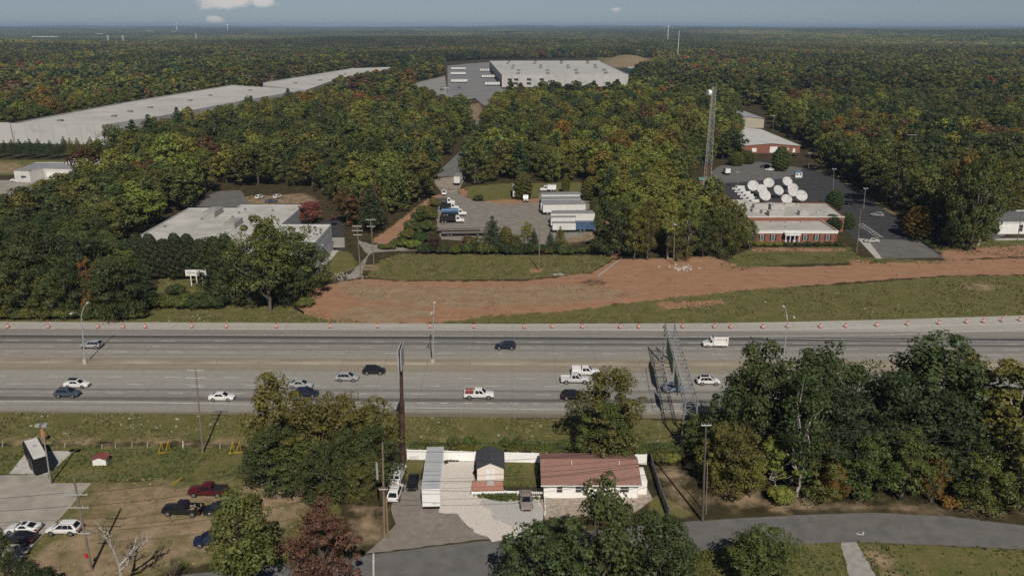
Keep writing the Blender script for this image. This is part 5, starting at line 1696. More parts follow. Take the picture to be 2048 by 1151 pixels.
MB().box(hx1 - 5.48, hx1 - 5.42, hy0 - .09, hy0 - .05, 1.0, 1.12).build('handle', DARKST, d)
b = MB().box(hx0 - .02, hx0 + .10, hy0 - .1, hy0 - .01, 0, 2.4); b.box(hx1 - .10, hx1 + .02, hy0 - .1, hy0 - .01, 0, 2.4)
b.build('downpipe', WHITE, house)
pw = MB().box(hx1, hx1 + 1.5, hy0 + 1.0, hy0 + 5.0, 0, 2.35).build('side_porch', SIDING, house)
window(house, hy0 + 3.4, 1.0, .8, 1.0, hx1 + 1.5, 'y', 1)
rb = MB()
for x in np.arange(hx0 - 2.6, hx0 - .1, .28): rb.tube((x, hy0 + .6, 0), (x, hy0 + .6, 1.1), .03, n=5)
rb.tube((hx0 - 2.6, hy0 + .6, 1.1), (hx0 - .1, hy0 + .6, 1.1), .04, n=5); rb.tube((hx0 - 2.6, hy0 + .6, .15), (hx0 - .1, hy0 + .6, .15), .04, n=5)
rb.build('step_railing', DARKST, house)

# garden shed with a gambrel-like roof
sf = P(980, 961); sw = 2.1
shed = thing('garden_shed', 'small cream shed with charcoal shingle roof and white double door', 'shed', (sf.x, sf.y + 2.6, .0), .03)
b = MB().box(-sw, sw, -2.6, 2.6, .05, 2.3)
b.v += [(-sw, -2.6, 2.3), (sw, -2.6, 2.3), (sw * .5, -2.6, 2.76), (0, -2.6, 3.22), (-sw * .5, -2.6, 2.76)]
n = len(b.v); b.f.append((n - 5, n - 4, n - 3, n - 2, n - 1))
b.v += [(-sw, 2.6, 2.3), (sw, 2.6, 2.3), (sw * .5, 2.6, 2.76), (0, 2.6, 3.22), (-sw * .5, 2.6, 2.76)]
n = len(b.v); b.f.append((n - 5, n - 4, n - 3, n - 2, n - 1))
b.build('wall', mat('cream_siding', (.70, .65, .58), .8, .06, 1.5, stretch=(.3, .3, 4)), shed)
b = MB()
rp = [(-sw - .2, 2.24), (-sw * .5, 2.86), (0, 3.33), (sw * .5, 2.86), (sw + .2, 2.24)]
for i in range(4):
    (x0, z0), (x1, z1) = rp[i], rp[i + 1]
    slab(b, [(x0, -2.75, z0), (x1, -2.75, z1), (x1, 2.75, z1), (x0, 2.75, z0)], .09)
b.build('roof', mat('charcoal_shingle', (.055, .058, .068), .95, .3, 3, detail=10), shed)
for s in (-1, 1):
    d = MB().box(min(s * .01, s * .72), max(s * .01, s * .72), -2.66, -2.6, .15, 2.05).build('door', WHITE, shed)
    MB().box(s * .1 - .02, s * .1 + .02, -2.69, -2.66, 1.0, 1.15).build('handle', DARKST, d)
b = MB(); b.loft([[(-.55, -4.0, .03), (.55, -4.0, .03), (.55, -4.0, .06), (-.55, -4.0, .06)], [(-.55, -2.62, .03), (.55, -2.62, .03), (.55, -2.62, .18), (-.55, -2.62, .18)]])
b.build('ramp', CONC, shed)
BP = mat('pink_paver', (.42, .20, .155), .9, .22, 2.5)
patio = sheet('brick_patio', [(941, 986), (944, 961), (1003, 961), (1009, 985)], .03, mat('paver_joint', (.3, .22, .18), .9), 0)
w0, w1 = P(942, 985), P(1008, 962)
pm = None
k = 0
for ix in range(13):
    for iy in range(8):
        x = w0.x + .2 + ix * .40; y = w0.y + .12 + iy * .36
        if x > w1.x - .1 or y > w1.y - .1: continue
        if pm is None:
            o = MB().box(0, .37, 0, .33, .031, .05).build('paver', BP, patio); pm = o.data
        else: o = link('paver', pm, patio)
        o.location = (x, y, random.uniform(0, .006))

# white vinyl fence behind the lot: posts and panels
def fence_run(t, pts, step, post_h, panel_z0, panel_z1, pmat, post_mat, th=.06, pw=.07, lean=0.0):
    pts = [Vector((*p, 0)) for p in pts]
    for a, c in zip(pts[:-1], pts[1:]):
        n = max(1, round((c - a).length / step))
        for i in range(n):
            p, q = a.lerp(c, i / n), a.lerp(c, (i + 1) / n)
            d = (q - p).normalized(); nn = Vector((-d.y, d.x, 0))
            MB().prism([(p + d * s * pw + nn * r_ * pw)[:2] for s, r_ in ((-1, -1), (1, -1), (1, 1), (-1, 1))], 0, post_h).build('post', post_mat, t)
            p2, q2 = p + d * pw, q - d * pw
            o = MB().prism([(p2 - nn * th / 2)[:2], (q2 - nn * th / 2)[:2], (q2 + nn * th / 2)[:2], (p2 + nn * th / 2)[:2]], panel_z0, panel_z1 + random.uniform(-.02, .02)).build('panel', pmat, t)
            bb = MB()
            L = (q2 - p2).length
            for z in (panel_z0 + .12, panel_z1 - .16):
                e0, e1 = p2 - nn * (th / 2 + .02), q2 - nn * (th / 2 + .02)
                bb.prism([e0[:2], e1[:2], (e1 + nn * .018)[:2], (e0 + nn * .018)[:2]], z, z + .10)
            bb.build('rail', post_mat, o)
    q = pts[-1]
    MB().box(q.x - pw, q.x + pw, q.y - pw, q.y + pw, 0, post_h).build('post', post_mat, t)


VINYL = mat('white_vinyl', (.86, .86, .85), .45, .03, .6)
t = thing('vinyl_fence', 'tall white vinyl panel fence behind the house and shed', 'fence')
fence_run(t, [tuple(P(x, y)[:2]) for x, y in ((815, 918), (950, 922), (1150, 927), (1292, 928))], 2.4, 1.95, .06, 1.85, VINYL, VINYL)
GREYB = mat('grey_fence_board', (.24, .245, .26), .9, .25, 1.5, stretch=(3, 3, .4))
t = thing('board_fence', 'leaning grey board fence with pale posts east of the house', 'fence')
fence_run(t, [tuple(P(x, y)[:2]) for x, y in ((1301, 925), (1306, 945), (1318, 985), (1337, 1036))], 2.3, 1.8, .1, 1.7, GREYB, mat('dark_post', (.11, .11, .12), .9))
t = thing('picket_fence', 'low white rail fence between the gravel drive and the shed garden', 'fence')
fence_run(t, [tuple(P(x, y)[:2]) for x, y in ((944, 990), (1010, 988), (1090, 990))], 2.2, .75, .25, .62, VINYL, VINYL)
t = thing('rail_fence', 'low cream fence beside the patio in front of the house', 'fence')
fence_run(t, [tuple(P(x, y)[:2]) for x, y in ((1089, 994), (1090, 1028))], 1.6, .7, .2, .6, VINYL, VINYL)
# dark drainage timber on the bare strip and small lot clutter
for (px, py, lab, c, sz) in ((905, 921, 'stack of dark boards lying by the white fence', (.06, .04, .03), (2.2, .4, .22)), (880, 1041, 'loose grey block lying on the gravel drive', (.3, .28, .25), (.5, .4, .25)),
                             (829, 917, 'white plastic chairs stacked at the white fence', (.6, .6, .6), (1.6, .6, .8))):
    q = P(px, py)
    b = MB()
    for k in range(4):
        x = -sz[0] / 2 + k * sz[0] / 4
        b.box(x, x + sz[0] / 4.6, -sz[1] / 2, sz[1] / 2, 0.01, sz[2] * random.uniform(.7, 1))
    tag(b.build('clutter_stack', mat('clutter_%d' % px, c, .8), loc=(q.x, q.y, .02)), lab, 'stack')

# small white shed with a red roof on the grass
q = P(199, 930)
t = thing('well_house', 'tiny white hut with red gable roof on the grass', 'shed', (q.x, q.y + .7, 0), .08)
b = MB().box(-1.05, 1.05, -.75, .75, 0, 1.15)
for y in (-.747, .747): b.quad((-1.05, y, 1.14), (1.05, y, 1.14), (0, y, 1.5))
b.build('wall', WHITE, t)
b = MB()
for s in (-1, 1): slab(b, [(s * 1.2, -.95, 1.12), (s * 1.2, .95, 1.12), (0, .95, 1.58), (0, -.95, 1.58)], .06)
b.build('roof', mat('faded_red_roof', (.20, .06, .05), .8, .25, 2), t)

# ------------------------------------------------------------------ buildings north of the highway
ROOFW = seam_mat('white_membrane_roof', (.50, .49, .465), 12, 3, .86, .14, .09)
ROOFG = mat('grey_membrane_roof', (.30, .295, .285), .8, .18, .08, detail=9)
PANELW = mat('pale_panel_wall', (.42, .43, .44), .7, .07, .4)


def flat_building(name, label, poly, z, wall, roof, par=.35, cat='building', roof_name='roof'):
    """world polygon walls with a parapet and a roof deck set inside it"""
    cx = sum(p[0] for p in poly) / len(poly); cy = sum(p[1] for p in poly) / len(poly)
    t = thing(name, label, cat, (cx, cy, 0))
    pl = [(x - cx, y - cy) for x, y in poly]
    a = sum(pl[i - 1][0] * pl[i][1] - pl[i][0] * pl[i - 1][1] for i in range(len(pl)))
    if a < 0: pl = pl[::-1]
    ins = []
    k = len(pl)
    for i in range(k):
        p, q_, r_ = Vector(pl[i - 1]), Vector(pl[i]), Vector(pl[(i + 1) % k])
        d1, d2 = (q_ - p).normalized(), (r_ - q_).normalized()
        n1, n2 = Vector((-d1.y, d1.x)), Vector((-d2.y, d2.x))
        m_ = (n1 + n2); m_ = m_ / max(.3, m_.dot(n1))
        ins.append(tuple(q_ + m_ * .3))
    b = MB()
    b.v += [(x, y, 0) for x, y in pl] + [(x, y, z) for x, y in pl] + [(x, y, z) for x, y in ins] + [(x, y, z - par) for x, y in ins]
    for i in range(k):
        j = (i + 1) % k
        b.f += [(i, j, k + j, k + i), (k + i, k + j, 2 * k + j, 2 * k + i), (2 * k + i, 2 * k + j, 3 * k + j, 3 * k + i)]
    b.build('wall', wall, t)
    bm = bmesh.new()
    f = bm.faces.new([bm.verts.new((x, y, z - par + .01)) for x, y in ins]); bm.normal_update()
    if f.normal.z < 0: f.normal_flip()
    bmesh.ops.triangulate(bm, faces=bm.faces)
    me = bpy.data.meshes.new('roof'); bm.to_mesh(me); bm.free(); me.materials.append(roof)
    r_ = link('roof', me, t)
    return t, r_, cx, cy


def roof_box(r_, x, y, z, sx, sy, sz, m, name='rooftop_unit'):
    b = MB().box(x - sx / 2, x + sx / 2, y - sy / 2, y + sy / 2, z, z + sz)
    b.box(x - sx * .3, x + sx * .3, y - sy * .3, y + sy * .3, z + sz, z + sz + .15)
    return b.build(name, m, r_)


UNIT = mat('unit_grey', (.30, .30, .29), .6, .15, 1)
UNITD = mat('unit_dark', (.17, .17, .165), .6, .15, 1)
DIRTY = seam_mat('dirty_white_roof', (.46, .45, .42), 14, 3, .86, .20, .12)
t, r_, cx, cy = flat_building('office_building', 'wide white flat-roofed office block behind the row of dark evergreens', [(-117, 234), (-79, 234), (-79, 248), (-76.5, 248), (-76.5, 288), (-100, 288), (-100, 282.5), (-117, 282.5)], 6.0, PANELW, DIRTY)
for px, py, sx, sy in ((427, 428, 4.0, 8.5), (467, 450, 3.6, 8.5)):
    q = P(px, py, 6.0); roof_box(r_, q.x - cx, q.y - cy, 5.66, sx, sy, 2.0, UNIT)
for px, py in ((330, 452), (404, 437), (490, 418), (478, 425), (465, 433), (300, 470), (545, 420)):
    q = P(px, py, 6.0); roof_box(r_, q.x - cx, q.y - cy, 5.66, .7, .7, .5, UNITD, 'roof_vent')
WBAND = mat('banded_panel_wall', (.46, .48, .50), .6, .06, .5, stretch=(1, 1, 3))
t, r_, cx, cy = flat_building('office_wing', 'two-storey pale office wing with small paired windows facing the clay bank', [(-78.8, 219), (-57.8, 219), (-57.8, 248.3), (-78.8, 248.3)], 8.2, WBAND, ROOFW)
ex = -57.8 - cx
for z in (1.5, 5.0):
    for k in range(13):
        if k % 3 == 2: continue
        window(t, 221.2 + k * 2.15 - cy, z, .85, 1.7, ex, 'y', 1, mat('window_surround', (.3, .31, .33)), MATS['far_glass'])
b = MB()
for z in (2.7, 4.0, 6.9):
    b.box(ex, ex + .04, 219.05 - cy, 248.2 - cy, z, z + .07)
b.build('panel_joint', mat('panel_joint_grey', (.2, .21, .22)), t)  # dark grey strips along the joints of the banded wall
fx = 233.5 - cy
MB().box(ex, ex + .7, fx - .35, fx + .35, 5.2, 5.5).build('wall_lamp', GALV, t)
sheet('office_footpath', [(620, 556), (630, 556), (680, 498), (668, 497)], .03, CONC)
b = MB()
for k in range(5):
    q = P(676, 478 + k * 4); b.box(q.x - 2.2, q.x + 2.2, q.y - .15, q.y + .15, .05 + .0 * k, .45)
tag(b.build('parking_kerbs', CONC), 'pale concrete steps and kerbs beside the office wing', 'steps')
# rear service mast of the neighbour
t, r_, cx, cy = flat_building('roadside_shed', 'low white flat-roofed building half hidden at the western wood', [tuple(P(x, y, 4.5)[:2]) for x, y in ((-60, 446), (12, 446), (34, 422), (-60, 421))], 4.5, OFFWHITE, ROOFW)
roof_box(r_, 3.0, -1.0, 4.2, 2.5, 1.6, 1.0, UNIT)

# depot building, L-shaped
def zpoly(pts, z): return [tuple(P(x, y, z)[:2]) for x, y in pts]


DROOF = seam_mat('depot_metal_roof', (.27, .275, .28), 2.0, 30, .85, .08, .1, .6)
t, r_, cx, cy = flat_building('depot_building', 'low grey-roofed depot with white loading doors and a concrete forecourt', zpoly([(27, 342), (58, 343), (87, 337.5), (161, 339.5), (145, 349), (178, 350), (200, 335), (207, 326), (95, 324), (70, 325)], 5.0), 5.0, OFFWHITE, DROOF, .2)
q = P(124, 351)
for k, px in enumerate((101, 126, 146)):
    q = P(px, 351.5 + (.5 if k else 0)); yy = q.y - cy
    p0 = P(px, 338.5, 5.0)
    MB().box(p0.x - cx - 2.2, p0.x - cx + 2.2, p0.y - cy - .12, p0.y - cy + .1, .1, 3.8).build('loading_door', WHITE, t)
p0 = P(46, 342.5, 5.0)
MB().box(p0.x - cx - 1.2, p0.x - cx + 1.2, p0.y - cy - .5, p0.y - cy + .2, 2.3, 2.9).build('door_canopy', mat('blue_canopy', (.03, .045, .10)), t)
t, r_, cx, cy = flat_building('depot_annex', 'white low-pitched roof annex behind the grey-roofed depot', zpoly([(132, 325), (222, 326), (222, 318), (142, 317.5)], 5.5), 5.5, WHITE, ROOFW, .1)
tree_px(22 * 2 + 20, 362, 340, 15, 'ovoid1', 'dark', 'small dark bush against the depot wall', cat='shrub', name='bush')
tree_px(50, 412, 376, 28, 'ovoid0', 'dark', 'dark tree standing on the corner of the depot forecourt', name='evergreen_tree')
b = MB(); q = P(100, 360)
for k in range(9): b.box(q.x - 9 + k * 2.1, q.x - 7.4 + k * 2.1, q.y - 1 + k * .9, q.y + .4 + k * .9, .05, .9)
tag(b.build('pallet_stack', mat('pallet_brown', (.13, .08, .06), .9, .3, 1)), 'line of brown pallets stacked on the depot forecourt', 'pallets')

# long warehouse
WHW = seam_mat('warehouse_wall', (.46, .455, .44), 9, 40, .8, .06, .05, .7, True)
WHROOF = seam_mat('warehouse_roof', (.46, .45, .43), 30, 7.5, .88, .10, .03)
t, r_, cx, cy = flat_building('long_warehouse', 'very long low white warehouse running back through the woods', zpoly([(-140, 244), (22, 246), (130, 247.5), (203, 249.5), (313, 233), (470, 204), (608, 179), (535, 170), (462, 170.5), (243, 205.5), (22, 245)], 12.0)[0:0] or zpoly([(20, 246.5), (203, 249.5), (313, 233), (470, 204), (608, 179.5), (462, 170), (243, 205.5)], 12.0), 12.0, WHW, WHROOF, .8)
for k, (px, py) in enumerate(((228, 231), (120, 240), (300, 214), (380, 200), (420, 190), (500, 180), (260, 222))):
    q = P(px, py, 12); roof_box(r_, q.x - cx, q.y - cy, 11.2, 3, 3, 1.0, UNITD)
t, r_, cx, cy = flat_building('front_warehouse_block', 'white blank-walled warehouse block in front of the dark conifers', zpoly([(-160, 246), (19.5, 246.8), (19.5, 244), (-160, 240)], 12.0), 11.6, WHW, WHROOF, .6)
t, r_, cx, cy = flat_building('rear_warehouse', 'white warehouse with stepped roof behind the long warehouse', zpoly([(612, 180), (660, 163), (798, 138), (800, 133.5), (700, 137), (526, 165), (526, 170.5)], 12.5), 12.5, WHW, WHROOF, .8)
for px, py in ((640, 160), (690, 148), (735, 142), (590, 166)):
    q = P(px, py, 12.5); roof_box(r_, q.x - cx, q.y - cy, 11.7, 3.5, 3.5, 1.2, UNITD)

# big far warehouse
fl, fr, br, bl = P(1004, 150, 14), P(1257, 148.5, 14), P(1200, 121.5, 14), P(979, 122, 14)
t, r_, cx, cy = flat_building('distribution_warehouse', 'huge white distribution warehouse with rows of dark roof vents', [fl[:2], fr[:2], br[:2], bl[:2]], 14.0, WHW, WHROOF, .9)
for i in range(4):
    for j in range(6):
        u_, v_ = .14 + .235 * i + .03 * (j % 2), .08 + j * .17
        p_ = fl.lerp(fr, u_).lerp(bl.lerp(br, u_), v_)
        roof_box(r_, p_.x - cx, p_.y - cy, 13.1, 4, 9, 1.9, UNITD)
for k in range(7):
    u_ = .06 + .05 * k
    p_ = fl.lerp(fr, u_)
    if k in (1, 3, 5) or k == 0:
        for z in (3.0, 7.5): MB().box(p_.x - cx - 2.6, p_.x - cx + 2.6, p_.y - cy - .25, p_.y - cy + .05, z, z + 2.4).build('window', MATS['far_glass'], t)
dd = (bl - fl)
nrm = Vector((-dd.y, dd.x, 0)).normalized()
for k in range(24):
    p_ = fl.lerp(bl, .06 + k * .037)
    a = [(p_ + dd.normalized() * s * 2.2 + nrm * w_) for s, w_ in ((-1, -.1), (1, -.1), (1, .35), (-1, .35))]
    MB().prism([(v.x - cx, v.y - cy) for v in a], .8, 5.2).build('dock_door', mat('dock_grey', (.13, .135, .14)), t)
TEAL = mat('teal_stripe', (.14, .30, .33), .6)
base = box_trailer('box_trailer', 'white semi trailer parked at the huge distribution warehouse', (0, -900, -50), 0, 16, 4.1)
base2 = None
protos_used = False
for (px0, px1, py, n) in ((962, 992, 143, 7), (966, 990, 156, 6), (973, 998, 171, 6), (905, 930, 140, 8), (904, 930, 150, 8), (905, 933, 165, 8)):
    for k in range(n):
        q = P(px0 + (px1 - px0) * k / (n - 1), py)
        if not protos_used:
            base.location = (q.x, q.y, .15); base.rotation_euler = (0, 0, PI / 2); protos_used = True; tr = base
            base['group'] = 'trailers parked at the distribution warehouse'
        else:
            tr = dup(base, (q.x, q.y, .15), PI / 2, group='trailers parked at the distribution warehouse')

t, r_, cx, cy = flat_building('storage_building', 'low white and teal storage building beyond the huge warehouse', zpoly([(1254, 136), (1300, 141), (1300, 137.5), (1258, 132.5)], 6), 6, TEAL, WHROOF, .4)

# brick studio: low front wing with portico, higher rear block
A0, A1 = P(1494, 486.5), P(1672, 486.5)
fz = 4.3
y0 = A0.y
back_y = P(1580, 440, fz).y
t, r_, cx, cy = flat_building('studio_front_wing', 'red brick front wing with white cornice, shuttered windows and a small portico', [(A0.x, y0), (A1.x, y0), (A1.x, back_y), (A0.x, back_y)], fz, BRICK, seam_mat('studio_roof', (.43, .42, .39), 9, 2.5, .87, .14, .2), .25)
hw2 = (A1.x - A0.x) / 2; fy = y0 - cy
cor = MB().box(-hw2 - .15, hw2 + .15, fy - .25, fy - .003, fz - .85, fz + .06).build('cornice', WHITE, t)
MB().box(-hw2 - .22, hw2 + .22, fy - .34, fy - .252, fz - .2, fz + .09).build('cornice_moulding', WHITE, cor)
MB().box(hw2 + .003, hw2 + .2, fy, back_y - cy, fz - .85, fz + .06).build('cornice', WHITE, t)
SHUT = mat('black_shutter', (.02, .022, .025), .6)
for px in (1504, 1522.5, 1545, 1609, 1632, 1654):
    x = P(px, 486.5).x - cx
    w_ = window(t, x, .95, 1.15, 1.95, fy, mull=2)
    for s in (-1, 1):
        MB().box(x + s * .85 - .24, x + s * .85 + .24, fy - .07, fy - .004, .92, 2.95).build('shutter', SHUT, w_)
pxc = P(1580, 486.5).x - cx
port = MB().box(pxc - 2.5, pxc + 2.5, fy - 2.0, fy - .36, 3.15, 3.85).build('portico_roof', WHITE, t)
MB().box(pxc - 2.65, pxc + 2.65, fy - 2.15, fy - .40, 3.85, 4.0).build('portico_cap', WHITE, port)
for k in range(4):
    x = pxc - 2.2 + k * 1.467
    MB().tube((x, fy - 1.75, .25), (x, fy - 1.75, 3.15), .17, .14, 10).build('column', WHITE, t)
MB().box(pxc - 3.0, pxc + 3.0, fy - 2.6, fy - .36, .03, .25).build('steps', BRICK, t)
d = MB().box(pxc - .75, pxc + .75, fy - .09, fy - .004, .26, 2.5).build('door', mat('dark_blue_door', (.05, .06, .10), .4), t)
MB().box(pxc - .05, pxc + .05, fy - .13, fy - .09, 1.2, 1.35).build('handle', RIM, d)
for s in (-1, 1): MB().box(pxc + s * 1.35 - .3, pxc + s * 1.35 + .3, fy - .06, fy - .004, .4, 2.5).build('sidelight', WHITE, t)
for px, py in ((1541, 443), (1571, 443.5), (1601, 444), (1571, 453.5)):
    q = P(px, py, fz); MB().tube((q.x - cx, q.y - cy, fz - .25), (q.x - cx, q.y - cy, fz + .35), .16, n=8).build('roof_vent', UNITD, r_)

sz = 5.6
fl, fr, br, bl = P(1440, 437, sz), P(1698, 437.5, sz), P(1654, 405.5, sz), P(1462, 404, sz)
yy = max(back_y + .05, fl.y)
fl.y = fr.y = yy
t, r_, cx, cy = flat_building('studio_main_block', 'brick studio block with pale flat roof crowded with rooftop units', [fl[:2], fr[:2], br[:2], bl[:2]], sz, BRICK, MATS['studio_roof'], .3)
for px, py, sx, sy, h_ in ((1520, 415, 5, 3, 1.6), (1553, 417, 5, 3.5, 2.0), (1550, 429, 5, 3, 1.8), (1528, 424, 2, 2, 1.2), (1606, 428, 3.2, 2.4, 1.6), (1500, 409, 4, 2, 1.2), (1478, 405, 5, 2, 1.2), (1540, 409, 3, 1.5, .9),
                           (1580, 409, 4, 1.5, .8), (1595, 410, 1, 1, .8), (1635, 425, .8, .8, .5), (1510, 421, 2.5, 2.5, 1.1), (1490, 414, 3, 2, 1.2)):
    q = P(px, py, sz); roof_box(r_, q.x - cx, q.y - cy, sz - .3, sx, sy, h_, mat('unit_pale', (.42, .41, .39), .6, .12, 1))
b = MB(); b.box(fl.x - cx - .05, fr.x - cx + .05, yy - cy - .06, yy - cy - .003, sz - .35, sz + .05); b.build('coping', OFFWHITE, t)

# far brick gable building and beige hall behind
def gable_hall(name, label, flp, frp, depth, zw, zr, wall, roof, openings=()):
    fl_, fr_ = P(*flp), P(*frp)
    w_ = fr_.x - fl_.x
    t = thing(name, label, 'building', ((fl_.x + fr_.x) / 2, fl_.y, 0))
    b = MB().box(-w_ / 2, w_ / 2, 0, depth, 0, zw)
    for y in (.003, depth - .003): b.quad((-w_ / 2, y, zw - .01), (w_ / 2, y, zw - .01), (0, y, zr - .1))
    b.build('wall', wall, t)
    b = MB()
    for s in (-1, 1): slab(b, [(s * (w_ / 2 + .3), -.4, zw), (0, -.4, zr), (0, depth + .4, zr), (s * (w_ / 2 + .3), depth + .4, zw)], .15)
    r_ = b.build('roof', roof, t)
    for (u_, z0, ww, hh) in openings:
        x = -w_ / 2 + u_ * w_
        MB().box(x - ww / 2, x + ww / 2, -.08, -.003, z0, z0 + hh).build('loading_door', WHITE, t)
    return t, r_


WROOF2 = seam_mat('white_metal_roof', (.54, .54, .53), 1.5, 25, .9, .07, .1, .6)
gable_hall('brick_hall', 'red brick hall with broad white gable roof beyond the car park', (1482, 306), (1599, 306), 75, 4.2, 5.6, BRICK, WROOF2, ((.22, .6, 2.6, 2.2), (.55, .2, 4.2, 3.4), (.78, .3, 2.0, 2.4), (.9, .3, 1.4, 2.2)))
gable_hall('beige_hall', 'beige metal hall with grey roof behind the brick hall', (1462, 256), (1527, 256), 70, 6.6, 8.0, mat('beige_metal', (.40, .37, .29), .7, .05, .3), mat('grey_metal_roof', (.30, .30, .31), .6, .1, .1))
t, r_, cx, cy = flat_building('roadside_office', 'small white flat-roofed building with dark roof east of the bare trees', zpoly([(2000, 444), (2140, 444), (2100, 420), (1962, 420)], 4.2), 4.2, WHITE, mat('dark_flat_roof', (.13, .135, .14), .9, .1, .2), .25)
p0 = P(2044, 444, 4.2)
window(t, p0.x - cx, .8, 1.6, 2.6, p0.y - cy, pane=MATS['far_glass'])
MB().box(P(2000, 444, 4.2).x - cx - .25, P(2140, 444, 4.2).x - cx + .2, p0.y - cy - .25, p0.y - cy - .005, 3.95, 4.25).build('fascia', WHITE, t)
sheet('office_walk', [(1990, 481), (2200, 478), (2200, 475), (1990, 476.5)], .034, CONC)
# green-roofed tower hut and guard hut
q = P(1413, 372)
t = thing('equipment_hut', 'brick equipment hut with green roof at the foot of the lattice tower', 'hut', (q.x, q.y + 3, 0))
MB().box(-3, 3, -2, 2, 0, 2.6).build('wall', BRICK, t)
b = MB()
for s in (-1, 1): slab(b, [(-3.3, s * 2.4, 2.5), (3.3, s * 2.4, 2.5), (3.3, 0, 3.5), (-3.3, 0, 3.5)], .12)
b.build('roof', mat('green_metal_roof', (.10, .20, .17), .6), t)
q = P(1597, 355)
t = thing('guard_hut', 'small white and blue guard hut at the car park barrier', 'hut', (q.x, q.y + 1, .04))
MB().box(-1.6, 1.6, -1.2, 1.2, 0, 2.5).build('wall', WHITE, t)
MB().box(-1.9, 1.9, -1.5, 1.5, 2.5, 2.75).build('roof', mat('blue_roof', (.10, .20, .32), .6), t)
for x in (-.8, .8): window(t, x, 1.0, 1.0, 1.0, -1.2)

# satellite dishes
def dish_mesh(r=2.5, f=.42):
    b = MB(); rings, seg = 6, 24
    rows = []
    for side in (0, 1):
        for i in range(rings + 1):
            rr = r * i / rings
            z = rr * rr / (4 * f * 2 * r) - side * .06
            rows.append([(rr * math.cos(2 * PI * k / seg), rr * math.sin(2 * PI * k / seg), z) for k in range(seg)])
    for side in (0, 1):
        base_ = len(b.v)
        for i in range(rings + 1): b.v += rows[side * (rings + 1) + i]
        for i in range(rings):
            for k in range(seg):
                k2 = (k + 1) % seg
                b.f.append((base_ + i * seg + k, base_ + i * seg + k2, base_ + (i + 1) * seg + k2, base_ + (i + 1) * seg + k))
    return b


DISHW = mat('dish_white', (.50, .50, .495), .6, .12, .8)
rt = None
for k, (px, py, r0) in enumerate(((1506, 372, 1.0), (1523, 377, 1.0), (1537.5, 364.5, 1.02), (1528, 391, 1.15), (1556, 379, 1.0), (1574, 361.5, 1.0), (1586, 374, .95), (1584, 381, .9), (1573, 396, .95), (1602, 391, 1.08))):
    q = P(px, py, 3.6)
    lab = 'white parabolic satellite dish in the cluster behind the brick studio'
    g = 'satellite dishes behind the studio'
    if rt is None:
        rt = thing('satellite_dish', lab, 'satellite dish', (q.x, q.y, .035), 0, g)
        o = dish_mesh().build('reflector', DISHW, rt, smooth=True, loc=(0, 0, 3.4))
        o.rotation_euler = (R(52), 0, 0)
        b = MB()
        for a in range(3): b.tube((2.2 * math.cos(a * 2.09 + .5), 2.2 * math.sin(a * 2.09 + .5), .9), (0, 0, 1.75), .04, n=5)
        b.build('feed_strut', GALV, o)
        b = MB(); b.tube((0, .8, 0), (0, .8, 2.6), .22, n=8); b.tube((-1.3, 2.0, 0), (0, .8, 2.4), .09, n=6); b.tube((1.3, 2.0, 0), (0, .8, 2.4), .09, n=6); b.box(-.8, .8, .2, 1.6, 0, .25)
        b.tube((0, .8, 2.5), (0, .25, 3.25), .3, n=8)
        b.build('pedestal', GALV, rt)
    else: dup(rt, (q.x, q.y, .035), random.uniform(-.3, .3), group=g, scale=(r0 * .9, r0 * .9, r0 * .9))

# lattice tower
q = P(1411, 394)
Ht = 45.0
t = thing('lattice_tower', 'tall tapering steel lattice mast with white drum dish at its top', 'tower', (q.x, q.y, 0))
TW = mat('tower_galvanised', (.40, .40, .40), .55, .1, .4, .2)
TR = mat('tower_faded_orange', (.34, .20, .15), .6, .1, .4)


def tw(z): return 1.9 * (1 - z / Ht) + .95 * (z / Ht)


angs = [R(210), R(330), R(90)]
nb = 26
zs = [Ht * i / nb for i in range(nb + 1)]
legs = [MB() for _ in range(3)]
br_ = [MB(), MB()]
for i in range(nb):
    z0_, z1_ = zs[i], zs[i + 1]
    p0 = [Vector((tw(z0_) * math.cos(a), tw(z0_) * math.sin(a), z0_)) for a in angs]; p1 = [Vector((tw(z1_) * math.cos(a), tw(z1_) * math.sin(a), z1_)) for a in angs]
    bb = br_[(i // 4) % 2 if i < 10 else 0]
    for k in range(3):
        legs[k].tube(p0[k], p1[k], .09, n=6, cap=False)
        bb.tube(p0[k], p1[(k + 1) % 3], .034, n=4, cap=False); bb.tube(p0[(k + 1) % 3], p1[k], .034, n=4, cap=False); bb.tube(p1[k], p1[(k + 1) % 3], .034, n=4, cap=False)
for l in legs: l.build('leg', TW, t)
br_[0].build('bracing', TW, t); br_[1].build('bracing', TR, t)
b = MB(); b.tube((-1.3, -.6, Ht - 2.2), (-2.6, -1.0, Ht - 2.2), 1.15, n=14); b.tube((-1.3, -.6, Ht - 2.2), (-.6, -.4, Ht - 2.2), .12, n=6)
b.build('drum_dish', WHITE, t)
b = MB()
for a in angs: b.tube((tw(Ht) * math.cos(a), tw(Ht) * math.sin(a), Ht), (tw(Ht) * math.cos(a), tw(Ht) * math.sin(a), Ht + 1.6), .03, n=4)
b.build('antenna_rod', TW, t)

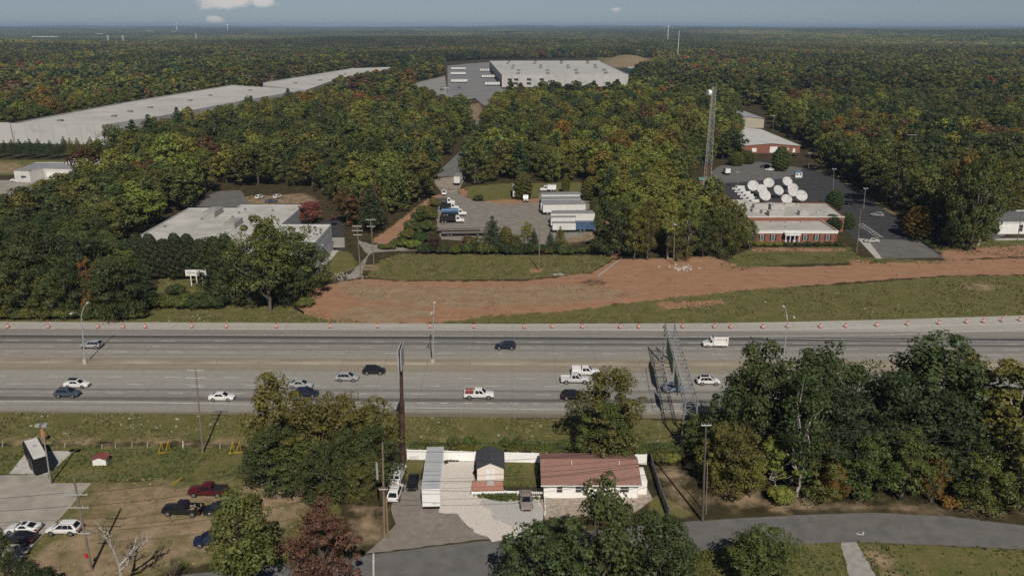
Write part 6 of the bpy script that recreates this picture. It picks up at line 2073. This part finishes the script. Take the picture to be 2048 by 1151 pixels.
# ------------------------------------------------------------------ white sign on three posts
q = P(395, 571)
hs = hgt(395, 571, 540)
t = thing('roadside_sign', 'white rectangular sign with round emblem on three white posts', 'sign', (q.x, q.y, 0), 0)
m_px = pxm(395, 571)
L = 41.5 / m_px; z0_ = hgt(395, 571, 551.0); z1_ = hgt(395, 571, 539.3)
bd = MB().box(-L / 2, L / 2, -.12, .12, z0_, z1_).build('sign_board', WHITE, t)
for x in (-L * .27, .0, L * .27): MB().box(x - .12, x + .12, -.11, .11, 0, z0_ + .02).build('post', WHITE, t)
SG = mat('sign_dark_lettering', (.05, .075, .075), .6)
zc = (z0_ + z1_) / 2
text_mesh('lettering', "McKenney's", .86, SG, bd, (L * .12, -.125, zc - .03), (R(90), 0, 0), .006)
b = MB()
for rr, w_ in ((.52, .14), (.16, .15)):
    n = 20
    for k in range(n):
        a0, a1 = 2 * PI * k / n, 2 * PI * (k + 1) / n
        b.quad(*[(-L * .33 + r2 * math.cos(a), -.13, zc + r2 * math.sin(a)) for r2, a in ((rr, a0), (rr, a1), (max(rr - w_, .005), a1), (max(rr - w_, .005), a0))])
b.build('emblem', mat('sign_grey_emblem', (.22, .24, .26), .6), bd)

# ------------------------------------------------------------------ poles, lamps, gantry
def top_of(bx, by, tx, ty):
    """world offset from the foot to the top of a post, both ends read in the same vertical plane across the picture"""
    q = P(bx, by)
    d = pix_dir(tx, ty); k = q.y / d.y
    return q, Vector((d.x * k - q.x, 0, CAM_H + d.z * k))


def utility_pole(label, bx, by, tx, ty, arms, group=None, r=.17, lean=True, mound=False, m=None, arm_rz=0.0):
    q, tp = top_of(bx, by, tx, ty)
    t = thing('utility_pole', label, 'utility pole', (q.x, q.y, 0), 0, group)
    MB().tube((0, 0, 0), tp, r, r * .62, 9).build('pole', m or WOODPOLE, t)
    for f, w in arms:
        c = tp * f
        dx, dy = math.cos(arm_rz), math.sin(arm_rz)
        b = MB(); b.tube((c.x - dx * w / 2, c.y - dy * w / 2 - .15, c.z), (c.x + dx * w / 2, c.y + dy * w / 2 - .15, c.z), .075, n=5)
        a = b.build('crossarm', GALV, t)
        for k in (-.47, -.2, .2, .47):
            MB().tube((c.x + dx * w * k, c.y + dy * w * k - .15, c.z + .06), (c.x + dx * w * k, c.y + dy * w * k - .15, c.z + .34), .055, .03, 6).build('insulator', INSUL, a)
    return t, q, tp


u1 = utility_pole('tall wooden pole with three pale crossarms on the grass by the highway', 406, 906, 391, 737, ((.985, 2.7), (.90, 3.1), (.80, 2.3)))
u2 = utility_pole('leaning wooden pole with crossarms and cables in front of the parked white hatchback', 183, 1139, 148, 957, ((.84, 2.9), (.70, 2.6), (.42, 1.6)), r=.2)
MB().box(-.35, .05, -.4, -.1, 2.2, 2.7).build('red_marker', mat('red_marker', (.45, .03, .03)), u2[0])
u3 = utility_pole('dark wooden pole at the east corner of the house lot beside the road', 1405, 1042, 1412, 846, ((.985, 1.4),), r=.2, m=mat('dark_pole_wood', (.10, .085, .075), .9, .2, 2))
u3b = utility_pole('shorter thin pole beside the dark pole east of the house lot', 1412, 1027, 1415, 922, (), r=.1)
u4 = utility_pole('brown wooden pole with transformer standing at the lot driveway', 769, 1073, 765, 884, ((.52, 1.2),), r=.2)
MB().tube((-.5, 0, u4[2].z * .62), (-.5, 0, u4[2].z * .62 + 2.6), .16, n=8).build('conduit_bundle', GALV, u4[0])
MB().tube((.55, -.25, 0), (.55, -.25, 6.5), .16, n=8).build('stub_pole', mat('stub_pole', (.22, .15, .07), .9), u4[0])
u5 = utility_pole('wooden pole with three pale crossarms beside the two-storey office wing', 722, 556, 714, 450, ((.98, 2.6), (.90, 3.0), (.82, 2.4)))
u6 = utility_pole('wooden pole with two crossarms beside the shrub bank', 748, 533, 741, 437, ((.98, 2.8), (.84, 2.4)))
utility_pole('bare wooden pole on a clay mound in the middle of the lawn', 1078, 541, 1079, 447, ())
utility_pole('bare wooden pole on a clay mound before the studio car park', 1713, 505, 1722, 418, ())
utility_pole('bare wooden pole beside the small dark-roofed building', 2032, 499, 2045, 416, ())
utility_pole('wooden pole with a lamp head in front of the middle wood', 1347, 528, 1350, 447, ((.98, .9),))
utility_pole('far wooden pole with crossarm beside the beige hall', 1546, 262, 1547, 230, ((.95, 3),))
utility_pole('far wooden pole with crossarm at the left edge of the conifers', 30, 300, 28, 212 + 50, ((.95, 3),))
utility_pole('pale pole with crossarms standing above the eastern wood', 1805, 320, 1812, 262, ((.97, 5),))
utility_pole('second pale pole with crossarms standing above the eastern wood', 1822, 330, 1824, 268, ((.97, 5),))


def flood_pole(label, bx, by, tx, ty, heads=2, group=None):
    q, tp = top_of(bx, by, tx, ty)
    t = thing('lamp_post', label, 'lamp post', (q.x, q.y, 0), 0, group)
    MB().tube((0, 0, 0), tp, .13, .09, 8).build('pole', mat('lamp_post_metal', (.25, .24, .23), .6), t)
    for s in ((-1, 1) if heads == 2 else (0,)):
        MB().box(tp.x + s * .55 - .35, tp.x + s * .55 + .35, -.45, .25, tp.z - .1, tp.z + .25).build('lamp_head', GALV, t)
    return t


flood_pole('wooden lamp post with two floodlights beside the concrete drive', 102, 967, 84, 850)
flood_pole('twin-head lamp post at the east side of the studio car park', 1727, 418, 1731, 377)
flood_pole('twin-head lamp post beside the drive behind the satellite dishes', 1666, 383, 1668, 338)
flood_pole('lamp post beside the round green tree and guard hut', 1617, 338, 1619, 306)
flood_pole('slim lamp post at the end of the row of white vans', 1476, 376, 1475, 344)


def street_lamp(label, bx, by, tx, ty):
    q, tp = top_of(bx, by, tx, ty)
    t = thing('street_lamp', label, 'street lamp', (q.x, q.y, 0.0))
    MB().tube((0, 0, .84), tp, .16, .09, 9).build('pole', GALV, t)
    MB().box(-.35, .35, -.34, .34, .0, 1.0).build('base', CONC, t)
    for s in (1, -1):
        pts = [tp + Vector((0, s * 2.9 * f, 1.9 * (1 - (1 - f) ** 2))) for f in (0, .3, .6, 1)]
        a = MB().path(pts, .07).build('arm', GALV, t)
        e = pts[-1]
        MB().box(e.x - .17, e.x + .17, min(e.y, e.y + s * .8), max(e.y, e.y + s * .8), e.z - .06, e.z + .12).build('lamp_head', OFFWHITE, a)


street_lamp('double-arm street lamp on the median behind the silver crossover', 171, 726.5, 162.5, 633)
street_lamp('double-arm street lamp on the median in line with the tan haul road', 866, 727, 867, 632)
street_lamp('double-arm street lamp on the median behind the eastern roadside wood', 1566, 728, 1575, 640)

# pole sign seen almost edge-on
q, tp = top_of(806, 929, 801, 700)
t = thing('pole_billboard', 'tall dark steel pole sign seen edge-on above the highway', 'billboard', (q.x, q.y, 0))
MB().tube((0, 0, 0), (tp.x * .62, 0, 11.5), .45, .42, 12).build('lower_pole', RUST, t)
MB().tube((tp.x * .62, 0, 11.5), (tp.x, 0, 18.6), .30, .26, 12).build('upper_pole', RUST, t)
z0_, z1_ = 17.4, 20.8
for s in (-1, 1):
    o = MB().loft([[(tp.x + s * .14, -1.6, z0_), (tp.x + s * .26, -1.6, z0_), (tp.x + s * .26, -1.6, z1_), (tp.x + s * .14, -1.6, z1_)], [(tp.x + s * .14, 1.9, z0_), (tp.x + s * .26, 1.9, z0_), (tp.x + s * .26, 1.9, z1_), (tp.x + s * .14, 1.9, z1_)]]).build('sign_panel', mat('sign_panel_grey', (.42, .42, .43), .6), t)
for z in (z0_ + .3, z1_ - .3): MB().box(tp.x - .14, tp.x + .14, -1.5, 1.8, z, z + .2).build('sign_frame', DARKST, t)

# overhead sign gantry
A, B_ = Vector((30.1, 120.8, 0)), Vector((33.2, 156.6, 0))
t = thing('sign_gantry', 'galvanised truss gantry carrying signs across the eastbound lanes', 'gantry', A[:])
GGAL = mat('gantry_galvanised', (.27, .275, .285), .55, .12, 1.0, .3)
ax_ = (B_ - A).normalized(); sd = Vector((ax_.y, -ax_.x, 0)); Lg = (B_ - A).length
zc0, zc1, hwid = 7.0, 8.9, .95
ch = [(s * hwid, z) for s in (-1, 1) for z in (zc0, zc1)]
G = lambda a, s, z: tuple(ax_ * a + sd * s + Vector((0, 0, z)))
for s, z in ch: MB().tube(G(0, s, z), G(Lg, s, z), .065, n=7).build('chord', GGAL, t)
npan = 20
b1, b2 = {-1: MB(), 1: MB()}, {zc0: MB(), zc1: MB()}
for i in range(npan):
    a0, a1 = Lg * i / npan, Lg * (i + 1) / npan
    for s in (-1, 1):
        b1[s].tube(G(a0, s * hwid, zc0 if i % 2 else zc1), G(a1, s * hwid, zc1 if i % 2 else zc0), .04, n=5); b1[s].tube(G(a1, s * hwid, zc0), G(a1, s * hwid, zc1), .045, n=5)
    for z in (zc0, zc1):
        sg = 1 if i % 2 else -1
        b2[z].tube(G(a0, sg * hwid, z), G(a1, -sg * hwid, z), .038, n=5); b2[z].tube(G(a1, -hwid, z), G(a1, hwid, z), .045, n=5)
for q_ in b1.values(): q_.build('side_bracing', GGAL, t)
for q_ in b2.values(): q_.build('cross_bracing', GGAL, t)
for a in (0.3, Lg - .3):
    b = MB()
    for s in (-1, 1):
        MB().tube(G(a, s * (hwid + .25), 0), G(a, s * hwid, zc1 + .1), .17, n=8).build('upright', GGAL, t)
    for k in range(5):
        z = 1.0 + k * 1.2; sg = 1 if k % 2 else -1
        b.tube(G(a, -sg * (hwid + .2), z), G(a, sg * (hwid + .2), z + 1.2), .06, n=5)
    b.build('upright_bracing', GGAL, t)
SGN = mat('sign_green', (.02, .095, .06), .5, .1, .5)
for a0, a1, zz0, zz1 in ((16.0, 27.0, 6.3, 9.5), (7.0, 12.5, 6.4, 9.0)):
    o = MB()
    o.loft([[G(a0, -hwid - .55, zz0), G(a0, -hwid - .45, zz0), G(a0, -hwid - .45, zz1), G(a0, -hwid - .55, zz1)], [G(a1, -hwid - .55, zz0), G(a1, -hwid - .45, zz0), G(a1, -hwid - .45, zz1), G(a1, -hwid - .55, zz1)]])
    sp_ = o.build('sign_panel', SGN, t)
    b = MB()
    n = int((a1 - a0) / 1.8)
    for k in range(n + 1):
        a = a0 + .2 + (a1 - a0 - .4) * k / n
        b.tube(G(a, -hwid - .40, zz0 + .1), G(a, -hwid - .40, zz1 - .1), .05, n=5)
        b.tube(G(a, -hwid - .5, zz0 - .05), G(a, -hwid - 2.2, zz0 - .15), .05, n=5)
    b.tube(G(a0, -hwid - 2.2, zz0 - .15), G(a1, -hwid - 2.2, zz0 - .15), .05, n=5)
    b.build('sign_bracket', GALV, sp_)

# construction barrels
ORG = mat('barrel_orange', (.48, .085, .035), .6, .08, 3)
br = None
bl_ = [(16, 655.5), (97, 655.5), (196, 655.5), (247, 655.5), (291, 655.5), (384, 655), (453, 655), (553, 655), (660, 655), (755, 655), (860, 655), (947, 655.5), (1048, 656), (1104, 655.5), (1164, 656), (1240, 656), (1277, 656), (1330, 655.5), (1365, 655.5),
       (1428, 655.5), (1461, 656), (1525, 656), (1575, 655), (1640, 655), (1691, 654.5), (1753, 652.5), (1815, 650.5), (1877, 648.5), (1932, 646), (1966, 645), (2003, 643), (2039, 641.5)]
for px, py in bl_:
    q = P(px, py)
    if br is None:
        br = thing('traffic_barrel', 'orange and white banded traffic barrel on the far highway shoulder', 'traffic barrel', (q.x, q.y, .03), 0, 'barrels along the far shoulder')
        b = MB(); b.tube((0, 0, .06), (0, 0, 1.02), .30, .23, 10); b.tube((0, 0, 1.02), (0, 0, 1.12), .09, .07, 6)
        bd = b.build('drum', ORG, br)
        for z in (.30, .66): MB().tube((0, 0, z), (0, 0, z + .15), .305 - z * .07, .305 - (z + .15) * .07, 10, False).build('reflective_band', WHITE, bd)
        MB().tube((0, 0, .0), (0, 0, .06), .42, .40, 10).build('rubber_base', TYRE, br)
    else: dup(br, (q.x, q.y, .03), random.uniform(0, 6), group='barrels along the far shoulder')

# overhead wires
def wire(label, a, c, sag, group=None, r=.028):
    a, c = Vector(a), Vector(c)
    pts = [a.lerp(c, k / 12) - Vector((0, 0, sag * 4 * (k / 12) * (1 - k / 12))) for k in range(13)]
    b = MB().path([tuple(p - a) for p in pts], r, 4)
    tag(b.build('power_line', mat('wire_black', (.03, .03, .03), .6), loc=a[:]), label, 'wire', group)


def tip(u, f, dx=0.0): return tuple(u[1] + u[2] * f + Vector((dx, -.15, .3)))


for k, (f, g) in enumerate(((.97, .96), (.90, .90), (.80, .86), (.60, .72), (.52, .60))):
    wire('thin wire strung from the brown lot pole to the dark east pole', tip(u4, f), tip(u3, g), .9 + .3 * k, 'wires over the house lot')
for k, (f, g) in enumerate(((.84, .95), (.70, .86), (.42, .6))):
    wire('thin wire strung from the leaning pole to the brown lot pole', tip(u2, f, 1.2), tip(u4, g), .8 + .3 * k, 'wires from the leaning pole')
ge = P(2300, 1010)
for k, f in enumerate((.96, .9, .84, .7)):
    wire('thin wire running from the dark east pole along the roadside wood', tip(u3, f), (ge.x, ge.y, 15 - k * 1.3), 1.0, 'wires along the roadside wood')
gw = P(-350, 1140)
for k, f in enumerate((.84, .70)):
    wire('thin wire running west from the leaning pole', tip(u2, f, -1.2), (gw.x, gw.y, 11 - k * 1.8), .8, 'wires west of the leaning pole')
for k, (f, g) in enumerate(((.985, .98), (.90, .84))):
    wire('thin wire between the two poles beside the office wing', tip(u5, f), tip(u6, g), .4, 'wires beside the office wing')

# ------------------------------------------------------------------ small things
YEL = mat('yellow_steel', (.50, .32, .02), .6)
for (px, py, lab) in ((328, 903, 'yellow steel trestle with long base bar on the grass'), (470, 903, 'yellow steel trestle beside the olive clump'), (352, 964, 'yellow bent tube frame lying on the dirt field')):
    q = P(px, py)
    t = thing('trestle', lab, 'trestle', (q.x, q.y, 0), .1)
    if py > 950:
        MB().path([(-.9, -.6, .06), (0, .2, .06), (.7, .9, .3)], .05).build('tube_frame', YEL, t)
        MB().path([(-.4, -.9, .06), (.4, .1, .06)], .05).build('tube_frame', YEL, t)
    else:
        for x in (-.5, .6):
            for dx, dy in ((-.3, -.3), (.3, .3)): MB().tube((x + dx, dy, 0), (x + .35, 0, 2.0), .05, n=5).build('leg', YEL, t)
        MB().tube((-1.1, -.35, .05), (1.3, -.35, .05), .06, n=5).build('base_bar', YEL, t)
for k, (px, py, ty) in enumerate(((5, 893, 881), (204, 896, 887), (231, 896, 887), (264, 895, 883), (295, 895, 884), (366, 896, 881), (61, 893, 884), (130, 894, 885), (440, 897, 886))):
    q, tp = top_of(px, py, px, ty)
    tag(MB().tube((0, 0, 0), (tp.x, 0, tp.z), .08, .07, 6).build('fence_post', WHITE if k == 5 else mat('pale_post', (.42, .40, .36), .9), loc=(q.x, q.y, 0)),
        'thick white fence post beside the tall three-arm pole' if k == 5 else 'pale fence post along the grass ditch', 'fence post', None if k == 5 else 'posts along the grass ditch')
q = P(79, 890)
t = thing('feather_flag', 'orange and yellow feather flag behind the black enclosed trailer', 'flag', (q.x, q.y + 1, 0))
MB().tube((0, 0, 0), (0, 0, 2.6), .03, n=5).build('flag_pole', GALV, t)
MB().loft([[(.0, -.01, 1.0), (.5, -.01, 1.1), (.55, .01, 1.1), (.0, .01, 1.0)], [(.0, -.01, 1.8), (.75, -.05, 1.9), (.78, -.03, 1.9), (.0, .01, 1.8)], [(.0, -.01, 2.55), (.35, .03, 2.5), (.35, .05, 2.5), (0, .01, 2.55)]]).build('banner', mat('orange_banner', (.55, .17, .03), .7, .3, 2), t)

# brush pile, fallen log, stone heaps, silt fence
q = P(1187, 566)
b = MB()
rr = random.Random(4)
for k in range(150):
    a, d_ = rr.uniform(0, 6.28), rr.random() ** .5
    x, y = 3.6 * d_ * math.cos(a), 2.2 * d_ * math.sin(a); z = 1.5 * (1 - d_) * rr.uniform(.3, 1)
    b.tube((x, y, z), (x + rr.uniform(-1.1, 1.1), y + rr.uniform(-.9, .9), z + rr.uniform(-.05, .5)), .05, .02, 4)
tag(b.build('brush_pile', mat('brush_brown', (.15, .09, .055), .95, .35, 2), loc=(q.x, q.y, .02)), 'heap of brown brush and sticks on the red clay', 'brush pile')
p0, p1 = P(1198, 552), P(1243, 521)
tag(MB().tube((0, 0, .25), (p1.x - p0.x, p1.y - p0.y, .5), .28, .14, 8).build('fallen_log', PALEBARK, loc=(p0.x, p0.y, 0)), 'long fallen trunk reaching from the brush heap to the wood', 'log')


def rocks(label, px, py, n, sx, sy, size, m):
    q = P(px, py); b = MB()
    for k in range(n):
        x, y = rr.gauss(0, sx), rr.gauss(0, sy); s = size * rr.uniform(.5, 1.2)
        b.loft([[(x + s * .8 * math.cos(a) * rr.uniform(.7, 1.2), y + s * .8 * math.sin(a), -.05) for a in (0, 1.2, 2.5, 3.8, 5.1)], [(x + s * math.cos(a) * rr.uniform(.7, 1.2), y + s * math.sin(a), s * .35) for a in (0, 1.2, 2.5, 3.8, 5.1)],
                [(x + s * .4 * math.cos(a), y + s * .4 * math.sin(a), s * rr.uniform(.7, .9)) for a in (0, 1.2, 2.5, 3.8, 5.1)]])
    tag(b.build('rubble_heap', m, loc=(q.x, q.y, 0)), label, 'rubble')


rocks('heap of white rubble at the edge of the clay by the wood', 1362, 536, 40, 2.2, 1.6, .45, mat('white_rubble', (.42, .39, .36), .9, .2, 2))
rocks('grey stone heap on the edge of the lawn near the brush', 1119, 550, 14, .9, .5, .5, mat('grey_rubble', (.26, .25, .24), .9, .2, 2))
rocks('row of pale stones in the ditch beside the gravel lane', 690, 552, 60, 3.0, 2.5, .3, mat('ditch_stone', (.30, .29, .29), .9, .2, 2))
t = thing('silt_fence', 'low black silt fence curving along the clay bank', 'fence')
pts = [P(x, y) for x, y in ((622, 565), (604, 590), (590, 606), (588, 616), (608, 628))]
for a, c in zip(pts[:-1], pts[1:]):
    d_ = (c - a).normalized(); nn = Vector((-d_.y, d_.x, 0)) * .03
    MB().prism([(a - nn)[:2], (c - nn)[:2], (c + nn)[:2], (a + nn)[:2]], 0, .75).build('fabric_panel', TRIM, t)
    MB().tube((a.x, a.y, 0), (a.x, a.y, .9), .05, n=5).build('stake', WOODPOLE, t)
# yard gate
q0, q1 = P(877, 381), P(917, 380)
t = thing('yard_gate', 'wide dark bar gate across the truck yard entrance', 'gate', q0[:])
W_ = q1.x - q0.x
for z in (.3, .8, 1.3): MB().tube((0, 0, z), (W_, q1.y - q0.y, z), .05, n=5).build('bar', DARKST, t)
for x in (0, W_ / 2, W_): MB().tube((x, (q1.y - q0.y) * x / W_, 0), (x, (q1.y - q0.y) * x / W_, 1.6), .07, n=6).build('post', DARKST, t)

# litter and pale tufts in the verges, tufts of long grass
def tufts(name, label, polys, n, m, h, w, seed, tint=True):
    rg = np.random.default_rng(seed); V = []
    for poly, cnt in zip(polys, n):
        wp = W2(poly); xs = [p[0] for p in wp]; ys = [p[1] for p in wp]
        X = rg.uniform(min(xs), max(xs), cnt * 3); Y = rg.uniform(min(ys), max(ys), cnt * 3)
        k = inside(wp, X, Y)
        for pv_ in (PAVED if cnt != 260 else ()): k &= ~inside(pv_, X, Y)
        X, Y = X[k][:cnt], Y[k][:cnt]
        for x, y in zip(X, Y):
            if mnoise.noise((x * .15, y * .15, 2.2)) + rg.normal() * .25 < 0: continue
            for j in range(3):
                a = rg.uniform(0, 6.28); ww = w * rg.uniform(.6, 1.4); hh = h * rg.uniform(.5, 1.4)
                dx, dy = math.cos(a) * ww, math.sin(a) * ww
                lx, ly = rg.normal() * ww * .6, rg.normal() * ww * .6
                V.append([(x - dx, y - dy, -.02), (x + dx, y + dy, -.02), (x + dx * .3 + lx, y + dy * .3 + ly, hh), (x - dx * .3 + lx, y - dy * .3 + ly, hh * .8)])
    V = np.array(V).reshape(-1, 3)
    me = np_mesh(name, V, np.arange(len(V)).reshape(-1, 4), None, m)
    tag(link(name, me), label, 'grass', kind='stuff')


GRASSM = mat('long_grass', (.095, .108, .034), .95, .3, .4, c2=(.17, .145, .065))
DRYM = mat('dry_grass', (.19, .145, .08), .95, .25, .5, c2=(.27, .21, .125))
WEED = mat('green_weed', (.075, .095, .028), .95, .3, .5)
tufts('verge_grass', 'rough uneven grass along the highway verges', [GREEN_P[5], GREEN_P[2], GREEN_P[0], GREEN_P[1]], (9000, 9000, 4000, 5000), GRASSM, .2, .24, 31)
tufts('dry_grass', 'dry tan grass on the dirt field and ditch', [TAN_P[2], TAN_P[10], TAN_P[11], CLAY_P[8], TAN_P[3]], (1500, 2500, 2500, 2500, 900), DRYM, .15, .2, 32)
tufts('field_grass', 'short olive grass on the fields beside the lot', [GREEN_P[6], GREEN_P[8], GREEN_P[3], GREEN_P[4], GREEN_P[9]], (5000, 4500, 2500, 1500, 500), WEED, .16, .22, 33)
tufts('ditch_weeds', 'tall green and tan weeds along the white fence ditch', [[(820, 886), (1400, 890), (1400, 905), (820, 901)], [(946, 991), (1086, 990), (1086, 998), (1000, 1002)]], (2600, 260), WEED, .45, .3, 35)
tufts('clay_weeds', 'scattered weeds on the bare clay', [CLAY_P[0]], (1000,), DRYM, .18, .25, 34)
b = MB()
for k in range(95):
    px, py = rr.choice([(rr.uniform(0, 500), rr.uniform(828, 872)), (rr.uniform(830, 1370), rr.uniform(842, 895)), (rr.uniform(1350, 2040), rr.uniform(600, 640)), (rr.uniform(250, 640), rr.uniform(630, 644)), (rr.uniform(200, 640), rr.uniform(845, 858))])
    q = P(px, py); s = rr.uniform(.05, .16)
    b.box(q.x - s, q.x + s * rr.uniform(.5, 2.5), q.y - s * .6, q.y + s * .6, .0, .12)
tag(b.build('roadside_litter', mat('pale_litter', (.45, .44, .41), .9, .3, 3)), 'scattered pale litter and stones in the highway verges', 'litter', kind='stuff')

# ------------------------------------------------------------------ far things near the horizon
def at_y(px, py, Y):
    d = pix_dir(px, py); k = Y / d.y
    return Vector((d.x * k, Y, CAM_H + d.z * k))


for (px0, px1, pt, pb, Y, lab) in ((24, 42, 78, 83, 2700, 'wide pale warehouse far off in the western woods'), (64, 100, 79, 82, 2750, 'low pale roof far off beside the wide pale warehouse'), (62, 112, 63, 66, 5200, 'long pale roofs far off near the western horizon'),
                                   (290, 305, 54, 57, 9000, 'bright white block far off under the horizon cloud'), (341, 352, 55.5, 58, 8500, 'white domed roof far off under the horizon cloud'), (190, 206, 59.5, 61.5, 6500, 'small pale roof far off between wooded ridges')):
    a, c = at_y(px0, pb, Y), at_y(px1, pt, Y)
    t = thing('distant_building', lab, 'building', ((a.x + c.x) / 2, Y, float(hz((a.x + c.x) / 2, Y)) - 1))
    h_ = 15.0 if Y < 4000 else 20.0
    w_ = (c.x - a.x) / 2
    MB().box(-w_, w_, 0, w_ * .8, 0, h_ * .9).build('wall', OFFWHITE, t)
    MB().box(-w_ * 1.01, w_ * 1.01, -1, w_ * .81, h_ * .9, h_).build('roof', WHITE, t)
for (px, pt, Y, lab) in ((1337, 52, 3600, 'slender white water tower on the eastern horizon'), (352.5, 47.5, 9500, 'white water tower far off near the cloud'), (454.5, 49, 9500, 'white water tower far off beyond the transmission line')):
    p_ = at_y(px, pt, Y); zb = float(hz(p_.x, Y)); r_ = 5 if Y < 5000 else 13
    t = thing('water_tower', lab, 'water tower', (p_.x, Y, zb))
    hh = p_.z - zb
    MB().tube((0, 0, 0), (0, 0, hh - r_ * .6), r_ * .25, n=10).build('stem', WHITE, t)
    MB().loft([[(r_ * s * math.cos(a), r_ * s * math.sin(a), hh - r_ * (1 - f)) for a in np.linspace(0, 6.283, 13)[:-1]] for s, f in ((.3, .0), (.85, .25), (1.0, .5), (.8, .8), (.2, 1.0))]).build('tank', WHITE, t)
p_ = at_y(1358.5, 62, 1750); zb = float(hz(p_.x, 1750))
tag(MB().tube((0, 0, 0), (0, 0, p_.z - zb), 0.6, .45, 10).build('monopole_mast', WHITE, loc=(p_.x, 1750, zb)), 'plain white monopole mast rising above the far eastern woods', 'mast')
for k, (px, pt) in enumerate(((215, 71), (245, 71), (391, 66))):
    Y = 3000 if k < 2 else 4300
    p_ = at_y(px, pt, Y); zb = float(hz(p_.x, Y)); hh = p_.z - zb
    t = thing('transmission_pylon', 'grey lattice transmission pylon above the far western woods', 'pylon', (p_.x, Y, zb), 0, 'pylons above the western woods')
    b = MB()
    for sx in (-1, 1):
        for sy in (-1, 1): b.tube((sx * 4, sy * 4, 0), (sx * .6, sy * .6, hh), .5, .3, 4)
    n = 8
    for i in range(n):
        f0, f1 = i / n, (i + 1) / n
        w0_, w1_ = 4 - 3.4 * f0, 4 - 3.4 * f1
        b.tube((-w0_, -w0_, hh * f0), (w1_, -w1_, hh * f1), .25, n=4); b.tube((w0_, -w0_, hh * f0), (-w1_, -w1_, hh * f1), .25, n=4)
    b.build('lattice_body', OFFWHITE, t)
    b = MB()
    for f in (.72, .84, .96): b.tube((-6, 0, hh * f), (6, 0, hh * f), .35, n=4)
    b.build('crossarm', OFFWHITE, t)

# ------------------------------------------------------------------ air
hzb = MB().box(-25600, 25600, -560, 30600, -14, 128)
me_mat = bpy.data.materials.new('thin_haze')
me_mat.use_nodes = True
tt = me_mat.node_tree
tt.nodes.clear()
oo = tt.nodes.new('ShaderNodeOutputMaterial')
vv = tt.nodes.new('ShaderNodeVolumePrincipled')
vv.inputs['Color'].default_value = (.52, .72, 1.0, 1)
vv.inputs['Density'].default_value = 6.5e-5
vv.inputs['Anisotropy'].default_value = 0.0
tt.links.new(vv.outputs[0], oo.inputs['Volume'])
ho = hzb.build('haze', me_mat)
tag(ho, 'thin blue autumn haze over the far woods', 'haze', kind='stuff')

# ------------------------------------------------------------------ labels: look-alikes told apart by counting from something one can find
LAND = {
    'roadside wood by the gantry': ('sign gantry', (31, 135)), 'trees beside the billboard pole': ('billboard pole', (-18, 116)), 'oaks in front of the house': ('dark east pole', (26, 100)),
    'evergreens before the office': ('two-storey office wing', (-58, 219)), 'trees at the office corner': ('two-storey office wing', (-58, 219)), 'bushes below the sign': ('three-post sign', (-91, 210)),
    'trees beside the studio car park': ('brick studio', (90, 256)), 'front of the middle wood': ('brick studio', (90, 256)), 'trees in the yard hedge': ('white trailers', (25, 270)), 'hedge before the truck yard': ('white trailers', (25, 270)),
    'green row beside the white trailers': ('lawn', (30, 240)), 'bushes on the yard bank': ('yard gate', (-25, 345)), 'clipped shrubs under the studio windows': ('portico', (92, 255)), 'white vans beside the dishes': ('lattice tower', (81, 330)),
    'saplings along the white fence': ('billboard pole', (-18, 116)), 'short row at the car park corner': ('golden tree', (138, 262)), 'wires over the house lot': None, 'posts along the grass ditch': ('three-arm pole', (-52, 119)),
    'front of the western wood': ('narrow orange tree', P(184, 622)[:2]), 'bushes at the western wood edge': ('narrow orange tree', P(184, 622)[:2]), 'western wood beside the highway': ('white office', (-117, 236)),
    'wood behind the white office': ('yard gate', (-25, 345)), 'middle wood below the tower': ('lattice tower', (81, 330)), 'eastern wood': ('pear-shaped tree', (138, 262)), 'trailers packed in the truck yard row': ('blue box', (30, 272)),
    'conifers before the warehouse wall': ('long warehouse', (-200, 500)), 'satellite dishes behind the studio': ('guard hut', (136, 376)), 'pylons above the western woods': None,
}
ORD = 'nearest second third fourth fifth sixth seventh eighth ninth tenth eleventh twelfth thirteenth fourteenth fifteenth sixteenth seventeenth eighteenth nineteenth twentieth twenty-first twenty-second twenty-third twenty-fourth twenty-fifth'.split()
groups = {}
for o in bpy.data.objects:
    if o.parent is None and o.get('group') and o.get('label'): groups.setdefault((o['group'], o['label']), []).append(o)
for (g, lab), os_ in groups.items():
    lm = next((v for k, v in LAND.items() if g.startswith(k)), None)
    if len(os_) == 1 or lm is None or len(os_) > 25: continue
    os_.sort(key=lambda o: math.hypot(o.location.x - lm[1][0], o.location.y - lm[1][1]))
    for k, o in enumerate(os_): 
        s_ = ORD[k] + ' ' + lab + ', counting from the ' + lm[0]
        if len(s_.split()) > 16: s_ = ORD[k] + ' ' + lab + ' from the ' + lm[0]
        if len(s_.split()) > 16: s_ = ORD[k] + ' ' + ' '.join(lab.split()[:3] if lab.split()[0] in ('very', 'dark', 'olive') else lab.split()[:2]) + ' in its cluster, counting from the ' + lm[0]
        o['label'] = s_
